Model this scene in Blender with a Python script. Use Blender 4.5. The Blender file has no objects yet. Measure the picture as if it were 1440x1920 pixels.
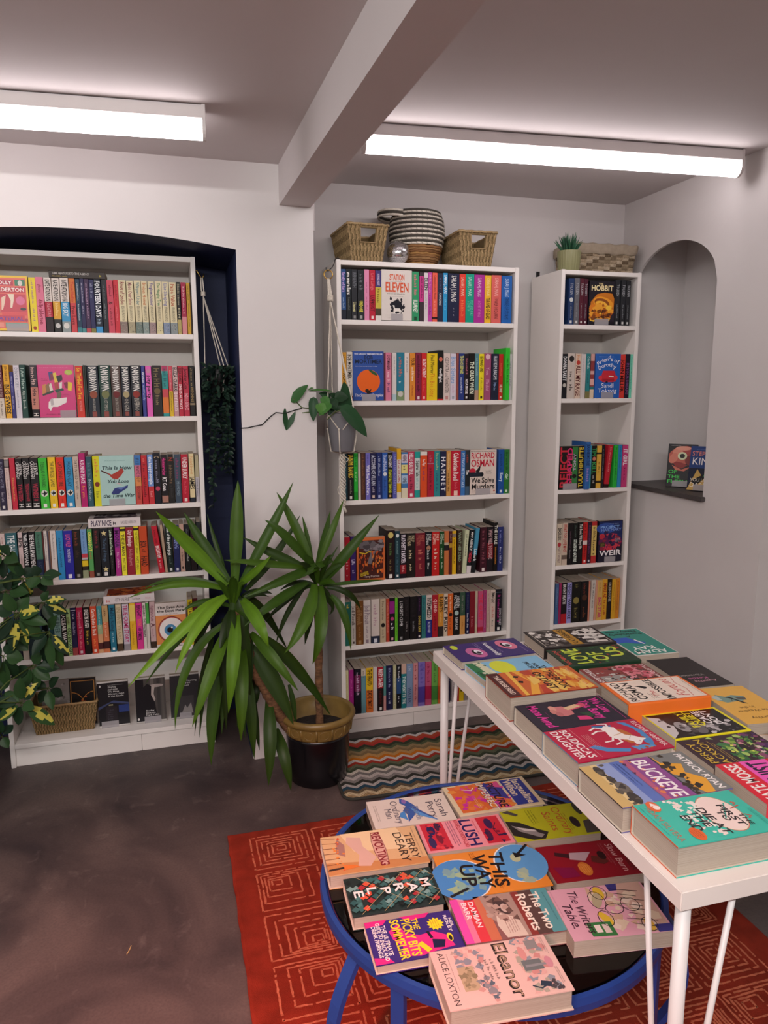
import bpy, math, random
from mathutils import Vector, Matrix
from mathutils.geometry import tessellate_polygon
random.seed(7)
SC=bpy.context.scene; COL=SC.collection
PI=math.pi
# ------------------------------------------------------------------ colours and materials
def lin(h):
    h=h.strip().lstrip('#'); o=[]
    for i in (0,2,4):
        c=int(h[i:i+2],16)/255
        o.append(c/12.92 if c<=.04045 else ((c+.055)/1.055)**2.4)
    return (o[0],o[1],o[2],1.0)
def newmat(name):
    m=bpy.data.materials.new(name); m.use_nodes=True
    nt=m.node_tree; b=nt.nodes['Principled BSDF']; return m,nt,b
def N(nt,t,**k):
    n=nt.nodes.new(t)
    for a,v in k.items(): setattr(n,a,v)
    return n
def mat(name,hexc,rough=.5,metal=0,var=0,scale=8,bump=0,bscale=60,stretch=(1,1,1),spec=.5):
    """plain procedural surface: base colour with noise variation and a noise bump"""
    m,nt,b=newmat(name); L=nt.links
    b.inputs['Roughness'].default_value=rough; b.inputs['Metallic'].default_value=metal
    b.inputs['Specular IOR Level'].default_value=spec
    tc=N(nt,'ShaderNodeTexCoord'); mp=N(nt,'ShaderNodeMapping'); mp.inputs['Scale'].default_value=stretch
    L.new(tc.outputs['Object'],mp.inputs['Vector'])
    c=lin(hexc)
    n=N(nt,'ShaderNodeTexNoise'); n.inputs['Scale'].default_value=scale; n.inputs['Detail'].default_value=6
    L.new(mp.outputs['Vector'],n.inputs['Vector'])
    r=N(nt,'ShaderNodeValToRGB'); e=r.color_ramp.elements
    e[0].position=.3; e[1].position=.7
    e[0].color=[x*(1-var) for x in c[:3]]+[1]; e[1].color=[min(1,x*(1+var)) for x in c[:3]]+[1]
    L.new(n.outputs['Fac'],r.inputs['Fac']); L.new(r.outputs['Color'],b.inputs['Base Color'])
    if bump:
        n2=N(nt,'ShaderNodeTexNoise'); n2.inputs['Scale'].default_value=bscale; n2.inputs['Detail'].default_value=4
        L.new(mp.outputs['Vector'],n2.inputs['Vector'])
        bp=N(nt,'ShaderNodeBump'); bp.inputs['Strength'].default_value=bump; bp.inputs['Distance'].default_value=.004
        L.new(n2.outputs['Fac'],bp.inputs['Height']); L.new(bp.outputs['Normal'],b.inputs['Normal'])
    return m
def colmat(name,rough=.45,var=.06,bump=0,bscale=200,spec=.5,scale=30,trans=0):
    """colour comes from the mesh's own face colours (print, weave, leaf tint), with slight noise"""
    m,nt,b=newmat(name); L=nt.links
    a=N(nt,'ShaderNodeVertexColor'); a.layer_name='Col'
    n=N(nt,'ShaderNodeTexNoise'); n.inputs['Scale'].default_value=scale
    tc=N(nt,'ShaderNodeTexCoord'); L.new(tc.outputs['Object'],n.inputs['Vector'])
    mr=N(nt,'ShaderNodeMapRange'); mr.inputs['To Min'].default_value=1-var; mr.inputs['To Max'].default_value=1+var
    L.new(n.outputs['Fac'],mr.inputs['Value'])
    mx=N(nt,'ShaderNodeVectorMath',operation='SCALE'); L.new(a.outputs['Color'],mx.inputs[0]); L.new(mr.outputs['Result'],mx.inputs['Scale'])
    L.new(mx.outputs['Vector'],b.inputs['Base Color'])
    b.inputs['Roughness'].default_value=rough; b.inputs['Specular IOR Level'].default_value=spec
    if bump:
        n2=N(nt,'ShaderNodeTexNoise'); n2.inputs['Scale'].default_value=bscale; L.new(tc.outputs['Object'],n2.inputs['Vector'])
        bp=N(nt,'ShaderNodeBump'); bp.inputs['Strength'].default_value=bump; bp.inputs['Distance'].default_value=.002
        L.new(n2.outputs['Fac'],bp.inputs['Height']); L.new(bp.outputs['Normal'],b.inputs['Normal'])
    return m
M={}
M['wall']=mat('white_wall_paint','#d8d4d2',.75,var=.03,scale=3,bump=.12,bscale=25)
M['ceil']=mat('ceiling_paint','#cfc9c8',.8,var=.03,scale=2,bump=.08,bscale=20)
M['navy']=mat('navy_paint','#11204a',.6,var=.08,scale=6,bump=.05)
M['case']=mat('white_foil_board','#ece7e2',.42,var=.02,scale=5)
M['caseback']=mat('white_back_board','#dcd6d0',.6,var=.02,scale=5)
M['slate']=mat('slate_sill','#4a4544',.5,var=.2,scale=14,bump=.2)
M['table']=mat('white_table_top','#e4dbd5',.35,var=.02,scale=6)
M['whitemetal']=mat('white_powder_coat','#d8d2d0',.4,var=.02)
M['bluemetal']=mat('blue_powder_coat','#1d3f88',.38,var=.05)
M['print']=colmat('printed_card',.5,.05,spec=.28)
M['gloss']=colmat('glossy_print',.36,.04,spec=.35)
M['weave']=colmat('woven_fibre',.75,.25,.3,300,scale=60,spec=.2)
M['leaf']=colmat('leaf_tissue',.45,.16,.1,120,scale=18,spec=.22)
M['rope']=mat('cotton_rope','#ded6c8',.9,var=.08,scale=200,bump=.6,bscale=500)
M['brass']=mat('brass','#c8a050',.3,1,var=.05)
M['steel']=mat('dark_steel','#4a4a4c',.35,1,var=.05)
M['greypot']=mat('grey_plastic','#737479',.45,var=.03)
M['soil']=mat('potting_soil','#1c1410',.95,var=.4,scale=60,bump=.8,bscale=120)
M['glaze']=mat('ochre_glaze','#7c6432',.4,var=.22,scale=12,bump=.15,bscale=30)
M['darkglaze']=mat('black_glaze','#0b0b0f',.25,var=.2,scale=8)
M['bark']=mat('yucca_bark','#6a4a30',.9,var=.5,scale=40,bump=1,bscale=70,stretch=(1,1,2.5))
M['greenpot']=mat('sage_ceramic','#8f8f66',.5,var=.05)
M['linen']=mat('linen_lining','#a89a86',.9,var=.08,scale=60,bump=.3,bscale=300)
M['black']=mat('black_plastic','#0c0c0e',.5,var=.1)
M['stem']=mat('green_stem','#4a5a28',.6,var=.2,scale=40)
M['rugpile']=mat('rug_pile','#862d1e',.95,var=.2,scale=18,bump=.7,bscale=420,spec=.1)
M['rugline']=mat('carved_pile_line','#bf6a4e',.95,var=.18,scale=120,bump=.6,bscale=400,spec=.1)
M['edge']=mat('mat_binding','#2c2e28',.9,var=.1,scale=60,bump=.4,bscale=400)
def floor_mat():
    m,nt,b=newmat('worn_dark_floor'); L=nt.links
    tc=N(nt,'ShaderNodeTexCoord')
    def noise(s,d,dist=0):
        n=N(nt,'ShaderNodeTexNoise'); n.inputs['Scale'].default_value=s; n.inputs['Detail'].default_value=d; n.inputs['Distortion'].default_value=dist
        L.new(tc.outputs['Object'],n.inputs['Vector']); return n
    n1=noise(2.2,9,1.2); n2=noise(17,10,.9); n3=noise(140,3)
    r1=N(nt,'ShaderNodeValToRGB'); e=r1.color_ramp.elements; e[0].position=.3; e[1].position=.75; e[0].color=lin('#362e30'); e[1].color=lin('#6a5c57')
    L.new(n1.outputs['Fac'],r1.inputs['Fac'])
    r2=N(nt,'ShaderNodeValToRGB'); e=r2.color_ramp.elements; e[0].position=.6; e[1].position=.84; e[0].color=(0,0,0,1); e[1].color=(.4,.4,.4,1)
    L.new(n2.outputs['Fac'],r2.inputs['Fac'])
    mx=N(nt,'ShaderNodeMixRGB'); mx.inputs['Color2'].default_value=lin('#8a7e78'); L.new(r2.outputs['Color'],mx.inputs['Fac']); L.new(r1.outputs['Color'],mx.inputs['Color1'])
    m2=N(nt,'ShaderNodeMixRGB',blend_type='MULTIPLY'); m2.inputs['Fac'].default_value=.5
    r3=N(nt,'ShaderNodeValToRGB'); e=r3.color_ramp.elements; e[0].position=.3; e[0].color=(.6,.6,.6,1); e[1].position=.6
    L.new(n3.outputs['Fac'],r3.inputs['Fac']); L.new(mx.outputs['Color'],m2.inputs['Color1']); L.new(r3.outputs['Color'],m2.inputs['Color2'])
    L.new(m2.outputs['Color'],b.inputs['Base Color']); b.inputs['Roughness'].default_value=.55
    bp=N(nt,'ShaderNodeBump'); bp.inputs['Strength'].default_value=.15; bp.inputs['Distance'].default_value=.003
    L.new(n2.outputs['Fac'],bp.inputs['Height']); L.new(bp.outputs['Normal'],b.inputs['Normal'])
    return m
M['floor']=floor_mat()
def page_mat():
    m,nt,b=newmat('page_edges'); L=nt.links
    tc=N(nt,'ShaderNodeTexCoord'); mp=N(nt,'ShaderNodeMapping'); mp.inputs['Scale'].default_value=(3,3,1900)
    L.new(tc.outputs['Object'],mp.inputs['Vector'])
    n=N(nt,'ShaderNodeTexNoise'); n.inputs['Scale'].default_value=1; n.inputs['Detail'].default_value=3; L.new(mp.outputs['Vector'],n.inputs['Vector'])
    r=N(nt,'ShaderNodeValToRGB'); e=r.color_ramp.elements; e[0].position=.3; e[0].color=lin('#9c9082'); e[1].position=.7; e[1].color=lin('#beb2a3')
    L.new(n.outputs['Fac'],r.inputs['Fac']); L.new(r.outputs['Color'],b.inputs['Base Color']); b.inputs['Roughness'].default_value=.8
    return m
M['page']=page_mat()
def emit(name,hexc,s):
    m,nt,b=newmat(name); b.inputs['Base Color'].default_value=lin('#f4f0f0'); b.inputs['Emission Color'].default_value=lin(hexc); b.inputs['Emission Strength'].default_value=s
    return m
M['tube']=emit('lit_opal_diffuser','#fff4f6',9.3)
def acrylic():
    m,nt,b=newmat('clear_acrylic'); L=nt.links
    out=nt.nodes['Material Output']; t=N(nt,'ShaderNodeBsdfTransparent'); g=N(nt,'ShaderNodeMixShader'); g.inputs['Fac'].default_value=.42
    b.inputs['Base Color'].default_value=lin('#c4c0c4'); b.inputs['Roughness'].default_value=.12
    L.new(t.outputs[0],g.inputs[1]); L.new(b.outputs[0],g.inputs[2]); L.new(g.outputs[0],out.inputs['Surface'])
    return m
M['acrylic']=acrylic()
def tint_glass():
    m,nt,b=newmat('tinted_table_glass'); L=nt.links
    out=nt.nodes['Material Output']; t=N(nt,'ShaderNodeBsdfTransparent'); t.inputs['Color'].default_value=(.85,.72,.7,1)
    gl=N(nt,'ShaderNodeBsdfGlossy'); gl.inputs['Roughness'].default_value=.04; gl.inputs['Color'].default_value=(.9,.9,.9,1)
    fr=N(nt,'ShaderNodeFresnel'); fr.inputs['IOR'].default_value=1.45
    g=N(nt,'ShaderNodeMixShader'); L.new(fr.outputs[0],g.inputs['Fac']); L.new(t.outputs[0],g.inputs[1]); L.new(gl.outputs[0],g.inputs[2]); L.new(g.outputs[0],out.inputs['Surface'])
    return m
M['glass']=tint_glass()
M['mirror']=mat('mirror_tile','#f2f2f4',.12,1,var=.08,scale=90)
M['grout']=mat('disco_ball_core','#8a8a8c',.5,.3)
def mat_zigzag():
    m,nt,b=newmat('zigzag_weave'); L=nt.links
    tc=N(nt,'ShaderNodeTexCoord'); sx=N(nt,'ShaderNodeSeparateXYZ'); L.new(tc.outputs['Object'],sx.inputs[0])
    def mth(op,a,b2=None):
        n=N(nt,'ShaderNodeMath',operation=op)
        for i,v in enumerate((a,b2)):
            if v is None: continue
            if isinstance(v,(int,float)): n.inputs[i].default_value=v
            else: L.new(v,n.inputs[i])
        return n.outputs[0]
    tri=mth('PINGPONG',mth('ADD',mth('MULTIPLY',sx.outputs['X'],1/.034),50),1.0)
    nz=N(nt,'ShaderNodeTexNoise'); nz.inputs['Scale'].default_value=9; L.new(tc.outputs['Object'],nz.inputs['Vector'])
    v=mth('ADD',mth('ADD',sx.outputs['Y'],mth('MULTIPLY',tri,.024)),mth('MULTIPLY',nz.outputs['Fac'],.008))
    f=mth('DIVIDE',mth('ADD',v,.238),.50)
    r=N(nt,'ShaderNodeValToRGB'); r.color_ramp.interpolation='CONSTANT'
    seq=['#9a948c','#a8906a','#c8b894','#6a5c48','#2c4a5c','#b8b4b0','#3a3c36','#8f8c88','#c4beb8','#7c7a76','#d0cabc','#46503e','#6a7058','#a83a2c','#d8d0cc','#d07a24','#c49a60','#8a7452','#a08a64','#5a6448','#3c4434','#c0403a','#b8543a','#d8d4d0','#3a3a38']
    e=r.color_ramp.elements
    e[0].position=0; e[0].color=lin(seq[0]); e[1].position=1/len(seq); e[1].color=lin(seq[1])
    for i in range(2,len(seq)): x=e.new(i/len(seq)); x.color=lin(seq[i])
    L.new(f,r.inputs['Fac'])
    fine=mth('PINGPONG',mth('MULTIPLY',v,1/.0045),1.0)
    mx=N(nt,'ShaderNodeMixRGB',blend_type='MULTIPLY'); mx.inputs['Fac'].default_value=.55
    rr=N(nt,'ShaderNodeValToRGB'); rr.color_ramp.elements[0].color=(.35,.35,.35,1); rr.color_ramp.elements[1].position=.6; L.new(fine,rr.inputs['Fac'])
    L.new(r.outputs['Color'],mx.inputs['Color1']); L.new(rr.outputs['Color'],mx.inputs['Color2']); L.new(mx.outputs['Color'],b.inputs['Base Color'])
    b.inputs['Roughness'].default_value=.95; b.inputs['Specular IOR Level'].default_value=.1
    bp=N(nt,'ShaderNodeBump'); bp.inputs['Strength'].default_value=.8; bp.inputs['Distance'].default_value=.003; L.new(fine,bp.inputs['Height']); L.new(bp.outputs['Normal'],b.inputs['Normal'])
    return m
M['zig']=mat_zigzag()
# ------------------------------------------------------------------ mesh builder
class MB:
    def __init__(s): s.v=[]; s.f=[]; s.c=[]; s.m=[]
    def face(s,pts,col=None,mi=0):
        n=len(s.v); s.v+= [tuple(p) for p in pts]; s.f.append(tuple(range(n,n+len(pts)))); s.c.append(col); s.m.append(mi)
    def raw(s,vs,fs,col=None,mi=0):
        n=len(s.v); s.v+=[tuple(p) for p in vs]
        for k,f in enumerate(fs): s.f.append(tuple(n+i for i in f)); s.c.append(col[k] if isinstance(col,list) else col); s.m.append(mi)
    def box(s,x0,y0,z0,x1,y1,z1,col=None,mi=0,bev=0):
        if bev:
            import bmesh
            bm=bmesh.new(); bmesh.ops.create_cube(bm,size=1)
            for v in bm.verts: v.co=((x0+x1)/2+v.co.x*(x1-x0),(y0+y1)/2+v.co.y*(y1-y0),(z0+z1)/2+v.co.z*(z1-z0))
            bmesh.ops.bevel(bm,geom=bm.edges[:],offset=bev,segments=2,affect='EDGES')
            bm.verts.index_update()
            s.raw([v.co[:] for v in bm.verts],[[v.index for v in f.verts] for f in bm.faces],col,mi); bm.free(); return
        vs=[(x0,y0,z0),(x1,y0,z0),(x1,y1,z0),(x0,y1,z0),(x0,y0,z1),(x1,y0,z1),(x1,y1,z1),(x0,y1,z1)]
        s.raw(vs,[(0,3,2,1),(4,5,6,7),(0,1,5,4),(1,2,6,5),(2,3,7,6),(3,0,4,7)],col,mi)
    def tube(s,pts,r,seg=8,col=None,mi=0,caps=True,closed=False):
        pts=[Vector(p) for p in pts]; n=len(pts); rs=r if isinstance(r,(list,tuple)) else [r]*n
        vs=[]; prev=None
        for i,p in enumerate(pts):
            a=pts[(i-1)%n] if (closed or i>0) else pts[0]; b=pts[(i+1)%n] if (closed or i<n-1) else pts[-1]
            t=(b-a).normalized()
            if prev is None:
                up=Vector((0,0,1)) if abs(t.z)<.9 else Vector((1,0,0)); x=t.cross(up).normalized()
            else:
                x=(prev-t*prev.dot(t)).normalized()
            prev=x; y=t.cross(x)
            for k in range(seg):
                a2=2*PI*k/seg; vs.append(p+(x*math.cos(a2)+y*math.sin(a2))*rs[i])
        fs=[]
        for i in range(n if closed else n-1):
            for k in range(seg):
                i2=(i+1)%n; fs.append((i*seg+k,i*seg+(k+1)%seg,i2*seg+(k+1)%seg,i2*seg+k))
        if caps and not closed: fs.append(tuple(range(seg))[::-1]); fs.append(tuple(range((n-1)*seg,n*seg)))
        s.raw(vs,fs,col,mi)
    def lathe(s,prof,seg=48,col=None,mi=0,cx=0,cy=0,closed=False):
        vs=[]; n=len(prof)
        for r,z in prof:
            for k in range(seg): a=2*PI*k/seg; vs.append((cx+r*math.cos(a),cy+r*math.sin(a),z))
        fs=[]
        for i in range(n if closed else n-1):
            i2=(i+1)%n
            for k in range(seg): fs.append((i*seg+k,i*seg+(k+1)%seg,i2*seg+(k+1)%seg,i2*seg+k))
        s.raw(vs,fs,col,mi)
    def poly(s,pts,col=None,mi=0):
        P=[Vector(p) for p in pts]
        for t in tessellate_polygon([P]): s.raw([P[i] for i in t],[(0,1,2)],col,mi)
    def build(s,name,mats,parent=None,smooth=False,fix=False):
        me=bpy.data.meshes.new(name); me.from_pydata(s.v,[],s.f)
        if not isinstance(mats,(list,tuple)): mats=[mats]
        for m in mats: me.materials.append(m)
        if len(mats)>1: me.polygons.foreach_set('material_index',s.m)
        if any(c is not None for c in s.c):
            ca=me.color_attributes.new('Col','FLOAT_COLOR','CORNER'); buf=[]
            for f,c in zip(s.f,s.c): buf+=list(c or (.5,.5,.5,1))*len(f)
            ca.data.foreach_set('color',buf)
        if smooth: me.polygons.foreach_set('use_smooth',[True]*len(s.f))
        me.update()
        if fix:
            import bmesh
            bm=bmesh.new(); bm.from_mesh(me); bmesh.ops.remove_doubles(bm,verts=bm.verts[:],dist=1e-6); bmesh.ops.recalc_face_normals(bm,faces=bm.faces[:]); bm.to_mesh(me); bm.free()
        o=bpy.data.objects.new(name,me); COL.objects.link(o)
        if parent is not None: o.parent=parent
        return o
def tag(o,label,cat,group=None):
    o['label']=label; o['category']=cat
    if group: o['group']=group
    return o
def thing(name,label,cat,loc=(0,0,0),group=None,mx=None):
    o=bpy.data.objects.new(name,None); o.empty_display_size=.05; COL.objects.link(o)
    if mx is not None: o.matrix_world=mx
    else: o.location=loc
    return tag(o,label,cat,group)
def struct(o): o['kind']='structure'; return o
# ------------------------------------------------------------------ lettering: every glyph once, then laid out
CH="ABCDEFGHIJKLMNOPQRSTUVWXYZabcdefghijklmnopqrstuvwxyz0123456789&.,'-:!|"
GL={}; ADV={}
def make_glyphs():
    tmp=[]
    def txt(s,bold,res):
        c=bpy.data.curves.new('g','FONT'); c.body=s; c.resolution_u=res; c.offset=.022 if bold else 0
        o=bpy.data.objects.new('g',c); COL.objects.link(o); tmp.append(o); return o
    jobs=[(ch,bd,res,txt(ch,bd,res)) for ch in CH for bd in (0,1) for res in (1,3)]
    adv=[(ch,txt('H'+ch+'H',0,1)) for ch in CH]; hh=txt('HH',0,1)
    bpy.context.view_layer.update(); dg=bpy.context.evaluated_depsgraph_get()
    def wid(o):
        me=o.evaluated_get(dg).to_mesh(); xs=[v.co.x for v in me.vertices]; ys=[v.co.y for v in me.vertices]; r=max(xs)-min(xs),max(ys); o.evaluated_get(dg).to_mesh_clear(); return r
    wh,cap=wid(hh)
    for ch,o in adv: ADV[ch]=(wid(o)[0]-wh)/cap
    ADV[' ']=.36
    for ch,bd,res,o in jobs:
        e=o.evaluated_get(dg); me=e.to_mesh()
        GL[ch,bd,res]=([(v.co.x/cap,v.co.y/cap) for v in me.vertices],[tuple(p.vertices) for p in me.polygons]); e.to_mesh_clear()
    for o in tmp:
        c=o.data; bpy.data.objects.remove(o); bpy.data.curves.remove(c)
make_glyphs()
def lettering(mb,s,fn,a0,a1,b0,hgt,col,bold=1,res=1,shear=0,lo=.55,hi=1.5,align='c'):
    """text along a from a0 to a1, baseline b0, capital height hgt; fn(a,b) gives the 3D point"""
    s=''.join(ch for ch in s if ch in ADV)
    nat=sum(ADV[c] for c in s)*hgt
    if nat<=0: return
    L=abs(a1-a0); k=max(lo,min(hi,L/nat)); hk=1
    if nat*k>L*1.02: hk=L/(nat*k)
    tot=nat*k*hk; d=1 if a1>a0 else -1
    x=a0+(d*(L-tot)/2 if align=='c' else 0); bb=b0+hgt*(1-hk)/2
    for c in s:
        if c!=' ':
            vs,fs=GL[c,bold,res]
            P=[fn(x+d*(vx+shear*vy)*hgt*k*hk,bb+vy*hgt*hk) for vx,vy in vs]
            mb.raw(P,fs,col)
        x+=d*ADV[c]*hgt*k*hk
def greek(mb,fn,a0,a1,b0,hgt,col,rnd):
    """print too small to read in the photograph: short dashes of ink"""
    x=a0; d=1 if a1>a0 else -1
    while (a1-x)*d>hgt*.5:
        w=min(hgt*rnd.uniform(.35,.8),abs(a1-x)); hh=hgt*rnd.choice((.6,.75,1)); q=hgt*.16
        mb.face([fn(x,b0),fn(x+d*q,b0),fn(x+d*q,b0+hh),fn(x,b0+hh)],col)
        mb.face([fn(x+d*q,b0+hh*.4),fn(x+d*w*.7,b0+hh*.4),fn(x+d*w*.7,b0+hh*.62),fn(x+d*q,b0+hh*.62)],col)
        mb.face([fn(x+d*w*.7,b0),fn(x+d*w*.9,b0),fn(x+d*w*.9,b0+hh*.8),fn(x+d*w*.7,b0+hh*.8)],col)
        x+=d*(w+hgt*.2+(hgt*.5 if rnd.random()<.18 else 0))
# ------------------------------------------------------------------ books
# local axes: X from spine to fore edge (0..w), Y up the cover (0..h), Z from back cover to front cover (0..t)
def art_draw(mb,art,w,h,z0,rnd):
    st=[0]
    def F(u,v): return (u*w,v*h,z0+st[0]*.00003)
    def ab(a,b): return (a,b,z0+st[0]*.00003)
    for it in art:
        st[0]+=1; k=it[0]; c=lin(it[1])
        if k=='r': _,_,u0,v0,u1,v1=it; mb.face([F(u0,v0),F(u1,v0),F(u1,v1),F(u0,v1)],c)
        elif k=='e':
            cu,cv,ru,rv=it[2:6]; rot=math.radians(it[6]) if len(it)>6 else 0; P=[]
            for i in range(28):
                a=2*PI*i/28; x=ru*w*math.cos(a); y=rv*w*math.sin(a)
                P.append(ab(cu*w+x*math.cos(rot)-y*math.sin(rot),cv*h+x*math.sin(rot)+y*math.cos(rot)))
            mb.face(P,c)
        elif k=='p': mb.poly([F(u,v) for u,v in it[2]],c)
        elif k=='s':
            wd=it[2]*w; pts=[Vector((u*w,v*h)) for u,v in it[3]]
            for i in range(len(pts)-1):
                d=(pts[i+1]-pts[i]); 
                if d.length<1e-9: continue
                d.normalize(); n=Vector((-d.y,d.x))*wd/2; a=pts[i]-d*wd*.3; b=pts[i+1]+d*wd*.3
                mb.face([ab(*(a-n)),ab(*(b-n)),ab(*(b+n)),ab(*(a+n))],c); st[0]+=.15
        elif k=='t':
            _,_,s,u0,u1,v0,vh=it[:7]; o=it[7] if len(it)>7 else {}
            rot=o.get('rot',0)
            if rot:
                cu,cv=(u0+u1)/2*w,v0*h; cr,sr=math.cos(math.radians(rot)),math.sin(math.radians(rot)); L=(u1-u0)*w
                fn=lambda a,b:ab(cu+(a*cr-b*sr),cv+(a*sr+b*cr))
                lettering(mb,s,fn,-L/2,L/2,-vh*h/2,vh*h,c,o.get('bold',1),3,o.get('shear',0),o.get('lo',.5),o.get('hi',1.6))
            else:
                lettering(mb,s,ab,u0*w,u1*w,v0*h,vh*h,c,o.get('bold',1),3,o.get('shear',0),o.get('lo',.5),o.get('hi',1.6),o.get('al','c'))
        elif k=='g':
            _,_,u0,v0,u1,v1,n=it
            for i in range(n):
                hh=(v1-v0)/n*h; greek(mb,ab,u0*w,u0*w+(u1-u0)*w*rnd.uniform(.8,1),v1*h-(i+1)*hh,hh*.6,c,rnd)
        elif k=='n':   # scatter of irregular flecks in several inks
            cols=it[1].split(','); u0,v0,u1,v1,n,sz=it[2:8]
            for i in range(n):
                cc=lin(rnd.choice(cols)); x=rnd.uniform(u0,u1)*w; y=rnd.uniform(v0,v1)*h; q=sz*w*rnd.uniform(.5,1.3); a0=rnd.uniform(0,6); m=rnd.choice((3,4,5)); st[0]+=.08
                el=it[8] if len(it)>8 else 1
                mb.face([ab(min(max(x+q*el*math.cos(a0+2*PI*j/m)*rnd.uniform(.6,1),0),w),min(max(y+q*math.sin(a0+2*PI*j/m)*rnd.uniform(.6,1),0),h)) for j in range(m)],cc)
BOOKN=[0]
def book(name,label,mx,w,h,t,bg,hard=False,bands=(),texts=(),art=(),cat='book',group=None,orig='stand',back=None,spine=None,foot=None,extra=None,pagein=None,gloss=False):
    BOOKN[0]+=1; rnd=random.Random(BOOKN[0]*31+5)
    if orig=='spine': off=Vector((-w/2,0,-t/2))       # stands on its tail
    elif orig=='lie': off=Vector((-w/2,-h/2,0))       # lies on its back cover
    else: off=Vector((0,0,0))
    root=thing(name,label,cat,mx=mx,group=group)
    bd=.0024 if hard else .0006; ins=.0035 if hard else .0004
    pi=.0035 if hard else .0004
    C=lin(bg)
    c=min(.0012,t*.12) if not hard else min(.003,t*.15)
    outer=[(w,t),(c,t),(c*.3,t-c*.3),(0,t-c),(0,c),(c*.3,c*.3),(c,0),(w,0)]
    i2=bd+c*.4
    inner=[(w,t-bd),(i2,t-bd),(i2,t-bd),(bd,t-i2) if t>2.6*i2 else (bd,t/2),(bd,i2) if t>2.6*i2 else (bd,t/2),(i2,bd),(i2,bd),(w,bd)]
    ys=sorted(set([0,h]+[h*(1-x) for b_ in bands for x in b_[:2]]))
    mb=MB(); n=len(outer)
    def colat(y,i):
        v=1-y/h; col=C
        for v0,v1,hx in bands:
            if v0<=v<=v1: col=lin(hx)
        if spine and i in (1,2,3,4,5): col=lin(spine) if not bands else col
        if back and i==6: col=lin(back)
        return col
    for j in range(len(ys)-1):
        y0,y1=ys[j],ys[j+1]; ym=(y0+y1)/2
        for i in range(n-1):
            a,b=outer[i],outer[i+1]; mb.face([(a[0],y0,a[1]),(a[0],y1,a[1]),(b[0],y1,b[1]),(b[0],y0,b[1])],colat(ym,i))
    W_=lin('#cfc6b8') if not hard else lin('#c8bfb0')
    for i in range(n-1):
        a,b=inner[i],inner[i+1]
        if a!=b: mb.face([(a[0],0,a[1]),(b[0],0,b[1]),(b[0],h,b[1]),(a[0],h,a[1])],W_)
    for y,cc in ((0,colat(.0005*h,3)),(h,colat(h*.9995,3))):
        for i in range(n-1):
            q=[outer[i],outer[i+1],inner[i+1],inner[i]]; q=[(p[0],y,p[1]) for p in q]
            if inner[i]==inner[i+1]: q=q[:3]
            mb.face(q if y else q[::-1],cc)
    for a,b in ((outer[0],inner[0]),(inner[-1],outer[-1])):
        mb.face([(a[0],0,a[1]),(b[0],0,b[1]),(b[0],h,b[1]),(a[0],h,a[1])],C)
    mb.v=[tuple(Vector(p)+off) for p in mb.v]
    cov=mb.build('cover',M['gloss' if gloss else 'print'],root)
    pg=MB(); e=.00015
    pg.box(bd+c*.4+e if t<.03 or not hard else bd+c,ins,bd+e,w-pi,h-ins,t-bd-e)
    pg.v=[tuple(Vector(p)+off) for p in pg.v]; pg.build('page_block',M['page'],root)
    if texts or extra:
        X=-.0004; parts=[]
        def NP(): parts.append(MB()); return parts[-1]
        fn=lambda s_,q:(X,h-s_,q)
        ex=extra or {}
        if ex.get('speck'):
            v0=ex['speck']; sp=NP()
            for k in range(26):
                yy=rnd.uniform(v0,.955)*h; q=rnd.uniform(.12,.88)*t; r=t*rnd.uniform(.04,.1); sp.face([fn(yy,q),fn(yy+r*2,q+r*.4),fn(yy+r,q+r)],lin(rnd.choice(('#5a5a52','#b8b098','#3a3c3a'))))
        if ex.get('dot'):
            v,hx=ex['dot']; r=t*.34; sp=NP(); sp.face([fn(v*h+r*1.1*math.cos(2*PI*i/14),t/2+r*math.sin(2*PI*i/14)) for i in range(14)],lin(hx))
        if ex.get('star'):
            for v in (.1,.84):
                r=t*.36; sp=NP(); sp.poly([fn(v*h-(r if i%2==0 else r*.42)*math.cos(PI*i/5),t/2+(r if i%2==0 else r*.42)*math.sin(PI*i/5)) for i in range(10)],lin(ex['star']))
        if ex.get('bird'):
            v=ex['bird']*h; r=t*.4; sp=NP()
            sp.face([fn(v+r*1.1*math.cos(2*PI*i/16),t/2+r*math.sin(2*PI*i/16)) for i in range(16)],lin('#d8d8cc'))
            X=-.0006
            sp.poly([fn(v+r*b_,t/2+r*a_) for a_,b_ in ((-1.1,-.3),(-.3,-.1),(.1,-1),(.45,-.2),(1.1,-.6),(.6,.3),(.2,.5),(-.1,1),(-.3,.3))],lin('#1c1c20'))
        if ex.get('logo'):
            r=t*.2; v=.94*h; sp=NP(); sp.face([fn(v-r*1.2,t/2-r),fn(v+r*1.2,t/2-r),fn(v+r*1.2,t/2+r),fn(v-r*1.2,t/2+r)],lin(ex['logo']))
        for tx in texts:
            sp=NP()
            s_,v0,v1,hx=tx[:4]; sz=tx[4]*t; q=t/2+(tx[5]*t if len(tx)>5 else 0)-sz/2
            if any(ch in 'gjpqy' for ch in s_): q+=sz*.12; sz*=.88
            if s_=='~': greek(sp,fn,v0*h,v1*h,q+sz*.1,sz*.8,lin(hx),rnd)
            elif s_=='o':
                v=(v0+v1)/2*h; r=t*.25; sp.face([fn(v+r*1.2*math.cos(2*PI*i/12),t/2+r*math.sin(2*PI*i/12)) for i in range(12)],lin(hx))
            else: lettering(sp,s_,fn,v0*h,v1*h,q,sz,lin(hx),1 if tx[4]>.5 else 0,1,0,.4,2.2)
        # printed lines that sit close together are one piece of lettering
        rg=sorted([(min(h-p[1] for p in q.v),max(h-p[1] for p in q.v),q) for q in parts if q.v],key=lambda e:e[0]); cur=None
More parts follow.
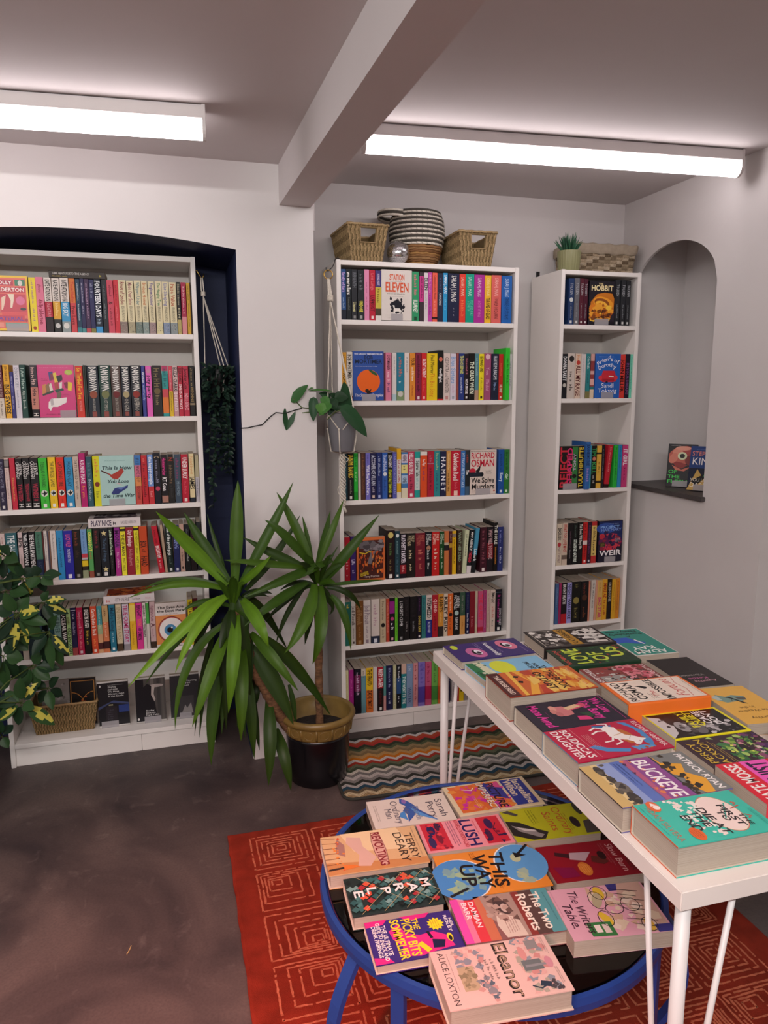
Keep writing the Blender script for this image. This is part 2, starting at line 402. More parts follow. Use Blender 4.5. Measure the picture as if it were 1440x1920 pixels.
        for lo_,hi_,q in rg+[(9e9,9e9,None)]:
            if cur and q is not None and lo_-cur[0]<.017:
                n0=len(cur[1].v); cur[1].v+=q.v; cur[1].f+=[tuple(n0+z_ for z_ in f_) for f_ in q.f]; cur[1].c+=q.c; cur[1].m+=q.m; cur[0]=max(cur[0],hi_)
            else:
                if cur:
                    sp=cur[1]; sp.v=[tuple(Vector(p)+off) for p in sp.v]; sp.build('spine_lettering',M['print'],cov)
                cur=[hi_,q] if q is not None else None
    if art:
        am=MB(); art_draw(am,art,w,h,t+.0002,rnd)
        am.v=[tuple(Vector(p)+off) for p in am.v]; am.build('cover_print',M['gloss' if gloss else 'print'],cov)
    return root
def MX(ax,ay,az,loc):
    m=Matrix.Identity(4)
    for i,a in enumerate((ax,ay,az)):
        for j in range(3): m[j][i]=a[j]
    m.translation=Vector(loc); return m
def spine_out(x,y,z,lean=0,w=.129):   # x = middle of the spine, y = face of the spine, z = shelf top
    m=MX((0,1,0),(0,0,1),(1,0,0),(x,y+w/2,z))
    if lean: m=m@Matrix.Rotation(math.radians(lean),4,'X')
    return m
# ------------------------------------------------------------------ the room
FRONT=-.1
def room():
    mb=MB(); mb.face([(-3.2,-5.2,0),(3,-5.2,0),(3,1,0),(-3.2,1,0)]); struct(mb.build('floor',M['floor']))
    mb=MB(); mb.box(-3.2,-5.2,2.33,-.17,.6,2.45); struct(mb.build('ceiling',M['ceil']))
    mb=MB(); mb.box(-.17,-5.2,2.385,3,.6,2.45); struct(mb.build('ceiling',M['ceil']))
    # down-stand beam from the pier towards the room
    mb=MB(); a=[(-.238,-.09),(-.118,-.09),(-.04,-5.2),(-.16,-5.2)]
    mb.raw([(x,y,2.187) for x,y in a]+[(x,y,2.42) for x,y in a],[(0,1,2,3),(7,6,5,4),(0,4,5,1),(1,5,6,2),(2,6,7,3),(3,7,4,0)])
    struct(mb.build('beam',M['ceil']))
    # wall with the arched alcove and the pier
    arch=[]
    x0,x1=-1.515,-.403
    for i in range(25):
        u=i/24; x=x0+(x1-x0)*u; arch.append((x,2.02+.046*(1-(2*u-1)**2)))
    out=[(-3.2,0),(x0,0)]+arch+[(x1,0),(-.11,0),(-.11,2.45),(-3.2,2.45)]
    mb=MB()
    P=[(x,FRONT,z) for x,z in out]
    for t in tessellate_polygon([[Vector(p) for p in P]]): mb.raw([P[i] for i in t],[(0,1,2)])
    n=len(out)
    inner=list(range(1,2+len(arch)))
    for i in range(n):
        a,b=out[i],out[(i+1)%n]
        navy=1<=i<=len(arch)+1
        mb.face([(a[0],FRONT,a[1]),(b[0],FRONT,b[1]),(b[0],.44,b[1]),(a[0],.44,a[1])],mi=1 if navy else 0)
    struct(mb.build('wall_left',[M['wall'],M['navy']],fix=True))
    mb=MB(); mb.box(-1.7,.42,0,-.3,.46,2.2); struct(mb.build('wall_alcove',M['navy']))
    mb=MB(); mb.box(-.3,.3,0,2.1,.46,2.45); struct(mb.build('wall_back',M['wall']))
    mb=MB(); mb.box(-.399,-.112,0,-.108,-.1,.085,bev=.002); struct(mb.build('baseboard_pier',M['wall']))
    # right wall with an arched niche
    X=1.5; ya,yb=-.376,.2; zs=1.05
    mb=MB()
    arc=[]
    for i in range(25):
        u=i/24; y=ya+(yb-ya)*u; k=2*u-1; arc.append((y,1.945+.2*math.sqrt(max(0,1-k*k))**1.0))
    out=[(-.713,0),(-.713,2.45),(.32,2.45),(.32,0)]
    mb.face([(X,-.713,0),(X,.32,0),(X,.32,zs),(X,-.713,zs)]); mb.face([(X,-.713,zs),(X,ya,zs),(X,ya,1.945),(X,-.713,1.945)]); mb.face([(X,yb,zs),(X,.32,zs),(X,.32,1.945),(X,yb,1.945)])
    top=[(-.713,1.945)]+arc+[(.32,1.945),(.32,2.45),(-.713,2.45)]
    mb.poly([(X,y,z) for y,z in top])
    XB=1.79; zt=2.32
    loop=[(ya,zs)]+arc+[(yb,zs)]
    for i in range(len(loop)-1):
        p,q=loop[i],loop[i+1]; mb.face([(X,p[0],p[1]),(X,q[0],q[1]),(X+.012,q[0],q[1]),(X+.012,p[0],p[1])])
    mb.poly([(X+.012,y,z) for y,z in [(ya,1.945)]+arc[1:-1]+[(yb,1.945),(yb,zt),(ya,zt)]])
    for P in ([(X,yb,zs),(XB,yb,zs),(XB,yb,zt),(X+.012,yb,zt)],[(X,ya,zs),(X+.012,ya,zt),(XB,ya,zt),(XB,ya,zs)],[(XB,ya,zs),(XB,ya,zt),(XB,yb,zt),(XB,yb,zs)],[(X+.012,ya,zt),(X+.012,yb,zt),(XB,yb,zt),(XB,ya,zt)],[(X,ya,zs),(XB,ya,zs),(XB,yb,zs),(X,yb,zs)]): mb.face(P)
    # the jamb beyond which the opening towards the next room begins
    mb.face([(X,-.713,0),(X,-.713,2.45),(2.1,-.713,2.45),(2.1,-.713,0)])
    struct(mb.build('wall_right',M['wall'],fix=True))
    mb=MB(); mb.box(2.1,-5.2,0,2.2,.4,2.45); struct(mb.build('wall_passage',M['wall']))
    mb=MB(); mb.box(-3.3,-5.2,0,-3.2,.6,2.45); struct(mb.build('wall_far_left',M['wall']))
    mb=MB(); mb.box(-3.3,-5.3,0,3,-5.2,2.45); struct(mb.build('wall_front',M['wall']))
    # slate sill
    mb=MB(); mb.box(1.478,-.392,1.032,1.788,.199,1.052,bev=.003); struct(mb.build('trim_1',M['slate']))
    mb=MB(); mb.box(-.112,-.005,2.12,-.085,.298,2.30,bev=.003); struct(mb.build('trim_2',M['whitemetal']))
room()
def batten(label,xa,xb,y0,y1,zc):
    t=thing('ceiling_batten_light',label,'ceiling light',((xa+xb)/2,(y0+y1)/2,zc))
    ang=math.atan2(y1-y0,xb-xa); t.rotation_euler=(0,0,ang); L=math.hypot(xb-xa,y1-y0)/2
    mb=MB(); mb.box(-L,-.03,-.042,L,.03,-.002,bev=.003); mb.build('housing',M['whitemetal'],t)
    pr=[(-.028,-.0425)]+[(-.028*math.cos(a)*1.0,-.062-.03*math.sin(a)) for a in [PI*i/10 for i in range(11)]]+[(.028,-.0425)]
    mb=MB(); n=len(pr)
    vs=[(-L+.008,y,z) for y,z in pr]+[(L-.008,y,z) for y,z in pr]
    mb.raw(vs,[(i,i+1,n+i+1,n+i) for i in range(n-1)]+[tuple(range(n))[::-1],tuple(range(n,2*n))]); mb.build('diffuser',M['tube'],t,fix=True)
    for s in (-1,1):
        mb=MB(); a,b=(L-.0078,L+.002) if s>0 else (-L-.002,-L+.0078)
        pts=[(-.031,-.001)]+[(-.031*math.cos(q),-.062-.033*math.sin(q)) for q in [PI*i/10 for i in range(11)]]+[(.031,-.001)]
        m=len(pts); mb.raw([(a,y,z) for y,z in pts]+[(b,y,z) for y,z in pts],[(i,(i+1)%m,m+(i+1)%m,m+i) for i in range(m)]+[tuple(range(m))[::-1],tuple(range(m,2*m))]); mb.build('end_cap',M['whitemetal'],t,fix=True)
batten('lit white batten light on the ceiling above the navy alcove bookcase',-1.95,-.527,-.50,-.6,2.33)
batten('lit white batten light between the beam and the wall with the niche',.0,1.435,-.43,-.53,2.385)
# ------------------------------------------------------------------ bookcases
def bookcase(label,x0,y0,w,shelves,zbot,seam):
    t=thing('bookcase',label,'bookcase',(x0+w/2,y0+.14,0)); cx,cy=x0+w/2,y0+.14
    def part(n,*b,m='case',bev=.0012):
        mb=MB(); mb.box(b[0]-cx,b[1]-cy,b[2],b[3]-cx,b[4]-cy,b[5],bev=bev); return mb.build(n,M[m],t)
    x1=x0+w; T=.018
    part('side_panel',x0,y0,0,x0+T,y0+.28,2.02); part('side_panel',x1-T,y0,0,x1,y0+.28,2.02)
    part('top_panel',x0+T,y0+.0005,2.0,x1-T,y0+.279,2.0185)
    for z in shelves+[zbot]: part('shelf',x0+T+.0003,y0+.001,z-.019,x1-T-.0003,y0+.273,z)
    part('back_panel',x0+T,y0+.274,.02,x1-T,y0+.279,2.0,m='caseback',bev=0)
    part('plinth',x0+T,y0+.012,0,seam-.0006,y0+.026,zbot-.0195); part('plinth',seam+.0006,y0+.012,0,x1-T,y0+.026,zbot-.0195)
LX,LY,CX,CY,NX,NY=-1.3487,.0923,0,0,.9983,-.0101
ZL=[1.7247,1.4039,1.0533,.7654,.448]; ZLB=.0975
ZC=[1.7867,1.4603,1.0456,.6912,.4068]; ZCB=.086
ZN=[1.7874,1.4643,1.0528,.6977,.4144]; ZNB=.086
bookcase('wide white bookcase standing inside the navy arched alcove',LX,LY,.805,ZL,ZLB,-.845)
bookcase('wide white bookcase between the pier and the narrow bookcase, baskets on its top',CX,CY,.8,ZC,ZCB,.335)
bookcase('narrow white bookcase in the corner beside the arched niche',NX,NY,.4,ZN,ZNB,NX+.2)
SHZ=dict(zip(['l1','l2','l3','l4','l5','l6','c1','c2','c3','c4','c5','c6','n1','n2','n3','n4','n5'],ZL+[ZLB]+ZC+[ZCB]+ZN))
SHY=lambda k:{'l':LY,'c':CY,'n':NY}[k[0]]
# ------------------------------------------------------------------ shelved paperbacks, spines out (mm)
GROUPS={'l':'alcove bookcase','c':'middle bookcase','n':'narrow bookcase'}
ORD=['top','second','third','fourth','fifth','bottom']
ROWS=[
('l1',-1136.7,23.4,197,0,'#ead640',[],[('~',0.06,0.5,'#9a6a9a',0.4),('~',0.56,0.82,'#9a6a9a',0.4),('o',0.9,0.96,'#a04030',0.6)],{},"yellow paperback with fine mauve lettering, beside pink, on the alcove bookcase's top shelf"),
('l1',-1111.4,26.3,199,0,'#dd7c95',[],[('ghosts',0.13,0.28,'#7a1f30',0.5),('dolly alderton',0.4,0.86,'#8a2038',0.6)],{},"pink paperback with dark red lettering, between yellow and red, on the alcove bookcase's top shelf"),
('l1',-1084.0,25.5,198,0,'#b0243a',[(0,0.44,'#dfd5cb'),(0.72,1,'#2c2226')],[('KATE ATKINSON',0.03,0.43,'#2a2422',0.6),('CASE HISTORIES',0.46,0.72,'#e0a0a8',0.45)],{},"red paperback with cream head and black foot, between pink and mustard, alcove bookcase's top shelf"),
('l1',-1056.1,25.6,197,0,'#dba43a',[(0,0.43,'#dfd5cb'),(0.76,1,'#2a2a2a')],[('KATE ATKINSON',0.03,0.42,'#2a2422',0.6),('~',0.46,0.7,'#f0d890',0.5)],{'dot': (0.88,'#c8c8c4')},"mustard paperback with cream head and dark eye motif, on the alcove bookcase's top shelf"),
('l1',-1026.1,29.6,199,0,'#3f93c0',[(0,0.44,'#dfd5cb'),(0.8,1,'#8f9a98')],[('KATE ATKINSON',0.03,0.43,'#2a2422',0.6),('BIG SKY',0.46,0.7,'#e8f0f4',0.55)],{'dot': (0.88,'#d8d8d0')},"sky blue paperback with cream head lettered in black, on the alcove bookcase's top shelf"),
('l1',-998.8,20.3,198,0,'#cf7438',[(0.45,1,'#c8474c')],[('Tessa Hadley',0.06,0.44,'#c43c30',0.6),('Free Love',0.5,0.86,'#7a1a24',0.6)],{},"orange paperback shading into red, between blue and teal, on the alcove bookcase's top shelf"),
('l1',-979.4,15.6,197,0,'#233f55',[(0.9,1,'#3a7f86')],[('~',0.08,0.42,'#c8d4dc',0.45),('~',0.47,0.8,'#c8d4dc',0.45)],{},"teal paperback with fine white lettering, between orange and navy, on the alcove bookcase's top shelf"),
('l1',-963.8,14.7,199,0,'#2c2a50',[(0.92,1,'#4a8a8a')],[('~',0.08,0.44,'#c8c4dc',0.45),('~',0.5,0.66,'#c8c4dc',0.45)],{},"navy paperback with fine white lettering, between teal and purple, on the alcove bookcase's top shelf"),
('l1',-947.6,16.7,198,0,'#3e2848',[(0.92,1,'#b84a50')],[('~',0.08,0.46,'#cfa8c8',0.45),('~',0.5,0.74,'#cfa8c8',0.45)],{},"purple paperback with fine pale lettering, between navy and indigo, on the alcove bookcase's top shelf"),
('l1',-930.4,16.7,197,0,'#2b2c56',[(0.92,1,'#7a7a40')],[('~',0.08,0.34,'#9aa0b8',0.7)],{},"indigo paperback with blurred grey label, between purple and black, on the alcove bookcase's top shelf"),
('l1',-909.3,24.5,199,0,'#151e2d',[(0.88,1,'#3a8fc4')],[('FOURTEEN DAYS',0.03,0.7,'#eef0f2',0.72),('~',0.74,0.86,'#9ab0c0',0.7)],{},"black paperback with bold slanted white title, between indigo and charcoal, alcove bookcase's top shelf"),
('l1',-885.2,18.8,198,0,'#24282d',[],[('~',0.1,0.4,'#6a6f74',0.4),('~',0.45,0.75,'#8a9094',0.4)],{},"charcoal paperback with faint grey lettering, between black and rose, on the alcove bookcase's top shelf"),
('l1',-864.0,22.8,197,0,'#c84a5c',[],[('~',0.1,0.36,'#6a1a28',0.5),('&',0.4,0.46,'#5a1420',0.6),('~',0.52,0.86,'#6a1a28',0.5)],{},"rose paperback with dark lettering, between charcoal and red, on the alcove bookcase's top shelf"),
('l1',-842.6,17.0,199,0,'#c8323e',[],[('~',0.1,0.46,'#8a1a24',0.6),('~',0.5,0.8,'#e07078',0.5)],{},"red paperback with faint lettering, between rose and cream, on the alcove bookcase's top shelf"),
('l1',-820.0,27.2,198,0,'#ddd2aa',[(0.78,1,'#8a7a72')],[('Rivers of London',0.03,0.46,'#8a3a3a',0.55),('BEN AARONOVITCH',0.48,0.76,'#3a3630',0.45)],{'speck': 1},"cream paperback with brown patterned foot, between red and cream, on the alcove bookcase's top shelf"),
('l1',-791.1,25.6,197,0,'#ddd2aa',[(0.78,1,'#a8a082')],[('Moon Over Soho',0.03,0.46,'#a06a6a',0.55),('BEN AARONOVITCH',0.48,0.76,'#3a3630',0.45)],{'speck': 1},"cream paperback with speckled olive patterned foot, between cream and cream, alcove bookcase's top shelf"),
('l1',-763.7,24.2,199,0,'#ddd2aa',[(0.78,1,'#6f8078')],[('Whispers Under',0.03,0.46,'#6a8a8a',0.55),('BEN AARONOVITCH',0.48,0.76,'#3a3630',0.45)],{'speck': 1},"cream paperback with grey green patterned foot, between cream and cream, alcove bookcase's top shelf"),
('l1',-738.9,22.3,198,0,'#ddd2aa',[(0.78,1,'#8a9a94')],[('Broken Homes',0.03,0.46,'#c07a4a',0.55),('BEN AARONOVITCH',0.48,0.76,'#3a3630',0.45)],{'speck': 1},"cream paperback with pale green patterned foot, between cream and cream, alcove bookcase's top shelf"),
('l1',-713.4,23.8,197,0,'#ddd2aa',[(0.78,1,'#a08a88')],[('Foxglove Summer',0.03,0.46,'#5a4a8a',0.55),('BEN AARONOVITCH',0.48,0.76,'#3a3630',0.45)],{'speck': 1},"cream paperback with red banded patterned foot, between cream and cream, alcove bookcase's top shelf"),
('l1',-686.6,23.5,199,0,'#ddd2aa',[(0.78,1,'#d8cfa0')],[('The Hanging Tree',0.03,0.46,'#5a8a5a',0.55),('BEN AARONOVITCH',0.48,0.76,'#3a3630',0.45)],{'speck': 1},"cream paperback with plain patterned foot, between cream and cream, on the alcove bookcase's top shelf"),
('l1',-660.9,24.5,198,0,'#ddd2aa',[(0.78,1,'#8494ac')],[('Lies Sleeping',0.03,0.46,'#8a8aa8',0.55),('BEN AARONOVITCH',0.48,0.76,'#3a3630',0.45)],{'speck': 1},"cream paperback with blue patterned foot, between cream and cream, on the alcove bookcase's top shelf"),
('l1',-633.2,25.8,197,0,'#ddd2aa',[(0.78,1,'#8a9494')],[('False Value',0.03,0.46,'#b86a4a',0.55),('BEN AARONOVITCH',0.48,0.76,'#3a3630',0.45)],{'speck': 1},"cream paperback with slate patterned foot, between cream and black, on the alcove bookcase's top shelf"),
('l1',-611.5,13.7,199,0,'#2c2a28',[(0.72,1,'#b8a868')],[('~',0.04,0.45,'#b8b090',0.8),('BEN',0.48,0.7,'#d8d0a8',0.5)],{'speck': 1},"black paperback mottled with pale lettering, between cream and crimson, on the alcove bookcase's top shelf"),
('l1',-592.8,18.3,198,0,'#a82a4a',[(0.66,1,'#d88e92')],[('~',0.08,0.62,'#e8b8c0',0.55)],{},"crimson paperback with pink foot, between black and ochre, on the alcove bookcase's top shelf"),
('l1',-574.9,13.2,197,0,'#c99e30',[],[('~',0.06,0.34,'#5a4010',0.5),('~',0.4,0.85,'#5a4010',0.4)],{},"ochre paperback with dark lettering, between crimson and brown, on the alcove bookcase's top shelf"),
('l1',-565.9,3.0,199,0,'#3a2a1c',[],[],{},"brown paperback very thin, beside ochre, on the alcove bookcase's top shelf"),
('l2',-1272.6,19.6,197,0,'#5a1f2c',[(0.62,1,'#d4c8b8')],[('TENDER IS THE FLESH',0.02,0.6,'#c8b0a8',0.5),('~',0.68,0.95,'#5a4a48',0.5)],{},"maroon paperback with cream lower half, beside amber, on the alcove bookcase's second shelf"),
('l2',-1250.1,20.8,199,0,'#e0a62f',[],[('JEN BEAGIN',0.03,0.3,'#5a3010',0.4),('BIG SWISS',0.36,0.92,'#1a1410',0.75)],{},"amber paperback with bold black capitals, between maroon and indigo, on the alcove bookcase's second shelf"),
('l2',-1232.3,12.4,172,0,'#3b3a78',[],[('~',0.1,0.45,'#b8b4d8',0.5),('~',0.52,0.8,'#b8b4d8',0.5)],{},"indigo paperback short, between amber and white, on the alcove bookcase's second shelf"),
('l2',-1214.1,20.4,197,0,'#d4ced6',[],[('DIVORCES',0.04,0.42,'#7a8090',0.5),('~',0.47,0.8,'#8a8fa0',0.45)],{},"white paperback with grey capitals, between indigo and green, on the alcove bookcase's second shelf"),
('l2',-1193.1,19.4,199,0,'#24463f',[],[('I Am Here',0.06,0.45,'#a8c0b4',0.55),('Alison Brooks',0.48,0.84,'#c8d4c8',0.5)],{},"dark green paperback with pale lettering, between white and pink, on the alcove bookcase's second shelf"),
('l2',-1155.7,25.5,198,0,'#c08070',[(0,0.42,'#3a343a'),(0.84,1,'#1c1a1c')],[('~',0.04,0.4,'#c8a8a0',0.8),('~',0.44,0.78,'#3a2a2a',0.7),('H',0.9,0.97,'#d8d0c8',0.6)],{},"dusky pink paperback with dark head and foot, between green and scarlet, alcove bookcase's second shelf"),
('l2',-994.9,26.3,196,0,'#cc3c30',[],[('So Thrilled For You',0.04,0.64,'#f0c030',0.55),('HOLLY BOURNE',0.68,0.88,'#f0a8a0',0.45)],{},"scarlet paperback with yellow script, between pink and green, on the alcove bookcase's second shelf"),
('l2',-977.4,5.3,199,0,'#3c463e',[],[],{},"grey green paperback very thin, between scarlet and charcoal, on the alcove bookcase's second shelf"),
('l2',-971.2,6.1,198,0,'#262c28',[],[],{},"charcoal paperback very thin, between green and black, on the alcove bookcase's second shelf"),
('l2',-946.3,40.4,197,0,'#1d2630',[],[('DAN BROWN',0.02,0.5,'#e8e6e0',0.62),('ANGELS & DEMONS',0.64,0.88,'#b8b4a8',0.5)],{'dot': (0.56,'#8f4a34'),'logo': '#8a4840'},"black paperback with orange ring motif, between charcoal and black, on the alcove bookcase's second shelf"),
('l2',-903.0,42.1,199,0,'#1e3c34',[],[('DAN BROWN',0.02,0.5,'#e8e6e0',0.62),('LOST SYMBOL',0.64,0.88,'#b8b4a8',0.5)],{'dot': (0.56,'#70754a'),'logo': '#8a4840'},"black paperback shading to green with gold key motif, on the alcove bookcase's second shelf"),
('l2',-863.0,35.1,198,0,'#4c3c36',[],[('DAN BROWN',0.02,0.5,'#e8e6e0',0.62),('DA VINCI CODE',0.64,0.88,'#b8b4a8',0.5)],{'dot': (0.56,'#6a1f22'),'logo': '#8a4840'},"black paperback brown-tinged with dark red blot, between black and black, alcove bookcase's second shelf"),
('l2',-826.8,34.3,197,0,'#151a24',[],[('DAN BROWN',0.02,0.5,'#e8e6e0',0.62),('ORIGIN',0.64,0.88,'#b8b4a8',0.5)],{'dot': (0.56,'#a89a70'),'logo': '#8a4840'},"black paperback with pale gold streak, between black and black, on the alcove bookcase's second shelf"),
('l2',-788.9,38.0,199,0,'#1c2028',[],[('DAN BROWN',0.02,0.5,'#e8e6e0',0.62),('INFERNO',0.64,0.88,'#b8b4a8',0.5)],{'dot': (0.56,'#8a2c24'),'logo': '#8a4840'},"black paperback with small red burst, between black and blue, on the alcove bookcase's second shelf"),
('l2',-760.2,13.6,198,0,'#39428a',[],[('Women',0.12,0.34,'#e0e4f0',0.6),('and Family',0.38,0.68,'#9aa8d0',0.55)],{},"royal blue paperback with small white lettering, between black and pink, alcove bookcase's second shelf"),
('l2',-740.0,21.7,197,0,'#e064b8',[],[('pity party',0.18,0.64,'#1a1018',0.7)],{'dot': (0.1,'#c88aa0')},"orchid pink paperback with black rounded title, between blue and black, alcove bookcase's second shelf"),
('l2',-709.6,34.1,199,0,'#26221f',[],[('~',0.05,0.42,'#7a6a48',0.8),('~',0.58,0.82,'#8a7a58',0.55)],{'dot': (0.5,'#6a5a3a')},"black paperback with dull gold lettering, between pink and teal, on the alcove bookcase's second shelf"),
('l2',-678.5,23.0,198,0,'#2f928f',[(0,0.1,'#b03a60'),(0.46,0.62,'#c84a52'),(0.62,0.94,'#dd7a35')],[('~',0.06,0.45,'#1a4a5a',0.6)],{},"teal paperback with pink head and orange foot, between black and coral, alcove bookcase's second shelf"),
('l2',-657.3,14.7,197,0,'#cc4a5a',[(0.5,1,'#dcb82f')],[('~',0.08,0.46,'#f0c0b8',0.5),('~',0.52,0.9,'#7a5a10',0.5)],{},"coral paperback with yellow lower half, between teal and blush, on the alcove bookcase's second shelf"),
('l2',-639.0,18.0,199,0,'#c8969a',[(0,0.5,'#cfb4b0')],[('ELIZA CLARK',0.03,0.5,'#1a1214',0.72),('BOY PARTS',0.53,0.9,'#eedcdc',0.65)],{},"blush paperback with heavy black author name, between coral and cherry, alcove bookcase's second shelf"),
('l2',-620.4,16.0,198,0,'#b8283e',[],[('ELIZA CLARK',0.04,0.32,'#3a0a14',0.6),('SHE IS ALWAYS',0.36,0.86,'#f0dcdc',0.6)],{},"cherry paperback with white lower lettering, between blush and raspberry, on the alcove bookcase's second shelf"),
('l2',-599.0,21.7,197,0,'#bc3048',[],[('Jennifer Cox',0.05,0.46,'#5a1020',0.6),('INDULGENCE',0.54,0.88,'#e8a8b0',0.6)],{},"raspberry paperback with pale lower lettering, between cherry and black, on the alcove bookcase's second shelf"),
('l2',-575.8,20.8,199,0,'#1f1b1b',[(0.74,0.78,'#8a7a60')],[('~',0.05,0.4,'#a89060',0.55),('WITCHING',0.42,0.72,'#b89a60',0.5)],{},"jet black paperback with gold lettering, beside raspberry, on the alcove bookcase's second shelf"),
('l3',-1295.3,21.8,197,0,'#2a223c',[],[('FLOATING HOTEL',0.06,0.58,'#8a8aa0',0.5),('Grace Curtis',0.64,0.84,'#b8b4c0',0.45)],{'logo': '#d8d4d0'},"aubergine paperback with pale grey capitals, beside pink, on the alcove bookcase's third shelf"),
('l3',-1275.2,15.2,199,0,'#d4bcb4',[(0.02,0.18,'#4a4644'),(0.04,0.16,'#8a8480')],[('~',0.22,0.8,'#9a7a74',0.45)],{},"pale pink paperback with dark square at its head, on the alcove bookcase's third shelf"),
('l3',-1255.3,18.6,199,0,'#c02a40',[],[('~',0.38,0.86,'#d89a50',0.6)],{},"crimson paperback with gold lettering, between pink and black, on the alcove bookcase's third shelf"),
('l3',-1233.1,21.3,197,0,'#1a1518',[],[('CAVANAGH',0.06,0.4,'#eeeae6',0.5,-0.2),('STEVE',0.1,0.33,'#eeeae6',0.42,0.24),('TWISTED',0.5,0.84,'#a82840',0.6),('H',0.88,0.96,'#e0dcd8',0.7)],{},"black paperback with white author name, red arc motif, on the alcove bookcase's third shelf"),
('l3',-1208.0,24.1,199,0,'#1a1518',[],[('CAVANAGH',0.06,0.4,'#eeeae6',0.5,-0.2),('STEVE',0.1,0.33,'#eeeae6',0.42,0.24),('THE DEVILS ADVOCATE',0.5,0.84,'#a82840',0.6),('H',0.88,0.96,'#e0dcd8',0.7)],{},"black paperback with white author name, red seal, between black and black, alcove bookcase's third shelf"),
('l3',-1179.7,27.7,198,0,'#1a1518',[],[('CAVANAGH',0.06,0.4,'#eeeae6',0.5,-0.2),('STEVE',0.1,0.33,'#eeeae6',0.42,0.24),('WITNESS 8',0.5,0.84,'#a82840',0.6),('H',0.88,0.96,'#e0dcd8',0.7)],{},"black paperback with white author name, pale number motif, on the alcove bookcase's third shelf"),
('l3',-1148.4,30.1,197,0,'#3fb838',[],[('THE BALLAD OF SONGBIRDS',0.08,0.58,'#1c2a1c',0.5),('SUZANNE COLLINS',0.82,0.88,'#1c2a1c',0.4)],{'logo': '#e8e8e0','bird': 0.7},"green paperback with ringed black bird, between black and yellow, on the alcove bookcase's third shelf"),
('l3',-1116.2,26.8,199,0,'#e6be26',[],[('THE HUNGER GAMES',0.08,0.58,'#1c2a1c',0.5),('SUZANNE COLLINS',0.82,0.88,'#1c2a1c',0.4)],{'logo': '#e8e8e0','bird': 0.7},"yellow paperback with black bird, between green and red, on the alcove bookcase's third shelf"),
('l3',-1086.3,27.6,198,0,'#d83022',[],[('CATCHING FIRE',0.08,0.58,'#1c2a1c',0.5),('SUZANNE COLLINS',0.82,0.88,'#1c2a1c',0.4)],{'logo': '#e8e8e0','bird': 0.7},"red paperback with ringed black bird, between yellow and blue, on the alcove bookcase's third shelf"),
('l3',-1055.5,27.7,197,0,'#2f8cbc',[],[('MOCKINGJAY',0.08,0.58,'#1c2a1c',0.5),('SUZANNE COLLINS',0.82,0.88,'#1c2a1c',0.4)],{'logo': '#e8e8e0','bird': 0.7},"blue paperback with ringed dark bird, between red and beige, on the alcove bookcase's third shelf"),
('l3',-1029.2,20.6,199,0,'#c4b2a2',[],[('DIRTY WORLD NOVEL',0.06,0.66,'#4a3a34',0.5),('~',0.72,0.86,'#6a5a54',0.4)],{},"beige paperback with dark capitals, between blue and magenta, on the alcove bookcase's third shelf"),
('l3',-1005.7,22.7,212,0,'#b01c68',[],[('A SUNNY PLACE',0.12,0.56,'#f0d8e4',0.6),('for you',0.6,0.84,'#f0a030',0.5)],{},"magenta paperback taller than its row, between beige and teal, on the alcove bookcase's third shelf"),
('l3',-981.8,21.2,197,0,'#2d5460',[],[('~',0.12,0.4,'#5a8088',0.7),('Nicholson',0.45,0.88,'#b8ccd0',0.45)],{},"slate teal paperback with pale blue lettering, between magenta and lime, alcove bookcase's third shelf"),
('l3',-954.6,26.3,199,0,'#d2d020',[],[('~',0.06,0.44,'#d87a40',0.65),('~',0.7,0.84,'#8a8a20',0.6)],{'dot': (0.56,'#7a3020')},"lime paperback with orange script and small maroon crest, on the alcove bookcase's third shelf"),
('l3',-800.3,23.6,198,0,'#d98a50',[(0,0.2,'#3f78b8'),(0.2,0.44,'#cf6a84'),(0.62,1,'#c04a40')],[('IF I SURVIVE YOU',0.05,0.54,'#1a1a2a',0.5),('ESCOFFERY',0.62,0.9,'#3a1418',0.45)],{},"peach paperback with blue head and red foot, between lime and scarlet, alcove bookcase's third shelf"),
('l3',-775.2,22.7,197,0,'#bc2630',[],[('~',0.06,0.14,'#e07060',0.6),('~',0.18,0.34,'#4a0c14',0.6),('~',0.42,0.88,'#5a0c14',0.6)],{},"scarlet paperback with dark lettering, between peach and blue, on the alcove bookcase's third shelf"),
('l3',-751.7,21.3,199,0,'#6f92cc',[(0.64,1,'#c43238')],[('the happy couple',0.04,0.6,'#f0f2f6',0.62),('~',0.74,0.9,'#e09090',0.6)],{},"blue paperback with red lower part, between scarlet and black, on the alcove bookcase's third shelf"),
('l3',-726.4,25.0,206,0,'#171622',[],[('C',0.06,0.1,'#b8a080',0.7),('~',0.15,0.6,'#8a88a0',0.6)],{'dot': (0.7,'#c04060')},"black paperback taller, with small pink moon, between blue and black, alcove bookcase's third shelf"),
('l3',-699.1,24.5,197,0,'#171216',[(0.84,0.98,'#a87868')],[('Homewrecker',0.06,0.42,'#d83a8a',0.6),('KT Conn',0.46,0.74,'#f0ecec',0.62)],{},"black paperback with pink and white handwriting, between black and black, alcove bookcase's third shelf"),
('l3',-673.1,22.5,199,0,'#1c1b1a',[],[('N',0.06,0.14,'#a83a2a',0.7),('~',0.22,0.6,'#7a6048',0.75),('~',0.64,0.9,'#3a3836',0.6)],{},"black paperback with brownish capitals, between black and slate, on the alcove bookcase's third shelf"),
('l3',-647.5,23.4,198,0,'#3c4c5c',[],[('~',0.08,0.52,'#8a3a64',0.7),('MOMS MED',0.56,0.86,'#8aa0ac',0.45)],{},"slate paperback with dark magenta lettering, between black and red, on the alcove bookcase's third shelf"),
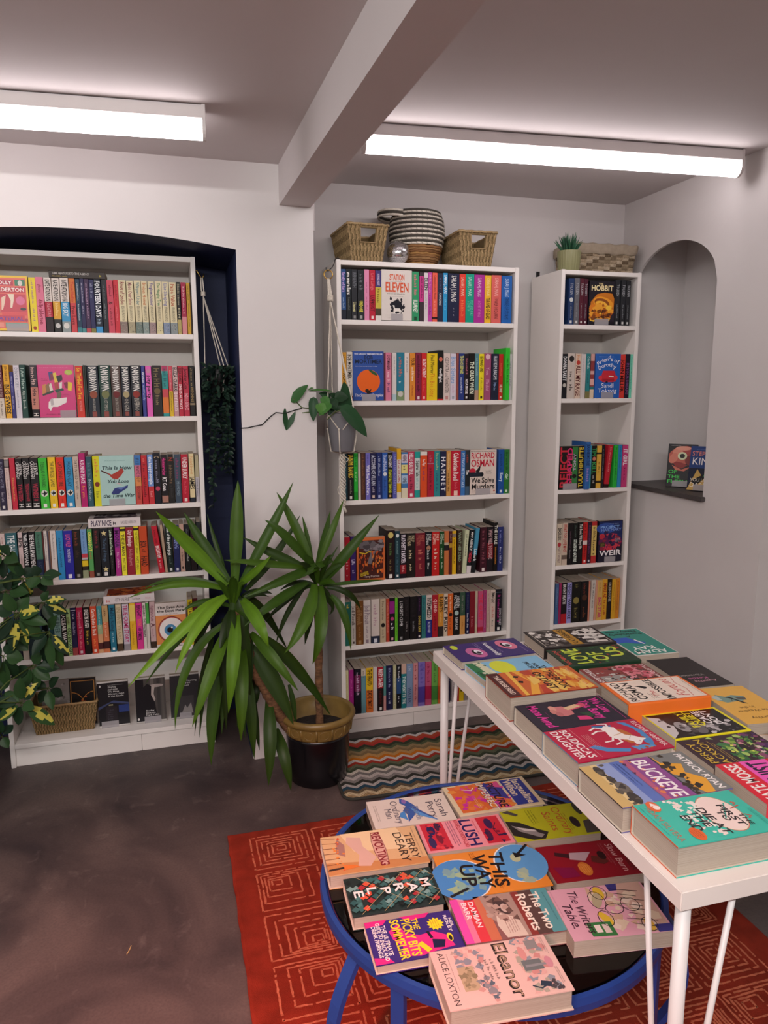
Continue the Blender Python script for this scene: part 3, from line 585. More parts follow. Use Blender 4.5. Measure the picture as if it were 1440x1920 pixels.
('l3',-618.7,27.4,197,0,'#b81a34',[],[('UNDER LURKY',0.06,0.5,'#eee2e0',0.62),('~',0.55,0.84,'#d85060',0.5)],{'logo': '#e8d8d0'},"red paperback with white capitals, between slate and cream, on the alcove bookcase's third shelf"),
('l3',-591.6,19.9,199,0,'#e0d0a0',[(0.9,1,'#1f2430')],[('Percival Everett',0.05,0.42,'#d07a30',0.5),('JAMES',0.47,0.73,'#17130f',0.85)],{},"cream paperback with large black title and navy foot, on the alcove bookcase's third shelf"),
('l3',-570.9,14.2,192,0,'#aca484',[(0.46,1,'#b8b4b8')],[('~',0.5,0.9,'#6a6880',0.6)],{},"pale olive paperback with grey lower half, beside cream, on the alcove bookcase's third shelf"),
('l4',-1311.1,16.5,197,0,'#cdb8b2',[],[('~',0.08,0.4,'#a06a60',0.5)],{},"blush paperback partly behind the leaves, beside teal, on the alcove bookcase's fourth shelf"),
('l4',-1280.7,39.4,199,0,'#2f5e66',[],[('THE SHARDS',0.05,0.55,'#dfe4e4',0.62),('~',0.62,0.9,'#b8c8c8',0.4)],{},"dark teal paperback very thick with white capitals, between blush and pink, alcove bookcase's fourth shelf"),
('l4',-1248.9,15.6,198,0,'#cab4b2',[],[('RIPE',0.1,0.3,'#1a1416',0.75),('~',0.44,0.66,'#a08884',0.4)],{},"pale pink paperback with black title, between teal and black, on the alcove bookcase's fourth shelf"),
('l4',-1230.5,17.9,197,0,'#171a1f',[],[('WILD WOMAN',0.04,0.66,'#e4e2e0',0.7)],{},"black paperback with white capitals, between pink and black, on the alcove bookcase's fourth shelf"),
('l4',-1208.1,22.8,199,0,'#150f11',[],[('THE PARIS APARTMENT',0.05,0.72,'#e8e4e2',0.66),('~',0.76,0.9,'#c8a070',0.4)],{'logo': '#e0dcd8'},"black paperback with a dense white title, between black and sage, alcove bookcase's fourth shelf"),
('l4',-1183.2,24.1,198,0,'#44705c',[(0.56,1,'#1c2a48')],[('~',0.06,0.48,'#28483a',0.6),('LUCY FOLEY',0.62,0.9,'#54607c',0.45)],{'logo': '#e0dcd8'},"sage paperback with navy lower half, between black and maroon, on the alcove bookcase's fourth shelf"),
('l4',-1168.0,4.2,197,0,'#5a2a28',[],[],{},"maroon paperback very thin, between sage and white, on the alcove bookcase's fourth shelf"),
('l4',-1158.6,11.9,199,0,'#cfc6c0',[],[('~',0.06,0.6,'#6a6460',0.5)],{},"white paperback with fine dark lettering, between maroon and mauve, on the alcove bookcase's fourth shelf"),
('l4',-1149.4,4.8,198,0,'#4c4858',[],[],{},"mauve paperback very thin, between white and tan, on the alcove bookcase's fourth shelf"),
('l4',-1144.1,4.0,197,0,'#7c5c4c',[],[],{},"tan paperback very thin, between mauve and ivory, on the alcove bookcase's fourth shelf"),
('l4',-1131.1,20.2,199,0,'#d2c8c2',[],[('~',0.06,0.6,'#7a7470',0.4)],{},"ivory paperback with fine dark lettering, between tan and azure, on the alcove bookcase's fourth shelf"),
('l4',-1106.9,23.5,198,0,'#2c86bc',[],[('~',0.15,0.75,'#1a4a70',0.5)],{},"azure paperback with faint dark lettering, between ivory and ultramarine, on the alcove bookcase's fourth shelf"),
('l4',-1077.3,33.1,196,0,'#252492',[],[('LUCY FOLEY',0.08,0.34,'#e05a8a',0.6),('THE MIDNIGHT FEAST',0.38,0.66,'#e4e4f0',0.5)],{'logo': '#e0dce8'},"ultramarine paperback with pink and white capitals, between azure and black, alcove bookcase's fourth shelf"),
('l4',-1045.7,27.5,199,0,'#181311',[],[('~',0.05,0.36,'#7a3a24',0.7),('~',0.42,0.6,'#3a2a20',0.7)],{'logo': '#8a8480'},"black paperback with rust lettering, between ultramarine and blue, on the alcove bookcase's fourth shelf"),
('l4',-1019.4,22.2,198,0,'#7098c4',[(0.5,0.58,'#b83a48'),(0.58,0.62,'#b8b0b0'),(0.62,0.84,'#241c14'),(0.64,0.76,'#d8b820'),(0.84,1,'#8a9070')],[('~',0.06,0.45,'#4a6a98',0.45)],{},"pale blue paperback with red band and yellow figure, on the alcove bookcase's fourth shelf"),
('l4',-996.2,17.5,197,0,'#529a54',[(0.86,1,'#8a4a38')],[('GREEN DOT',0.05,0.45,'#ece060',0.66),('~',0.48,0.64,'#b85a30',0.5)],{},"green paperback with yellow title and brick foot, between blue and black, alcove bookcase's fourth shelf"),
('l4',-972.3,24.5,199,0,'#171313',[],[('~',0.05,0.4,'#7a2a30',0.6)],{'logo': '#8a8a84'},"black paperback with dim red lettering, between green and midnight, on the alcove bookcase's fourth shelf"),
('l4',-942.8,31.1,198,0,'#14171f',[],[('The Song of Omega',0.2,0.68,'#54708c',0.5)],{'logo': '#d8d4d0','star': '#d8c890'},"midnight paperback with gold stars at head and foot, on the alcove bookcase's fourth shelf"),
('l4',-917.4,16.0,197,0,'#12110f',[],[('Let the Bones You Love',0.03,0.56,'#c8e0c0',0.6),('~',0.6,0.84,'#6a6a64',0.4)],{},"black paperback with greenish white lettering, between midnight and magenta, on the alcove bookcase's fourth shelf"),
('l4',-894.1,20.9,199,0,'#a82a84',[(0,0.42,'#8a2a86')],[('MONA',0.05,0.4,'#4a1450',0.75),('~',0.52,0.84,'#e8b0d0',0.5)],{},"magenta paperback with purple head, between black and yellow, on the alcove bookcase's fourth shelf"),
('l4',-872.2,19.4,198,0,'#e2d833',[(0.03,0.08,'#1a1a10')],[('THE HUMANS',0.14,0.6,'#3a3a10',0.55),('MATT HAIG',0.64,0.9,'#3a3a10',0.5)],{},"yellow paperback with black capitals and dog motif, between magenta and red, alcove bookcase's fourth shelf"),
('l4',-845.8,29.6,197,0,'#8c1c2c',[],[('Our Evenings',0.05,0.4,'#eed0d4',0.62),('Hollinghurst',0.46,0.8,'#d8909a',0.5)],{},"wine red paperback with pale pink title, between yellow and lemon, alcove bookcase's fourth shelf"),
('l4',-820.4,18.7,199,0,'#dcd22e',[(0.03,0.08,'#1a1a10')],[('THE MIDNIGHT LIBRARY',0.1,0.58,'#6a6a18',0.5),('MATT HAIG',0.62,0.9,'#2a2a10',0.5)],{},"lemon paperback with black capitals, between red and rust, on the alcove bookcase's fourth shelf"),
('l4',-794.1,29.8,198,0,'#c04820',[],[('BOX',0.3,0.44,'#2a1410',0.75),('of',0.47,0.54,'#2a1410',0.5),('HARD',0.62,0.84,'#2a1410',0.75)],{},"rust paperback with dark capitals, between lemon and red, on the alcove bookcase's fourth shelf"),
('l4',-727.1,22.0,197,-7,'#b8162c',[],[('~',0.08,0.4,'#6a0c18',0.6),('BALLROOM',0.42,0.68,'#eee0e0',0.6),('~',0.74,0.92,'#e0b0b0',0.5)],{},"red paperback leaning over the gap, between rust and tan, on the alcove bookcase's fourth shelf"),
('l4',-709.1,10.5,199,-4,'#b09880',[],[],{},"tan paperback thin and leaning, between red and black, on the alcove bookcase's fourth shelf"),
('l4',-690.6,23.4,198,-2,'#12221f',[],[('one of the good guys',0.05,0.64,'#e6ece8',0.6),('~',0.68,0.84,'#5a7068',0.5)],{'logo': '#d0d4d0'},"black paperback with bold white title, between tan and navy, on the alcove bookcase's fourth shelf"),
('l4',-665.4,22.9,197,0,'#20275a',[],[('HOUSING',0.12,0.5,'#8a98d0',0.65)],{'logo': '#d0d4e0'},"navy paperback with pale lettering, between black and buff, on the alcove bookcase's fourth shelf"),
('l4',-643.4,17.2,199,0,'#bc9a8a',[],[('~',0.6,0.78,'#5a4038',0.6),('o',0.88,0.95,'#3a2a24',0.7)],{},"buff paperback with small emblem at its foot, between navy and black, alcove bookcase's fourth shelf"),
('l4',-622.0,20.3,198,0,'#141618',[],[('~',0.1,0.3,'#6a6e70',0.5),('~',0.6,0.8,'#c8ccc8',0.4)],{},"black paperback with faint grey lettering, between buff and black, on the alcove bookcase's fourth shelf"),
('l4',-598.1,23.4,197,0,'#1c1114',[],[('~',0.2,0.7,'#5a2028',0.6)],{},"black paperback with dim red lettering, between black and grey, on the alcove bookcase's fourth shelf"),
('l4',-575.9,15.7,205,0,'#1f2326',[],[],{},"dark grey paperback tall, against the side panel, beside black, on the alcove bookcase's fourth shelf"),
('l5',-1320.2,16.8,197,0,'#8a5c4c',[],[],{},"umber paperback behind the leaves, beside blue, on the alcove bookcase's fifth shelf"),
('l5',-1301.4,17.8,199,0,'#20386a',[],[],{},"blue paperback behind the leaves, between umber and black, on the alcove bookcase's fifth shelf"),
('l5',-1282.1,17.9,198,0,'#1a1a2a',[],[],{},"black paperback behind the leaves, between blue and cream, on the alcove bookcase's fifth shelf"),
('l5',-1260.7,21.9,197,0,'#b9ab9f',[],[],{},"cream paperback behind the leaves, between black and green, on the alcove bookcase's fifth shelf"),
('l5',-1237.3,22.0,199,0,'#24383c',[],[],{},"dark green paperback behind the leaves, between cream and blue, on the alcove bookcase's fifth shelf"),
('l5',-1210.9,28.0,198,0,'#34485a',[],[],{},"grey blue paperback behind the leaves, between green and teal, on the alcove bookcase's fifth shelf"),
('l5',-1164.6,20.3,197,0,'#1f454a',[],[('Freak',0.15,0.4,'#a8c4c4',0.6)],{},"dark teal paperback with pale script, between blue and teal, on the alcove bookcase's fifth shelf"),
('l5',-1139.2,25.4,199,0,'#8cb0a8',[],[('TIME RIVER',0.05,0.5,'#4a6a64',0.7)],{},"pale teal paperback with grey green capitals, between teal and black, alcove bookcase's fifth shelf"),
('l5',-1115.2,17.7,198,0,'#18130f',[],[('NUCLEAR WAR',0.03,0.72,'#eae6e0',0.78)],{},"black paperback with heavy white capitals, between teal and green, on the alcove bookcase's fifth shelf"),
('l5',-1096.9,14.7,197,0,'#a4c884',[],[('OLD ENOUGH',0.4,0.96,'#1c2814',0.7),('~',0.1,0.34,'#6a5a30',0.7)],{},"pale green paperback with black capitals, between black and navy, on the alcove bookcase's fifth shelf"),
('l5',-1078.2,19.6,199,0,'#1f1b40',[(0.05,0.06,'#d0d0e0'),(0.84,1,'#a84c4c')],[('~',0.1,0.24,'#c8c4d8',0.4),('~',0.3,0.6,'#a8a4c0',0.6)],{},"navy paperback with brick foot, between green and crimson, on the alcove bookcase's fifth shelf"),
('l5',-1055.0,23.7,198,0,'#ac1a44',[],[('Daisy Jones & The Six',0.06,0.66,'#e0a8b8',0.5),('~',0.7,0.9,'#e08090',0.5)],{'logo': '#e0c8d0'},"crimson paperback with pale pink script, between navy and black, on the alcove bookcase's fifth shelf"),
('l5',-1029.0,24.5,197,0,'#181210',[],[('EVELYN HUGO',0.05,0.44,'#ece8e0',0.6),('~',0.5,0.8,'#d8b840',0.5)],{},"black paperback with white and yellow capitals, between crimson and vermilion, alcove bookcase's fifth shelf"),
('l5',-1002.6,23.4,199,0,'#c84a2c',[],[('Carrie Soto Is Back',0.05,0.62,'#f0dcd0',0.55),('~',0.7,0.88,'#e8904a',0.5)],{'logo': '#f0dcd0'},"vermilion paperback with white script, between black and teal, on the alcove bookcase's fifth shelf"),
('l5',-980.4,18.7,198,0,'#40888c',[(0.4,0.6,'#98a880'),(0.6,1,'#cc9a70'),(0.78,0.92,'#4a2020')],[('~',0.08,0.5,'#b8d4c8',0.45)],{},"teal paperback fading to tan with dark palm, between vermilion and tan, alcove bookcase's fifth shelf"),
('l5',-958.4,22.5,197,0,'#b89868',[(0.35,1,'#c8744c'),(0.76,0.92,'#3a1818')],[('~',0.06,0.24,'#6a4a30',0.6),('~',0.36,0.68,'#e8b8a0',0.45)],{},"tan paperback fading to orange with dark palm, between teal and peacock, alcove bookcase's fifth shelf"),
('l5',-932.2,22.4,199,0,'#206c84',[],[('Malibu Rising',0.06,0.56,'#123c54',0.66),('~',0.6,0.84,'#a8c8d0',0.45)],{'logo': '#d8e4e4'},"peacock paperback with navy title, between tan and sand, on the alcove bookcase's fifth shelf"),
('l5',-906.6,22.3,198,0,'#c8b898',[(0.84,1,'#4a3624')],[('IN FIVE YEARS',0.06,0.76,'#a89874',0.62)],{},"sand paperback with dark brown foot, between peacock and lilac, on the alcove bookcase's fifth shelf"),
('l5',-879.6,24.1,197,0,'#c0b8c4',[(0.86,1,'#8a8488')],[('TRUE CRIME STORY',0.02,0.82,'#b01c60',0.66)],{},"pale lilac paperback with bold magenta capitals, between sand and golden, alcove bookcase's fifth shelf"),
('l5',-853.2,23.4,199,0,'#dcac2a',[(0.04,0.38,'#e4c860')],[('~',0.44,0.9,'#a87a10',0.45)],{},"golden paperback with ruled paler head, between lilac and pink, on the alcove bookcase's fifth shelf"),
('l5',-827.3,24.1,198,0,'#d03488',[],[('BRIGHT',0.05,0.3,'#4a1040',0.6),('YOUNG',0.34,0.5,'#e87a60',0.6),('WOMEN',0.54,0.8,'#4a1040',0.6)],{},"hot pink paperback with dark capitals, between golden and white, on the alcove bookcase's fifth shelf"),
('l5',-807.5,12.8,197,0,'#d0c8c0',[],[('HAN KANG',0.04,0.3,'#1a1814',0.6),('THE VEGETARIAN',0.34,0.74,'#1a1814',0.6)],{},"white paperback with small black capitals, between pink and white, on the alcove bookcase's fifth shelf"),
('l5',-794.2,11.6,199,0,'#ccc4bc',[(0.02,0.46,'#48a048')],[],{},"white paperback with green upper half, between white and rose, on the alcove bookcase's fifth shelf"),
('l5',-775.1,21.4,198,0,'#c0a4a4',[(0.86,1,'#3a2a20')],[('Human Acts',0.06,0.42,'#8a5a68',0.6),('A',0.46,0.54,'#5a2a34',0.7),('~',0.58,0.8,'#9a7078',0.5)],{},"dusty rose paperback with plum lettering, between white and yellow, on the alcove bookcase's fifth shelf"),
('l5',-623.5,19.6,197,0,'#d2bc24',[],[('WHAT AN',0.05,0.34,'#2a2408',0.6),('~',0.4,0.8,'#5a5010',0.5)],{},"yellow paperback with dark capitals, between rose and red, on the alcove bookcase's fifth shelf"),
('l5',-602.2,19.9,199,0,'#4c1018',[],[('~',0.1,0.6,'#7a2a30',0.5)],{'logo': '#c08a80'},"dark red paperback with tiny emblem, beside yellow, on the alcove bookcase's fifth shelf"),
('c1',29.5,20.5,197,0,'#2a4f84',[(0.8,1,'#1f2430')],[('family of liars',0.06,0.45,'#c8a8e0',0.66),('~',0.56,0.8,'#a8c0d8',0.45)],{},"blue paperback with violet and white lettering, beside black, on the middle bookcase's top shelf"),
('c1',52.0,21.7,199,0,'#1a2024',[],[('we were liars',0.06,0.5,'#f0f0ea',0.7),('~',0.56,0.82,'#7a8078',0.45)],{},"black paperback with bold white title, between blue and charcoal, on the middle bookcase's top shelf"),
('c1',75.7,22.9,198,0,'#2a2c31',[],[('BENEATH',0.06,0.36,'#6a6e74',0.6),('Unseen',0.64,0.84,'#dcd8a0',0.6)],{'logo': '#8a8a88'},"charcoal paperback with ghosted grey capitals, between black and charcoal, on the middle bookcase's top shelf"),
('c1',102.2,26.0,197,0,'#25282c',[],[('~',0.08,0.4,'#6a6e72',0.7),('UNDONE',0.62,0.84,'#e0d850',0.55)],{'logo': '#a0a09c'},"charcoal paperback with yellow lower lettering, between charcoal and pink, on the middle bookcase's top shelf"),
('c1',126.7,20.2,199,0,'#e08cb0',[],[('~',0.25,0.5,'#b85a80',0.4),('~',0.54,0.8,'#b85a80',0.45)],{},"pink paperback with faint lettering, between charcoal and red, on the middle bookcase's top shelf"),
('c1',150.5,24.4,198,0,'#bc243a',[],[('Lois Lunga',0.06,0.4,'#d86a70',0.6),('LUPKUST',0.5,0.82,'#4a0a14',0.66)],{'logo': '#e8d8d4'},"red paperback with dark red title, between pink and yellow, on the middle bookcase's top shelf"),
('c1',175.9,24.5,197,0,'#c8b84a',[(0,0.33,'#403a74'),(0.76,1,'#4a4030'),(0.9,1,'#e0dcd4')],[('HOWARD LINSKEY',0.06,0.3,'#d0c8e0',0.6),('~',0.36,0.7,'#7a7020',0.7)],{},"yellow paperback with violet head and dark foot, between red and green, middle bookcase's top shelf"),
('c1',335.7,30.4,199,0,'#2f9664',[],[('~',0.06,0.52,'#d86a84',0.55),('BILLARNEY',0.56,0.82,'#eef0e8',0.6)],{'logo': '#1a4a30'},"green paperback with pink and white lettering, between yellow and charcoal, middle bookcase's top shelf"),
('c1',362.6,17.8,198,0,'#3c3137',[(0.08,0.6,'#c83a86')],[('~',0.1,0.55,'#5a1a40',0.6)],{},"charcoal paperback with magenta title panel, between green and white, on the middle bookcase's top shelf"),
('c1',382.1,16.2,197,0,'#d8ced0',[],[('EILEEN',0.1,0.36,'#221c24',0.8),('~',0.42,0.75,'#8a8488',0.5)],{},"white paperback with black title, between charcoal and purple, on the middle bookcase's top shelf"),
('c1',399.9,17.0,199,0,'#bc469e',[],[('~',0.05,0.42,'#f0b0b8',0.6),('~',0.46,0.86,'#5a1a5a',0.6)],{},"purple paperback with dark and pale script, between white and coral, middle bookcase's top shelf"),
('c1',420.8,20.9,198,0,'#e8624e',[(0.9,0.95,'#3a1010')],[('Convenience Store Woman',0.05,0.54,'#5a1a20',0.5),('~',0.58,0.84,'#f0a090',0.5)],{},"coral paperback with dark lettering, between purple and blue, on the middle bookcase's top shelf"),
('c1',444.6,23.8,197,0,'#25293f',[],[('~',0.1,0.34,'#5a5a80',0.5),('JOHN KEARNS',0.4,0.66,'#e4e0e0',0.45)],{},"ink blue paperback with small white author name, between coral and cyan, middle bookcase's top shelf"),
('c1',467.7,19.6,199,0,'#2a96cc',[],[('SARAH J. MAAS',0.04,0.42,'#e8f4f8',0.6),('~',0.5,0.8,'#8ad0e8',0.55)],{},"cyan paperback with white capitals, between blue and navy, on the middle bookcase's top shelf"),
('c1',504.3,49.6,198,0,'#1f2340',[],[('SARAH J. MAAS',0.04,0.58,'#f0eee8',0.45),('HOUSE',0.7,0.73,'#c8c4c8',0.5),('SKY',0.77,0.79,'#c8c4c8',0.4),('BREATH',0.84,0.87,'#c8c4c8',0.6)],{},"navy paperback very thick with large white capitals, between cyan and red, middle bookcase's top shelf"),
('c1',543.7,27.2,197,0,'#dd3c2e',[],[('SARAH J. MAAS',0.06,0.46,'#f0d0b8',0.5),('~',0.54,0.88,'#f08050',0.6)],{},"red paperback with orange foot lettering, between navy and emerald, on the middle bookcase's top shelf"),
('c1',577.3,37.6,199,0,'#0f9a80',[],[('SARAH J. MAAS',0.06,0.46,'#c8ece0',0.4),('A COURT OF',0.56,0.76,'#7ad0b8',0.35,-0.15),('MIST AND FURY',0.54,0.86,'#7ad0b8',0.35,0.2)],{},"emerald paperback with mint lettering, between red and magenta, on the middle bookcase's top shelf"),
('c1',621.4,47.7,198,0,'#a82c90',[],[('SARAH J. MAAS',0.06,0.46,'#f0d0e8',0.34),('A COURT OF WINGS',0.54,0.88,'#e888c8',0.4)],{},"magenta paperback thick with pale lettering, between emerald and yellow, on the middle bookcase's top shelf"),
('c1',661.4,29.5,197,0,'#e8b42e',[],[('SARAH J. MAAS',0.06,0.44,'#f4e0a0',0.45),('THRONE OF GLASS',0.47,0.92,'#3a2a10',0.6)],{},"yellow paperback with dark slab title, between magenta and salmon, on the middle bookcase's top shelf"),
('c1',699.9,44.6,199,0,'#d8645e',[],[('SARAH J. MAAS',0.06,0.44,'#f0b8b0',0.38),('TOWER OF DAWN',0.46,0.9,'#3a1414',0.5)],{},"salmon paperback with black slab title, between yellow and cobalt, on the middle bookcase's top shelf"),
('c1',748.4,46.7,198,0,'#2260ac',[],[('SARAH J. MAAS',0.06,0.44,'#c8dcf0',0.38),('EMPIRE OF STORMS',0.46,0.92,'#12305a',0.48)],{},"cobalt paperback with dark slab title, beside salmon, on the middle bookcase's top shelf"),
('c2',28.7,18.9,197,0,'#d49a30',[],[('~',0.06,0.4,'#3a2408',0.6),('ACH',0.42,0.6,'#2a1a08',0.6)],{},"orange paperback with black handwriting, behind white cord, beside cream, on the middle bookcase's second shelf"),
('c2',51.7,24.4,199,0,'#d4ccc0',[(0.9,1,'#9a5a48')],[('BOB MORTIMER',0.05,0.54,'#1a1814',0.62),('~',0.6,0.86,'#8a7a80',0.6)],{},"cream paperback with black author name, between orange and pink, on the middle bookcase's second shelf"),
('c2',218.3,24.4,198,0,'#d47a96',[],[('LUCY MANGAN',0.05,0.36,'#2a1420',0.55),('~',0.4,0.6,'#f0d0d8',0.6),('~',0.64,0.86,'#4a2a6a',0.6)],{},"pink paperback with black and red lettering, between cream and white, middle bookcase's second shelf"),
('c2',243.8,18.0,197,0,'#d4ceca',[(0.86,1,'#a8c0c4')],[('~',0.08,0.46,'#8a8684',0.45)],{},"white paperback with fine grey lettering, between pink and teal, on the middle bookcase's second shelf"),
('c2',270.4,32.0,199,0,'#277890',[(0.8,1,'#7a9068')],[('~',0.1,0.56,'#b8685a',0.6),('~',0.6,0.68,'#d8e4e8',0.6)],{'dot': (0.86,'#c8c4bc')},"teal paperback with rust title and meadow foot, between white and off-white, middle bookcase's second shelf"),
('c2',299.1,22.0,198,0,'#d8cec8',[],[('~',0.1,0.42,'#8a8280',0.4)],{},"off-white paperback with tiny lettering, between teal and orange, on the middle bookcase's second shelf"),
('c2',323.6,23.7,197,0,'#da8a30',[],[('YOUR',0.1,0.26,'#2a1408',0.66),('~',0.3,0.62,'#f4e8d8',0.6),('~',0.68,0.9,'#a84a20',0.5)],{},"orange paperback with white and brown lettering, between off-white and plum, middle bookcase's second shelf"),
('c2',349.3,24.3,199,0,'#84203e',[],[('~',0.06,0.64,'#3a0c20',0.6),('~',0.68,0.86,'#3a0c20',0.6)],{'logo': '#e8d8d4'},"plum paperback with dark lettering, between orange and red, on the middle bookcase's second shelf"),
('c2',374.9,22.0,198,0,'#cc242c',[],[('SILENT PATIENT',0.12,0.52,'#f4e6e2',0.6),('~',0.58,0.82,'#e06060',0.5)],{'logo': '#f0b8b0'},"red paperback with white capitals, between plum and yellow, on the middle bookcase's second shelf"),
('c2',410.9,46.3,197,0,'#e6c41c',[],[('Paul Murray',0.04,0.42,'#2a2208',0.4),('The Bee Sting',0.42,0.92,'#d87a20',0.45)],{},"yellow paperback with black author script and orange title, on the middle bookcase's second shelf"),
('c2',448.6,25.2,210,0,'#161414',[(0.97,1,'#c02a30')],[('twilight',0.36,0.64,'#ece8e6',0.6)],{'dot': (0.18,'#c86a58')},"black paperback taller, with white title and flower, between yellow and blush, middle bookcase's second shelf"),
('c2',477.4,29.5,198,0,'#d8c6be',[],[('CLEOPATRA and',0.08,0.5,'#1c1816',0.5),('FRANKENSTEIN',0.52,0.84,'#1c1816',0.5)],{'logo': '#c08a84'},"blush paperback with black capitals, between black and white, on the middle bookcase's second shelf"),
('c2',507.1,26.5,197,0,'#d2cad6',[],[('Blue Sisters',0.06,0.64,'#8aa8d0',0.72),('~',0.68,0.84,'#c8a0b8',0.45)],{'logo': '#a0a4b0'},"white paperback with pale blue title, between blush and brick, on the middle bookcase's second shelf"),
('c2',526.5,9.3,199,0,'#904c44',[],[],{},"brick paperback very thin, between white and blue, on the middle bookcase's second shelf"),
('c2',544.7,24.2,198,0,'#26387a',[],[('THE HOUSEMAID',0.05,0.44,'#d8dc60',0.6),('~',0.52,0.88,'#c8d0e8',0.5)],{},"blue paperback with yellow and white capitals, between brick and black, middle bookcase's second shelf"),
('c2',568.3,20.0,197,0,'#20141e',[],[('~',0.1,0.5,'#c06a7a',0.6),('NITA PROSE',0.54,0.86,'#ece4e4',0.55)],{'logo': '#e0e0dc'},"black paperback with pink and white lettering, between blue and black, middle bookcase's second shelf"),
('c2',592.5,24.9,199,0,'#161310',[],[('THE GREAT WHEN',0.18,0.86,'#eaf0d8',0.72)],{},"black paperback with tall white title, between black and teal, on the middle bookcase's second shelf"),
('c2',615.4,18.0,198,0,'#54868e',[(0.78,1,'#b09078')],[('~',0.1,0.5,'#a8c8c8',0.6)],{},"grey teal paperback with tan foot, between black and lemon, on the middle bookcase's second shelf"),
('c2',637.8,22.8,197,0,'#e8d622',[],[('LEONARD AND',0.05,0.4,'#1c1808',0.6),('~',0.5,0.84,'#8a7a10',0.45)],{'logo': '#2a2408'},"lemon paperback with small black capitals, between teal and mauve, on the middle bookcase's second shelf"),
('c2',666.3,31.2,199,0,'#a04e72',[],[('Yours',0.3,0.46,'#e0b8c8',0.5),('Mischief',0.56,0.8,'#e0a8c0',0.5)],{'dot': (0.07,'#e0b8c0')},"mauve paperback with pale blurred lettering, between lemon and navy, on the middle bookcase's second shelf"),
('c2',700.9,33.4,198,0,'#1c2136',[],[('HARUKI MURAKAMI',0.05,0.56,'#e4e8ee',0.5),('~',0.62,0.86,'#8aa0c8',0.5)],{},"navy paperback with white author name, between mauve and red, on the middle bookcase's second shelf"),
('c2',728.8,19.3,197,0,'#c82c24',[],[('~',0.2,0.5,'#e07050',0.5),('HUMP',0.66,0.84,'#f0dcc8',0.6)],{'logo': '#e8d0c0'},"red paperback with cream lower title, between navy and green, on the middle bookcase's second shelf"),
('c2',750.2,20.4,222,0,'#2fbe30',[],[('~',0.2,0.7,'#145a18',0.55)],{'pull': 0.02},"vivid green paperback taller, jutting above the row, between red and grey, middle bookcase's second shelf"),
('c2',772.0,18.0,198,0,'#ccc8ca',[],[('THE BOOK OF ATLAS',0.16,0.7,'#7a8a90',0.5)],{},"pale grey paperback with soft grey capitals, beside green, on the middle bookcase's second shelf"),
('c3',28.7,18.4,197,0,'#1c444e',[],[('~',0.15,0.5,'#5a8a90',0.6),('~',0.6,0.9,'#a8c4c4',0.45)],{},"dark teal paperback behind the white cord, beside black, on the middle bookcase's third shelf"),
('c3',51.7,24.7,199,0,'#151310',[],[('IAIN M. BANKS',0.03,0.52,'#e8c840',0.8),('~',0.57,0.86,'#a8a090',0.4)],{'logo': '#e0dcd4'},"black paperback with heavy yellow capitals, between teal and green, on the middle bookcase's third shelf"),
('c3',74.2,16.9,198,0,'#22ac32',[(0.82,1,'#148a24')],[('~',0.05,0.3,'#0f5a18',0.6),('~',0.4,0.62,'#a8e0a0',0.5)],{},"green paperback with pale lettering, between black and cream, on the middle bookcase's third shelf"),
('c3',89.3,10.4,197,0,'#c8c0b4',[],[],{},"cream paperback thin and unprinted, between green and brown, on the middle bookcase's third shelf"),
('c3',105.7,19.1,199,0,'#4e3024',[],[('~',0.06,0.5,'#8a5a3c',0.65),('~',0.55,0.9,'#7a4c34',0.6)],{},"brown paperback with copper lettering, between cream and lavender, on the middle bookcase's third shelf"),
('c3',126.7,19.9,198,0,'#706cbc',[],[('Wish You Were Here',0.26,0.9,'#f0eef4',0.6),('~',0.05,0.22,'#4a3a80',0.5)],{},"lavender paperback with white title, between brown and navy, on the middle bookcase's third shelf"),
('c3',150.5,24.9,197,0,'#1c1a42',[],[('ACCOMPLICE VILLAIN',0.05,0.7,'#c8ccdc',0.64),('~',0.74,0.86,'#c0b8c8',0.5)],{'logo': '#d0b8a8'},"navy paperback with large white capitals, between lavender and navy, on the middle bookcase's third shelf"),
('c3',176.1,23.4,199,0,'#1d2c68',[],[('~',0.08,0.55,'#b8c4e0',0.5),('~',0.62,0.86,'#7a8ac0',0.4)],{'logo': '#a8b4e0'},"navy paperback with fine white lettering, between navy and blue, on the middle bookcase's third shelf"),
('c3',200.9,23.5,198,0,'#2f5cac',[],[('David Nicholls',0.06,0.4,'#c8d4ec',0.6),('~',0.56,0.86,'#20407a',0.6)],{'dot': (0.46,'#d8dce0')},"blue paperback with pale script and white leaf, between navy and black, middle bookcase's third shelf"),
('c3',224.1,20.0,197,0,'#12110f',[],[('LIZ NUGENT',0.05,0.32,'#eceae4',0.62),('STRANGE SALLY DIAMOND',0.36,0.88,'#d4e040',0.62)],{'logo': '#d0a060'},"black paperback with white and yellow-green capitals, between blue and violet, middle bookcase's third shelf"),
('c3',244.4,17.7,199,0,'#5254a0',[],[('SARAH MORGENSTERN',0.04,0.9,'#9a9ad8',0.5)],{},"violet paperback with pale spaced capitals, between black and white, on the middle bookcase's third shelf"),
('c3',264.1,18.7,214,0,'#d8d0c4',[(0,0.22,'#dca820'),(0.7,0.88,'#dca820')],[('~',0.24,0.68,'#b02828',0.6)],{},"white paperback tall, with gold head and foot, between violet and blue, middle bookcase's third shelf"),
('c3',288.6,27.4,197,0,'#4276ac',[(0.04,0.23,'#d8d0dc'),(0.27,0.46,'#e0d488'),(0.5,0.68,'#a8c0d8'),(0.78,1,'#dcd4b8')],[('HERE',0.06,0.2,'#6a5a70',0.6),('~',0.3,0.42,'#5a5a40',0.6),('ONE',0.55,0.66,'#3a4a60',0.6)],{},"blue paperback with cream letter panels, between white and raspberry, on the middle bookcase's third shelf"),
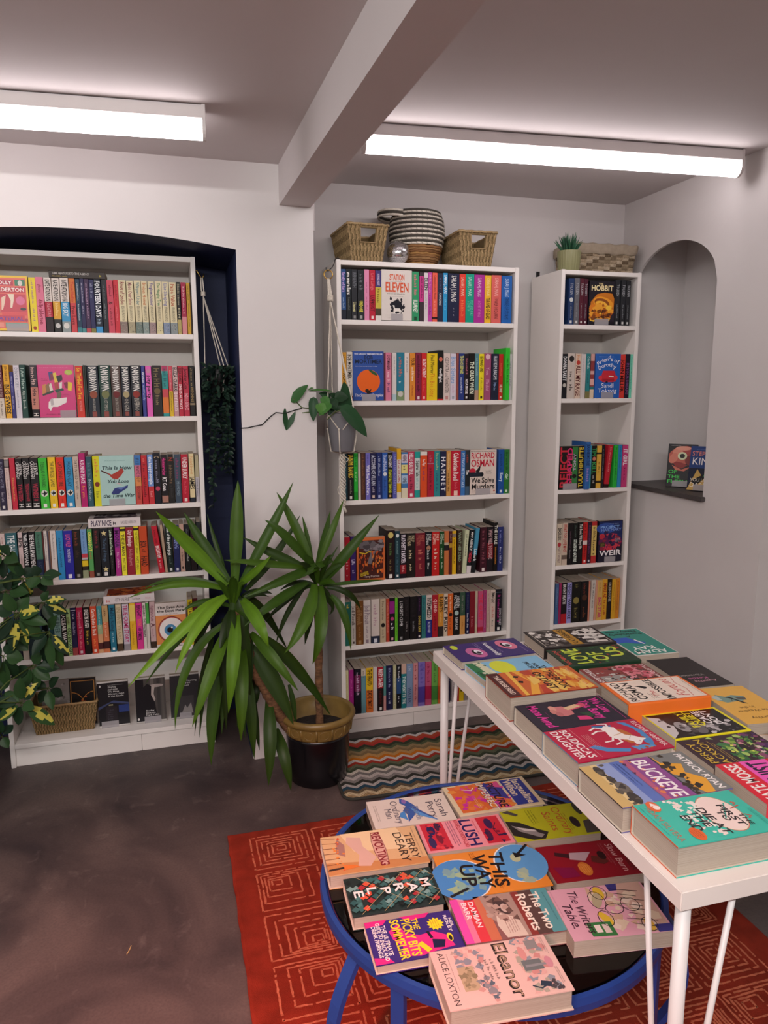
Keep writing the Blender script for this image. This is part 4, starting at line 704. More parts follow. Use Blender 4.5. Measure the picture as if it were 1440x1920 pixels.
('c3',318.8,29.0,199,0,'#b83c58',[],[('HELLO BEAUTIFUL',0.04,0.5,'#f0e4e4',0.6),('~',0.56,0.86,'#4a0c24',0.55)],{'logo': '#f0e0e0'},"raspberry paperback with white title, between blue and mint, on the middle bookcase's third shelf"),
('c3',347.1,23.6,198,0,'#c4d2cc',[(0,0.14,'#209890'),(0.84,1,'#209890')],[('Squires Tale',0.2,0.54,'#1c2424',0.7),('~',0.58,0.8,'#5aa8a8',0.55)],{},"pale mint paperback with black script and teal ends, on the middle bookcase's third shelf"),
('c3',375.9,30.1,197,0,'#d84e22',[(0,0.08,'#e0d8d0')],[('One',0.16,0.22,'#f4e8e0',0.55),('Day',0.24,0.3,'#f4e8e0',0.55),('~',0.34,0.66,'#7a3a6a',0.5)],{},"orange paperback with white head, between mint and crimson, on the middle bookcase's third shelf"),
('c3',407.3,29.2,199,0,'#ac2036',[(0.26,0.28,'#b07a8a')],[('~',0.1,0.3,'#b06a80',0.6),('~',0.38,0.84,'#701020',0.6)],{},"crimson paperback with dull title, between orange and teal, on the middle bookcase's third shelf"),
('c3',436.8,26.9,198,0,'#2f868c',[],[('~',0.05,0.44,'#a8c890',0.6),('~',0.48,0.9,'#205c74',0.6)],{},"teal paperback with pale green head lettering, between crimson and navy, middle bookcase's third shelf"),
('c3',465.1,26.6,197,0,'#1f2446',[],[('H A M N E T',0.12,0.88,'#eaeaf0',0.7)],{},"navy paperback with spaced white capitals, between teal and tan, on the middle bookcase's third shelf"),
('c3',490.3,19.9,199,0,'#cc944e',[],[('~',0.05,0.44,'#e8cc90',0.6),('~',0.5,0.9,'#5a3410',0.6)],{},"tan paperback with brown lettering, between navy and red, on the middle bookcase's third shelf"),
('c3',523.7,43.9,198,0,'#bc1a30',[],[('Caledonian Road',0.04,0.66,'#f4e4e0',0.52),('~',0.7,0.86,'#d86070',0.4)],{'logo': '#f0c8b8'},"red paperback thick with white title, between tan and blue, on the middle bookcase's third shelf"),
('c3',557.4,20.4,197,0,'#3c76b8',[],[('MY FAVOURITE MISTAKE',0.05,0.82,'#b8d0ec',0.6)],{},"blue paperback with pale capitals, between red and collage, on the middle bookcase's third shelf"),
('c3',579.0,19.7,199,0,'#30343a',[(0.5,0.8,'#1f2428'),(0.8,1,'#3f5a74')],[('The',0.44,0.54,'#f0ece8',0.6),('~',0.1,0.34,'#a83a30',0.8)],{},"dark collage paperback with red flecked head, between blue and blue, middle bookcase's third shelf"),
('c3',739.4,26.8,198,0,'#1a5098',[],[('Bleary',0.52,0.72,'#d0e0f4',0.6),('~',0.1,0.46,'#103a70',0.6)],{'logo': '#d0d8e8'},"blue paperback with white script, between collage and green, on the middle bookcase's third shelf"),
('c3',767.1,24.6,197,0,'#2c7434',[],[('Girl',0.54,0.68,'#d0e8c8',0.6),('~',0.06,0.5,'#14481c',0.6)],{'logo': '#d0e0c8'},"green paperback with pale script, beside blue, on the middle bookcase's third shelf"),
('c4',33.0,23.5,197,0,'#a41426',[],[('~',0.55,0.72,'#e8c8c8',0.6),('~',0.84,0.92,'#e0b0b0',0.6)],{},"red paperback with white script, beside violet, on the middle bookcase's fourth shelf"),
('c4',58.6,23.1,199,0,'#38226a',[],[('Life',0.5,0.62,'#d8d0ec',0.6),('~',0.74,0.84,'#c8c0e0',0.6)],{},"violet paperback with white script, between red and black, on the middle bookcase's fourth shelf"),
('c4',226.3,35.9,216,0,'#221012',[],[('~',0.26,0.52,'#5a7a40',0.5),('~',0.6,0.84,'#7a6a40',0.5)],{'dot': (0.1,'#d0c070'),'logo': '#e8e4dc'},"black paperback hardback height, with yellow skull, between violet and teal, middle bookcase's fourth shelf"),
('c4',256.7,21.9,212,0,'#1f3c46',[],[('~',0.22,0.5,'#7aa0a0',0.5),('~',0.55,0.88,'#4a7080',0.5)],{'dot': (0.1,'#d8e0e0'),'logo': '#e0e4e4'},"dark teal paperback with pale skull, between black and black, on the middle bookcase's fourth shelf"),
('c4',283.1,27.9,199,0,'#17101a',[(0.7,0.9,'#8a1a24')],[('PRATCHETT & BAXTER',0.03,0.66,'#e8e0ea',0.62),('~',0.72,0.86,'#e0a0a0',0.6)],{},"black paperback with large white names and red foot, on the middle bookcase's fourth shelf"),
('c4',318.5,39.9,198,0,'#18130f',[],[('PHILIP',0.05,0.2,'#d8c8a0',0.4,0.2),('PULLMAN',0.05,0.28,'#d8c8a0',0.4,-0.2),('~',0.38,0.62,'#d8c8a0',0.6),('~',0.7,0.86,'#d8c8a0',0.4)],{},"black paperback with cream author name, between black and maroon, on the middle bookcase's fourth shelf"),
('c4',361.8,43.7,197,0,'#701828',[],[('PHILIP',0.05,0.2,'#c06a5a',0.4,0.2),('PULLMAN',0.05,0.28,'#c06a5a',0.4,-0.2),('~',0.38,0.62,'#c06a5a',0.6),('~',0.7,0.86,'#c06a5a',0.4)],{},"maroon paperback thick with dull red author name, between black and black, middle bookcase's fourth shelf"),
('c4',399.8,28.7,199,0,'#12141c',[],[('PHILIP',0.05,0.2,'#e8ece8',0.4,0.2),('PULLMAN',0.05,0.28,'#e8ece8',0.4,-0.2),('~',0.38,0.62,'#e8ece8',0.6),('~',0.7,0.86,'#e8ece8',0.4)],{'dot': (0.36,'#a87a60')},"black paperback with white author name, bronze disc, between maroon and red, middle bookcase's fourth shelf"),
('c4',433.1,33.9,198,0,'#bc1f1d',[],[('PHILIP',0.05,0.2,'#f0dcc8',0.4,0.2),('PULLMAN',0.05,0.28,'#f0dcc8',0.4,-0.2),('~',0.38,0.62,'#f0dcc8',0.6),('~',0.7,0.86,'#f0dcc8',0.4)],{},"red paperback with white author name, between black and green, on the middle bookcase's fourth shelf"),
('c4',462.3,20.5,197,0,'#17481e',[],[('PHILIP',0.05,0.2,'#d8e8d0',0.4,0.2),('PULLMAN',0.05,0.28,'#d8e8d0',0.4,-0.2),('~',0.38,0.62,'#d8e8d0',0.6),('~',0.7,0.86,'#d8e8d0',0.4)],{},"green paperback with white author name, between red and terracotta, on the middle bookcase's fourth shelf"),
('c4',484.8,21.5,199,0,'#c47040',[(0.26,0.32,'#b8a890'),(0.32,0.44,'#241c20')],[],{},"terracotta paperback with dark band, between green and maroon, on the middle bookcase's fourth shelf"),
('c4',503.6,13.5,198,0,'#501e1e',[(0.28,0.38,'#b08a30')],[('~',0.08,0.28,'#b08a80',0.7)],{},"maroon paperback with gold smudge, between terracotta and yellow, on the middle bookcase's fourth shelf"),
('c4',521.4,19.1,197,0,'#dcae1c',[(0.06,0.14,'#8a7a6a')],[('~',0.15,0.75,'#5a4408',0.5)],{},"yellow paperback with tiny dark lettering, between maroon and brown, on the middle bookcase's fourth shelf"),
('c4',546.7,20.7,199,0,'#3c2a1e',[],[('WANT HER DEAD',0.05,0.72,'#8aa080',0.6),('~',0.8,0.92,'#7a6a5a',0.5)],{},"dark brown paperback with grey green capitals, between yellow and green, middle bookcase's fourth shelf"),
('c4',568.9,18.5,198,4,'#c8d0aa',[],[('~',0.1,0.6,'#2a3020',0.5)],{},"pale green paperback leaning, between brown and black, on the middle bookcase's fourth shelf"),
('c4',590.2,20.1,197,5,'#12161a',[(0.83,1,'#dcd4d4')],[('AMY AGENCY',0.05,0.48,'#eceae6',0.55),('THE READ',0.5,0.76,'#d83a50',0.6)],{},"black paperback leaning, with white foot, between green and blue, on the middle bookcase's fourth shelf"),
('c4',612.2,17.6,204,6,'#4490b0',[(0.6,1,'#14181c')],[('Lanark',0.46,0.74,'#e8eef0',0.7)],{},"blue paperback leaning, with black lower part, between black and maroon, middle bookcase's fourth shelf"),
('c4',662.1,32.4,206,0,'#3c1420',[],[('~',0.08,0.84,'#8a4a58',0.6)],{'logo': '#e0d4d0'},"maroon paperback thick, beside a gap, between blue and black, on the middle bookcase's fourth shelf"),
('c4',694.8,28.9,206,0,'#1c151a',[(0.36,0.7,'#7a1a24')],[('WHO WILL YOU SAVE',0.06,0.72,'#c8a0a4',0.6)],{},"black paperback with red stripes, between maroon and black, on the middle bookcase's fourth shelf"),
('c4',721.0,17.4,224,0,'#151210',[],[('THE HOLE',0.05,0.44,'#ececE0',0.7),('~',0.5,0.86,'#d88a30',0.55)],{},"black paperback tallest in its row, with white title, on the middle bookcase's fourth shelf"),
('c4',744.4,25.7,204,0,'#27306a',[],[('~',0.08,0.36,'#7a84c0',0.6),('~',0.46,0.84,'#c0c8e8',0.45)],{},"navy paperback against the end panel, beside black, on the middle bookcase's fourth shelf"),
('c5',32.2,26.0,197,0,'#1f665a',[],[('~',0.06,0.2,'#d8c040',0.6)],{},"green paperback behind a drooping leaf, beside white, on the middle bookcase's fifth shelf"),
('c5',56.7,19.6,199,0,'#c4beb6',[],[('Jodi Picoult',0.12,0.54,'#4a3a38',0.66),('~',0.6,0.86,'#4a3a38',0.4)],{'logo': '#4a3a38'},"white paperback with brown author name, between green and brown, on the middle bookcase's fifth shelf"),
('c5',84.5,33.1,198,0,'#74491f',[],[('Jodi Picoult',0.12,0.54,'#a07c50',0.66),('~',0.6,0.86,'#a07c50',0.4)],{'logo': '#a07c50'},"brown paperback thick with gilt author name, between white and ivory, middle bookcase's fifth shelf"),
('c5',118.5,31.9,197,0,'#ccc4be',[],[('Jodi Picoult',0.12,0.54,'#8a7a84',0.66),('~',0.6,0.86,'#8a7a84',0.4)],{'logo': '#8a7a84'},"ivory paperback with mauve author name, between brown and off-white, on the middle bookcase's fifth shelf"),
('c5',156.3,37.0,199,0,'#cec4bc',[(0.84,1,'#232c40')],[('~',0.12,0.62,'#b08a98',0.6)],{'logo': '#d0d4dc'},"off-white paperback with navy foot, between ivory and beige, on the middle bookcase's fifth shelf"),
('c5',190.0,26.4,198,0,'#b4a488',[],[('~',0.06,0.5,'#5a4a34',0.5),('~',0.7,0.9,'#7a6a54',0.5)],{'dot': (0.6,'#191716')},"beige paperback with black disc, between off-white and brick, on the middle bookcase's fifth shelf"),
('c5',212.4,14.5,197,0,'#b0402c',[],[('~',0.1,0.8,'#d89080',0.5)],{},"brick paperback thin, between beige and black, on the middle bookcase's fifth shelf"),
('c5',232.7,23.6,199,0,'#17111a',[(0.08,0.36,'#8a1f7a')],[('~',0.58,0.76,'#e8e4e8',0.7)],{'dot': (0.48,'#b03a70'),'logo': '#d8a8b0'},"black paperback with magenta panel, between brick and lime, on the middle bookcase's fifth shelf"),
('c5',251.9,11.9,198,0,'#62b62a',[],[('~',0.1,0.9,'#245a0c',0.5)],{},"lime paperback thin with dark lettering, between black and black, on the middle bookcase's fifth shelf"),
('c5',273.6,27.5,197,0,'#111112',[],[('LONGEST CLIMB',0.08,0.66,'#dcdcdc',0.5)],{'logo': '#8a8a8a'},"black paperback with white capitals, between lime and black, on the middle bookcase's fifth shelf"),
('c5',301.4,25.2,199,0,'#161314',[],[('~',0.08,0.5,'#2c2829',0.7),('~',0.58,0.84,'#9a9494',0.4)],{},"black paperback with dim lower lettering, between black and black, on the middle bookcase's fifth shelf"),
('c5',331.6,31.6,198,0,'#131113',[],[('~',0.08,0.5,'#242024',0.7),('~',0.58,0.84,'#8a8a90',0.4)],{},"black paperback with ghosted title, between black and black, on the middle bookcase's fifth shelf"),
('c5',358.8,19.9,197,0,'#160f1e',[],[('~',0.06,0.36,'#5a2a5a',0.5),('DONNA FLAPP',0.46,0.84,'#e0c850',0.5)],{'logo': '#d8d4d0'},"black paperback with small yellow author name, between black and teal, middle bookcase's fifth shelf"),
('c5',379.9,19.4,199,0,'#2f7070',[],[('~',0.06,0.36,'#1a3c50',0.6),('~',0.4,0.9,'#1c4c54',0.6)],{},"teal paperback with dark title, between black and white, on the middle bookcase's fifth shelf"),
('c5',404.9,26.9,198,0,'#c8bcb4',[(0.58,1,'#222876')],[('INTERMEZZO',0.06,0.54,'#241c1c',0.7),('SALLY ROONEY',0.62,0.88,'#dce0f0',0.5)],{},"white paperback with blue lower third, between teal and red, on the middle bookcase's fifth shelf"),
('c5',433.4,26.2,197,0,'#a41c28',[],[('CJ LAND',0.1,0.42,'#e8b8b4',0.55),('~',0.5,0.88,'#701018',0.6)],{},"red paperback with pale author name, between white and tan, on the middle bookcase's fifth shelf"),
('c5',460.5,24.3,199,0,'#c48630',[(0.76,1,'#2c2420')],[('RABBITS',0.06,0.42,'#2a1a08',0.66),('~',0.46,0.7,'#e0b868',0.5)],{},"tan paperback with black title and foot, between red and cream, middle bookcase's fifth shelf"),
('c5',483.7,18.5,198,0,'#ccbca8',[],[('KILEY REID',0.06,0.9,'#191512',0.8)],{},"cream paperback with tall black capitals, between tan and orange, on the middle bookcase's fifth shelf"),
('c5',506.8,24.8,197,0,'#cc6024',[],[('~',0.06,0.44,'#f0c8a0',0.6),('~',0.58,0.88,'#8a3a10',0.55)],{'dot': (0.5,'#3a1a10')},"orange paperback with crescent motif, between cream and black, on the middle bookcase's fifth shelf"),
('c5',536.3,30.1,199,0,'#131010',[],[('HIDDEN',0.08,0.36,'#eaecea',0.42,0.22),('PICTURES',0.06,0.4,'#eaecea',0.42,-0.22),('REKULAK',0.58,0.88,'#eaecea',0.42)],{'dot': (0.48,'#a8c0b8')},"black paperback with white capitals and square, between orange and green, middle bookcase's fifth shelf"),
('c5',565.7,24.2,198,0,'#324e3c',[(0.55,1,'#c48e4c')],[('~',0.08,0.5,'#7a7a70',0.6),('~',0.66,0.88,'#a86a28',0.5)],{},"dark green paperback with tan lower half, between black and navy, middle bookcase's fifth shelf"),
('c5',589.3,17.8,197,0,'#151a40',[],[('~',0.06,0.4,'#6a6a80',0.4),('~',0.5,0.84,'#dcdce4',0.6)],{'logo': '#c8c8d0'},"navy paperback with small white lettering, between green and red, on the middle bookcase's fifth shelf"),
('c5',612.5,25.5,199,0,'#761622',[],[('~',0.6,0.84,'#c06a74',0.6)],{},"dark red paperback with pinkish lettering, between navy and cream, on the middle bookcase's fifth shelf"),
('c5',632.8,11.6,198,0,'#bcac92',[],[('~',0.1,0.8,'#8aa09a',0.5)],{},"cream paperback thin, between red and pink, on the middle bookcase's fifth shelf"),
('c5',653.1,24.8,197,0,'#bc4e74',[(0.86,0.96,'#a82038')],[('THE GUEST',0.08,0.7,'#d82a4a',0.62)],{},"pink paperback with red title, between cream and mauve, on the middle bookcase's fifth shelf"),
('c5',674.4,14.6,199,0,'#a23e6e',[],[('~',0.06,0.5,'#5a1440',0.6),('~',0.55,0.9,'#d08ab0',0.5)],{},"mauve paperback with dark title, between pink and beige, on the middle bookcase's fifth shelf"),
('c5',691.1,15.7,198,0,'#bca698',[],[('~',0.08,0.9,'#9a6a6a',0.5)],{},"beige paperback thin with pale lettering, between mauve and cream, on the middle bookcase's fifth shelf"),
('c5',713.2,24.8,197,0,'#cbb9ac',[],[('EMMA GRAY',0.05,0.32,'#241c18',0.6),('~',0.4,0.66,'#c06a60',0.6),('~',0.72,0.9,'#3a5a4a',0.5)],{},"cream paperback with black lettering, coloured bands, between beige and black, middle bookcase's fifth shelf"),
('c5',742.3,29.7,199,0,'#13131e',[(0.07,0.08,'#5a6a74')],[('~',0.14,0.8,'#a01c70',0.6),('JOHN CONLEY',0.46,0.86,'#e4e0e4',0.35,0.24)],{'logo': '#e0e0dc'},"black paperback with magenta title, beside cream, on the middle bookcase's fifth shelf"),
('c6',26.2,14.1,207,0,'#c4bc94',[],[('~',0.1,0.7,'#9a9a40',0.5)],{},"cream paperback behind the plant pot rim, beside magenta, on the middle bookcase's bottom shelf"),
('c6',45.4,21.3,208,0,'#962276',[],[('~',0.2,0.6,'#c05aa0',0.5)],{},"magenta paperback behind the plant pot rim, between cream and black, middle bookcase's bottom shelf"),
('c6',74.6,29.2,209,0,'#14131e',[(0.14,0.5,'#6a1f4a')],[('~',0.08,0.64,'#c8a8c8',0.55)],{},"black paperback with pink glow and pale lettering, between magenta and teal, middle bookcase's bottom shelf"),
('c6',101.1,20.8,207,0,'#5f8a92',[(0,0.16,'#c4b8a8')],[('~',0.06,0.2,'#6a5a50',0.5)],{},"teal paperback with cream head, between black and yellow, on the middle bookcase's bottom shelf"),
('c6',129.0,30.5,208,0,'#d8ae22',[(0.5,1,'#cc6c2c')],[('THE FRAUD',0.03,0.4,'#2a1c08',0.66),('ZADIE SMITH',0.5,0.92,'#3a1408',0.66)],{},"yellow paperback fading to orange, black capitals, between teal and white, middle bookcase's bottom shelf"),
('c6',154.8,18.3,209,0,'#c2bcba',[],[],{},"white paperback plain, between yellow and black, on the middle bookcase's bottom shelf"),
('c6',178.6,26.3,207,0,'#1e1012',[(0,0.48,'#a01a2c')],[('RILEY SAGER',0.05,0.46,'#f0e4e0',0.66),('~',0.54,0.86,'#5a1a20',0.6)],{'logo': '#d8d8d4'},"black paperback with red head and white name, between white and green, middle bookcase's bottom shelf"),
('c6',199.0,11.4,208,0,'#548a88',[(0.66,1,'#c08a88')],[],{},"grey green paperback with pink lower part, between black and navy, middle bookcase's bottom shelf"),
('c6',221.3,30.2,209,0,'#18193e',[],[('~',0.06,0.5,'#8a90b8',0.5),('~',0.6,0.88,'#b8bcd0',0.45)],{},"navy paperback with pale lettering, between green and green, on the middle bookcase's bottom shelf"),
('c6',245.6,14.8,207,0,'#b0b088',[],[('~',0.1,0.9,'#d8d4c0',0.5)],{},"pale green paperback with faint lettering, between navy and black, on the middle bookcase's bottom shelf"),
('c6',264.9,20.4,208,0,'#12161e',[(0.3,0.66,'#2a4a78')],[('~',0.05,0.4,'#d0d4d8',0.6),('~',0.72,0.88,'#c8ccd0',0.6)],{},"black paperback with pale blue streak, between green and teal, on the middle bookcase's bottom shelf"),
('c6',287.9,22.5,209,0,'#1f787e',[(0,0.22,'#c4a494')],[('THEY WENT TO THE',0.28,0.9,'#dce8e4',0.55)],{},"teal paperback with peach head, between black and blue, on the middle bookcase's bottom shelf"),
('c6',315.6,29.4,207,0,'#748aa8',[],[('~',0.06,0.2,'#a8b4c8',0.6),('WATER',0.54,0.9,'#2a3a64',0.5)],{},"grey blue paperback with navy capitals, between teal and pink, on the middle bookcase's bottom shelf"),
('c6',343.8,21.4,208,0,'#c08488',[],[('~',0.06,0.2,'#8a2430',0.7),('~',0.28,0.42,'#8a2430',0.7),('~',0.5,0.9,'#8a2430',0.6)],{},"dusty pink paperback with boxed red lettering, between blue and lavender, middle bookcase's bottom shelf"),
('c6',372.3,31.5,209,0,'#7666b0',[(0.56,0.92,'#4c3c94')],[('ALL THE',0.05,0.2,'#4a3a8a',0.6),('~',0.24,0.5,'#5a4a9a',0.6)],{},"lavender paperback with darker swirls, between pink and pink, on the middle bookcase's bottom shelf"),
('c6',404.4,29.1,207,0,'#b44e72',[(0.56,0.86,'#a01c48')],[('~',0.06,0.5,'#8a2048',0.6)],{},"pink paperback with crimson swirls, between lavender and green, on the middle bookcase's bottom shelf"),
('c6',435.4,28.5,208,0,'#64a048',[(0.58,0.9,'#408038')],[('~',0.06,0.5,'#3a7030',0.6)],{},"green paperback with darker swirls, between pink and orange, on the middle bookcase's bottom shelf"),
('c6',465.8,28.1,209,0,'#c46830',[(0.6,0.9,'#b04c20')],[('~',0.06,0.5,'#98481c',0.6)],{},"orange paperback with faint swirls, between green and purple, on the middle bookcase's bottom shelf"),
('c6',496.0,27.2,207,0,'#1d163a',[],[('SHAFAK',0.12,0.5,'#d8d4e4',0.66),('~',0.58,0.9,'#8a84b0',0.4)],{},"dark purple paperback with white capitals, between orange and white, on the middle bookcase's bottom shelf"),
('c6',529.6,20.2,208,0,'#b8b0b0',[],[('~',0.2,0.9,'#6a5a60',0.5)],{},"white paperback behind the table leg, between purple and red, on the middle bookcase's bottom shelf"),
('c6',547.9,12.1,209,0,'#b8283c',[],[],{},"red paperback thin, behind the table leg, between white and yellow, middle bookcase's bottom shelf"),
('c6',566.9,22.2,207,0,'#d8bc1c',[],[('SACKLE',0.4,0.8,'#2a2408',0.66)],{},"yellow paperback with dark capitals, between red and grey, on the middle bookcase's bottom shelf"),
('c6',590.4,20.7,208,0,'#8a8484',[],[],{},"grey paperback below the table edge, between yellow and tan, on the middle bookcase's bottom shelf"),
('c6',616.3,27.5,209,0,'#b0946a',[],[],{},"tan paperback below the table edge, between grey and blue, on the middle bookcase's bottom shelf"),
('c6',647.7,28.9,207,0,'#3a5a80',[],[],{},"blue paperback below the table edge, between tan and cream, on the middle bookcase's bottom shelf"),
('c6',679.9,29.1,208,0,'#b8ac9c',[],[],{},"cream paperback below the table edge, beside blue, on the middle bookcase's bottom shelf"),
('n1',1053.3,26.4,197,0,'#1c3560',[],[('TOLKIEN',0.1,0.36,'#b8bcc0',0.5),('~',0.54,0.86,'#8a8e92',0.4)],{'dot': (0.46,'#c8ccc8'),'logo': '#d0d0cc'},"blue paperback with silver disc, beside grey, on the narrow bookcase's top shelf"),
('n1',1081.1,23.9,199,0,'#64646a',[],[('TOLKIEN',0.1,0.36,'#b8bcc0',0.5),('~',0.54,0.86,'#8a8e92',0.4)],{'logo': '#d0d0cc'},"grey paperback mottled like stone, between blue and maroon, on the narrow bookcase's top shelf"),
('n1',1104.6,20.0,198,0,'#521828',[],[('TOLKIEN',0.1,0.36,'#b8bcc0',0.5),('~',0.54,0.86,'#8a8e92',0.4)],{'logo': '#d0d0cc'},"maroon paperback with white horn motif, between grey and maroon, on the narrow bookcase's top shelf"),
('n1',1125.6,19.0,197,0,'#481426',[],[('TOLKIEN',0.1,0.36,'#b8bcc0',0.5),('~',0.54,0.86,'#8a8e92',0.4)],{'logo': '#d0d0cc'},"dark maroon paperback with white lettering, between maroon and grey, on the narrow bookcase's top shelf"),
('n1',1285.7,24.2,199,0,'#27292d',[],[('TOLKIEN',0.1,0.36,'#b8bcc0',0.5),('~',0.54,0.86,'#8a8e92',0.4)],{'logo': '#d0d0cc'},"dark grey paperback first beyond the flame cover, between maroon and grey, narrow bookcase's top shelf"),
('n1',1313.6,23.5,198,0,'#26282c',[],[('TOLKIEN',0.1,0.36,'#b8bcc0',0.5),('~',0.54,0.86,'#8a8e92',0.4)],{'logo': '#d0d0cc'},"dark grey paperback in the middle of the grey trio, on the narrow bookcase's top shelf"),
('n1',1339.6,21.1,197,0,'#28292c',[],[('TOLKIEN',0.1,0.36,'#b8bcc0',0.5),('~',0.54,0.86,'#8a8e92',0.4)],{'logo': '#d0d0cc'},"dark grey paperback last of the grey trio, beside grey, on the narrow bookcase's top shelf"),
('n2',1033.3,24.1,197,0,'#19191e',[],[('DONNA TARTT',0.06,0.6,'#e0e0e0',0.7)],{'dot': (0.7,'#b8b4ac')},"black paperback with large white name, beside cream, on the narrow bookcase's second shelf"),
('n2',1065.0,36.3,199,0,'#c8bcb2',[],[('~',0.4,0.84,'#3a3430',0.6)],{'dot': (0.12,'#2a2624')},"cream paperback with black flame sketch, between black and ivory, on the narrow bookcase's second shelf"),
('n2',1099.5,28.1,198,0,'#d4bca8',[],[('ALL MY RAGE',0.26,0.94,'#5a1c20',0.72),('~',0.04,0.14,'#d08040',0.6)],{'dot': (0.2,'#b83a30')},"ivory paperback with red-brown capitals, between cream and grey, on the narrow bookcase's second shelf"),
('n2',1127.0,23.6,197,0,'#ccc4c0',[],[('~',0.1,0.5,'#a8a4b4',0.35)],{},"pale grey paperback with hairline lettering, between ivory and teal, on the narrow bookcase's second shelf"),
('n2',1151.4,21.0,199,0,'#2a7c80',[(0.84,1,'#7a7448')],[('Colin Tindle',0.06,0.34,'#e0ecec',0.5),('~',0.4,0.66,'#184a54',0.5)],{},"teal paperback with white author name, between grey and red, on the narrow bookcase's second shelf"),
('n2',1172.9,17.8,198,0,'#8a3a3c',[(0,0.16,'#cc9c94'),(0.38,0.46,'#cfa09c'),(0.56,0.7,'#dca8a0'),(0.73,0.8,'#2f7478'),(0.8,1,'#d8c4a8')],[],{},"dusky red paperback with pink head and teal band, on the narrow bookcase's second shelf"),
('n2',1327.1,29.2,197,0,'#d43e34',[],[('JOHN MILLER',0.12,0.86,'#3a0c0c',0.6)],{},"red paperback with black capitals, between red and purple, on the narrow bookcase's second shelf"),
('n2',1354.0,21.4,199,0,'#22182c',[],[('IN YOUR DREAMS',0.2,0.92,'#7a4a80',0.6)],{},"dark purple paperback with dim violet lettering, between red and mint, narrow bookcase's second shelf"),
('n2',1373.4,11.8,198,0,'#72ccb0',[],[('~',0.06,0.8,'#2a6a60',0.5)],{},"mint paperback with dark lettering, beside purple, on the narrow bookcase's second shelf"),
('n3',1156.9,22.8,216,0,'#3064a8',[],[('JEANNIE MCCREE',0.05,0.5,'#1a3058',0.6),('~',0.56,0.84,'#a88ad0',0.7)],{'pull': 0.02},"blue paperback tall, jutting above the row, beside blue, on the narrow bookcase's third shelf"),
('n3',1178.0,16.2,199,0,'#44a0b4',[],[('~',0.1,0.9,'#b8dce4',0.6)],{},"light blue paperback with white lettering, between blue and black, on the narrow bookcase's third shelf"),
('n3',1200.5,25.7,198,0,'#161512',[],[('TIM',0.06,0.24,'#3a9a50',0.8),('KILL',0.38,0.66,'#3a9a50',0.8),('~',0.7,0.9,'#c8c4b8',0.5)],{'dot': (0.31,'#c87a60')},"black paperback with big green letters, between blue and yellow, on the narrow bookcase's third shelf"),
('n3',1227.4,23.6,197,0,'#dcac40',[(0.16,0.2,'#3a2a14'),(0.82,0.88,'#3a2a14')],[('~',0.38,0.64,'#5a3c10',0.5)],{},"yellow paperback with dark bird motifs, between black and black, on the narrow bookcase's third shelf"),
('n3',1248.5,14.1,199,0,'#1d1b22',[],[('~',0.1,0.8,'#8a8a94',0.5)],{},"black paperback thin with grey lettering, between yellow and red, on the narrow bookcase's third shelf"),
('n3',1269.6,23.8,198,5,'#bc2232',[(0.92,1,'#2a1014')],[('~',0.06,0.64,'#e08a88',0.5)],{},"red paperback leaning, between black and green, on the narrow bookcase's third shelf"),
('n3',1314.3,20.5,197,0,'#2fb43e',[],[('~',0.06,0.84,'#145a1c',0.55)],{},"vivid green paperback beyond the dark gap, between red and blue, narrow bookcase's third shelf"),
('n3',1336.8,20.0,199,0,'#2f88bc',[],[('~',0.06,0.6,'#1c5c94',0.55)],{},"blue paperback with faint lettering, between green and pink, on the narrow bookcase's third shelf"),
('n3',1362.9,27.6,198,0,'#c43e78',[],[('IT GIRL',0.1,0.48,'#f4e4ec',0.72),('~',0.54,0.86,'#6a1438',0.5)],{},"pink paperback with white title, beside blue, on the narrow bookcase's third shelf"),
('n4',1037.0,26.6,197,0,'#cbbda8',[],[('BASILISK',0.1,0.4,'#241c18',0.6),('MATT WIXEY',0.56,0.94,'#7a5a6a',0.5)],{'dot': (0.5,'#a8303a')},"cream paperback with black capitals and red snake, beside ivory, on the narrow bookcase's fourth shelf"),
('n4',1065.5,27.2,199,0,'#c6b4a2',[(0.76,0.86,'#6a5a50')],[('WHAT YOU LOVE MOST',0.03,0.7,'#b83a30',0.62)],{},"ivory paperback with red capitals, between cream and black, on the narrow bookcase's fourth shelf"),
('n4',1092.9,23.7,198,0,'#151113',[],[('~',0.2,0.6,'#6a4a5a',0.4),('~',0.64,0.86,'#8a8284',0.4)],{},"black paperback with dim lettering, between ivory and black, on the narrow bookcase's fourth shelf"),
('n4',1118.8,25.0,197,0,'#111312',[],[('STRANGE NATURE',0.4,0.94,'#e0ece0',0.62),('~',0.06,0.36,'#4a5a50',0.5)],{},"black paperback with bold white title, between black and black, on the narrow bookcase's fourth shelf"),
('n4',1145.0,24.2,199,0,'#121010',[],[('This Book Will Bury Me',0.04,0.64,'#e4e0d8',0.6)],{},"black paperback with slim white title, between black and red, on the narrow bookcase's fourth shelf"),
('n4',1170.0,22.3,198,0,'#bc2020',[(0.44,0.54,'#dcc8c4')],[('~',0.05,0.4,'#701010',0.7),('~',0.55,0.86,'#701010',0.7)],{'logo': '#e8d0c8'},"red paperback with white slash, between black and plum, on the narrow bookcase's fourth shelf"),
('n4',1193.3,21.0,197,0,'#2c1024',[],[('~',0.08,0.84,'#6a3a6a',0.6)],{'logo': '#c8c0c8'},"dark plum paperback with dim lettering, between red and red, on the narrow bookcase's fourth shelf"),
('n4',1218.2,25.6,199,0,'#b42e2e',[(0.1,0.82,'#d4b868')],[('~',0.14,0.8,'#2a1a10',0.7)],{},"red paperback with cream title panel, beside plum, on the narrow bookcase's fourth shelf"),
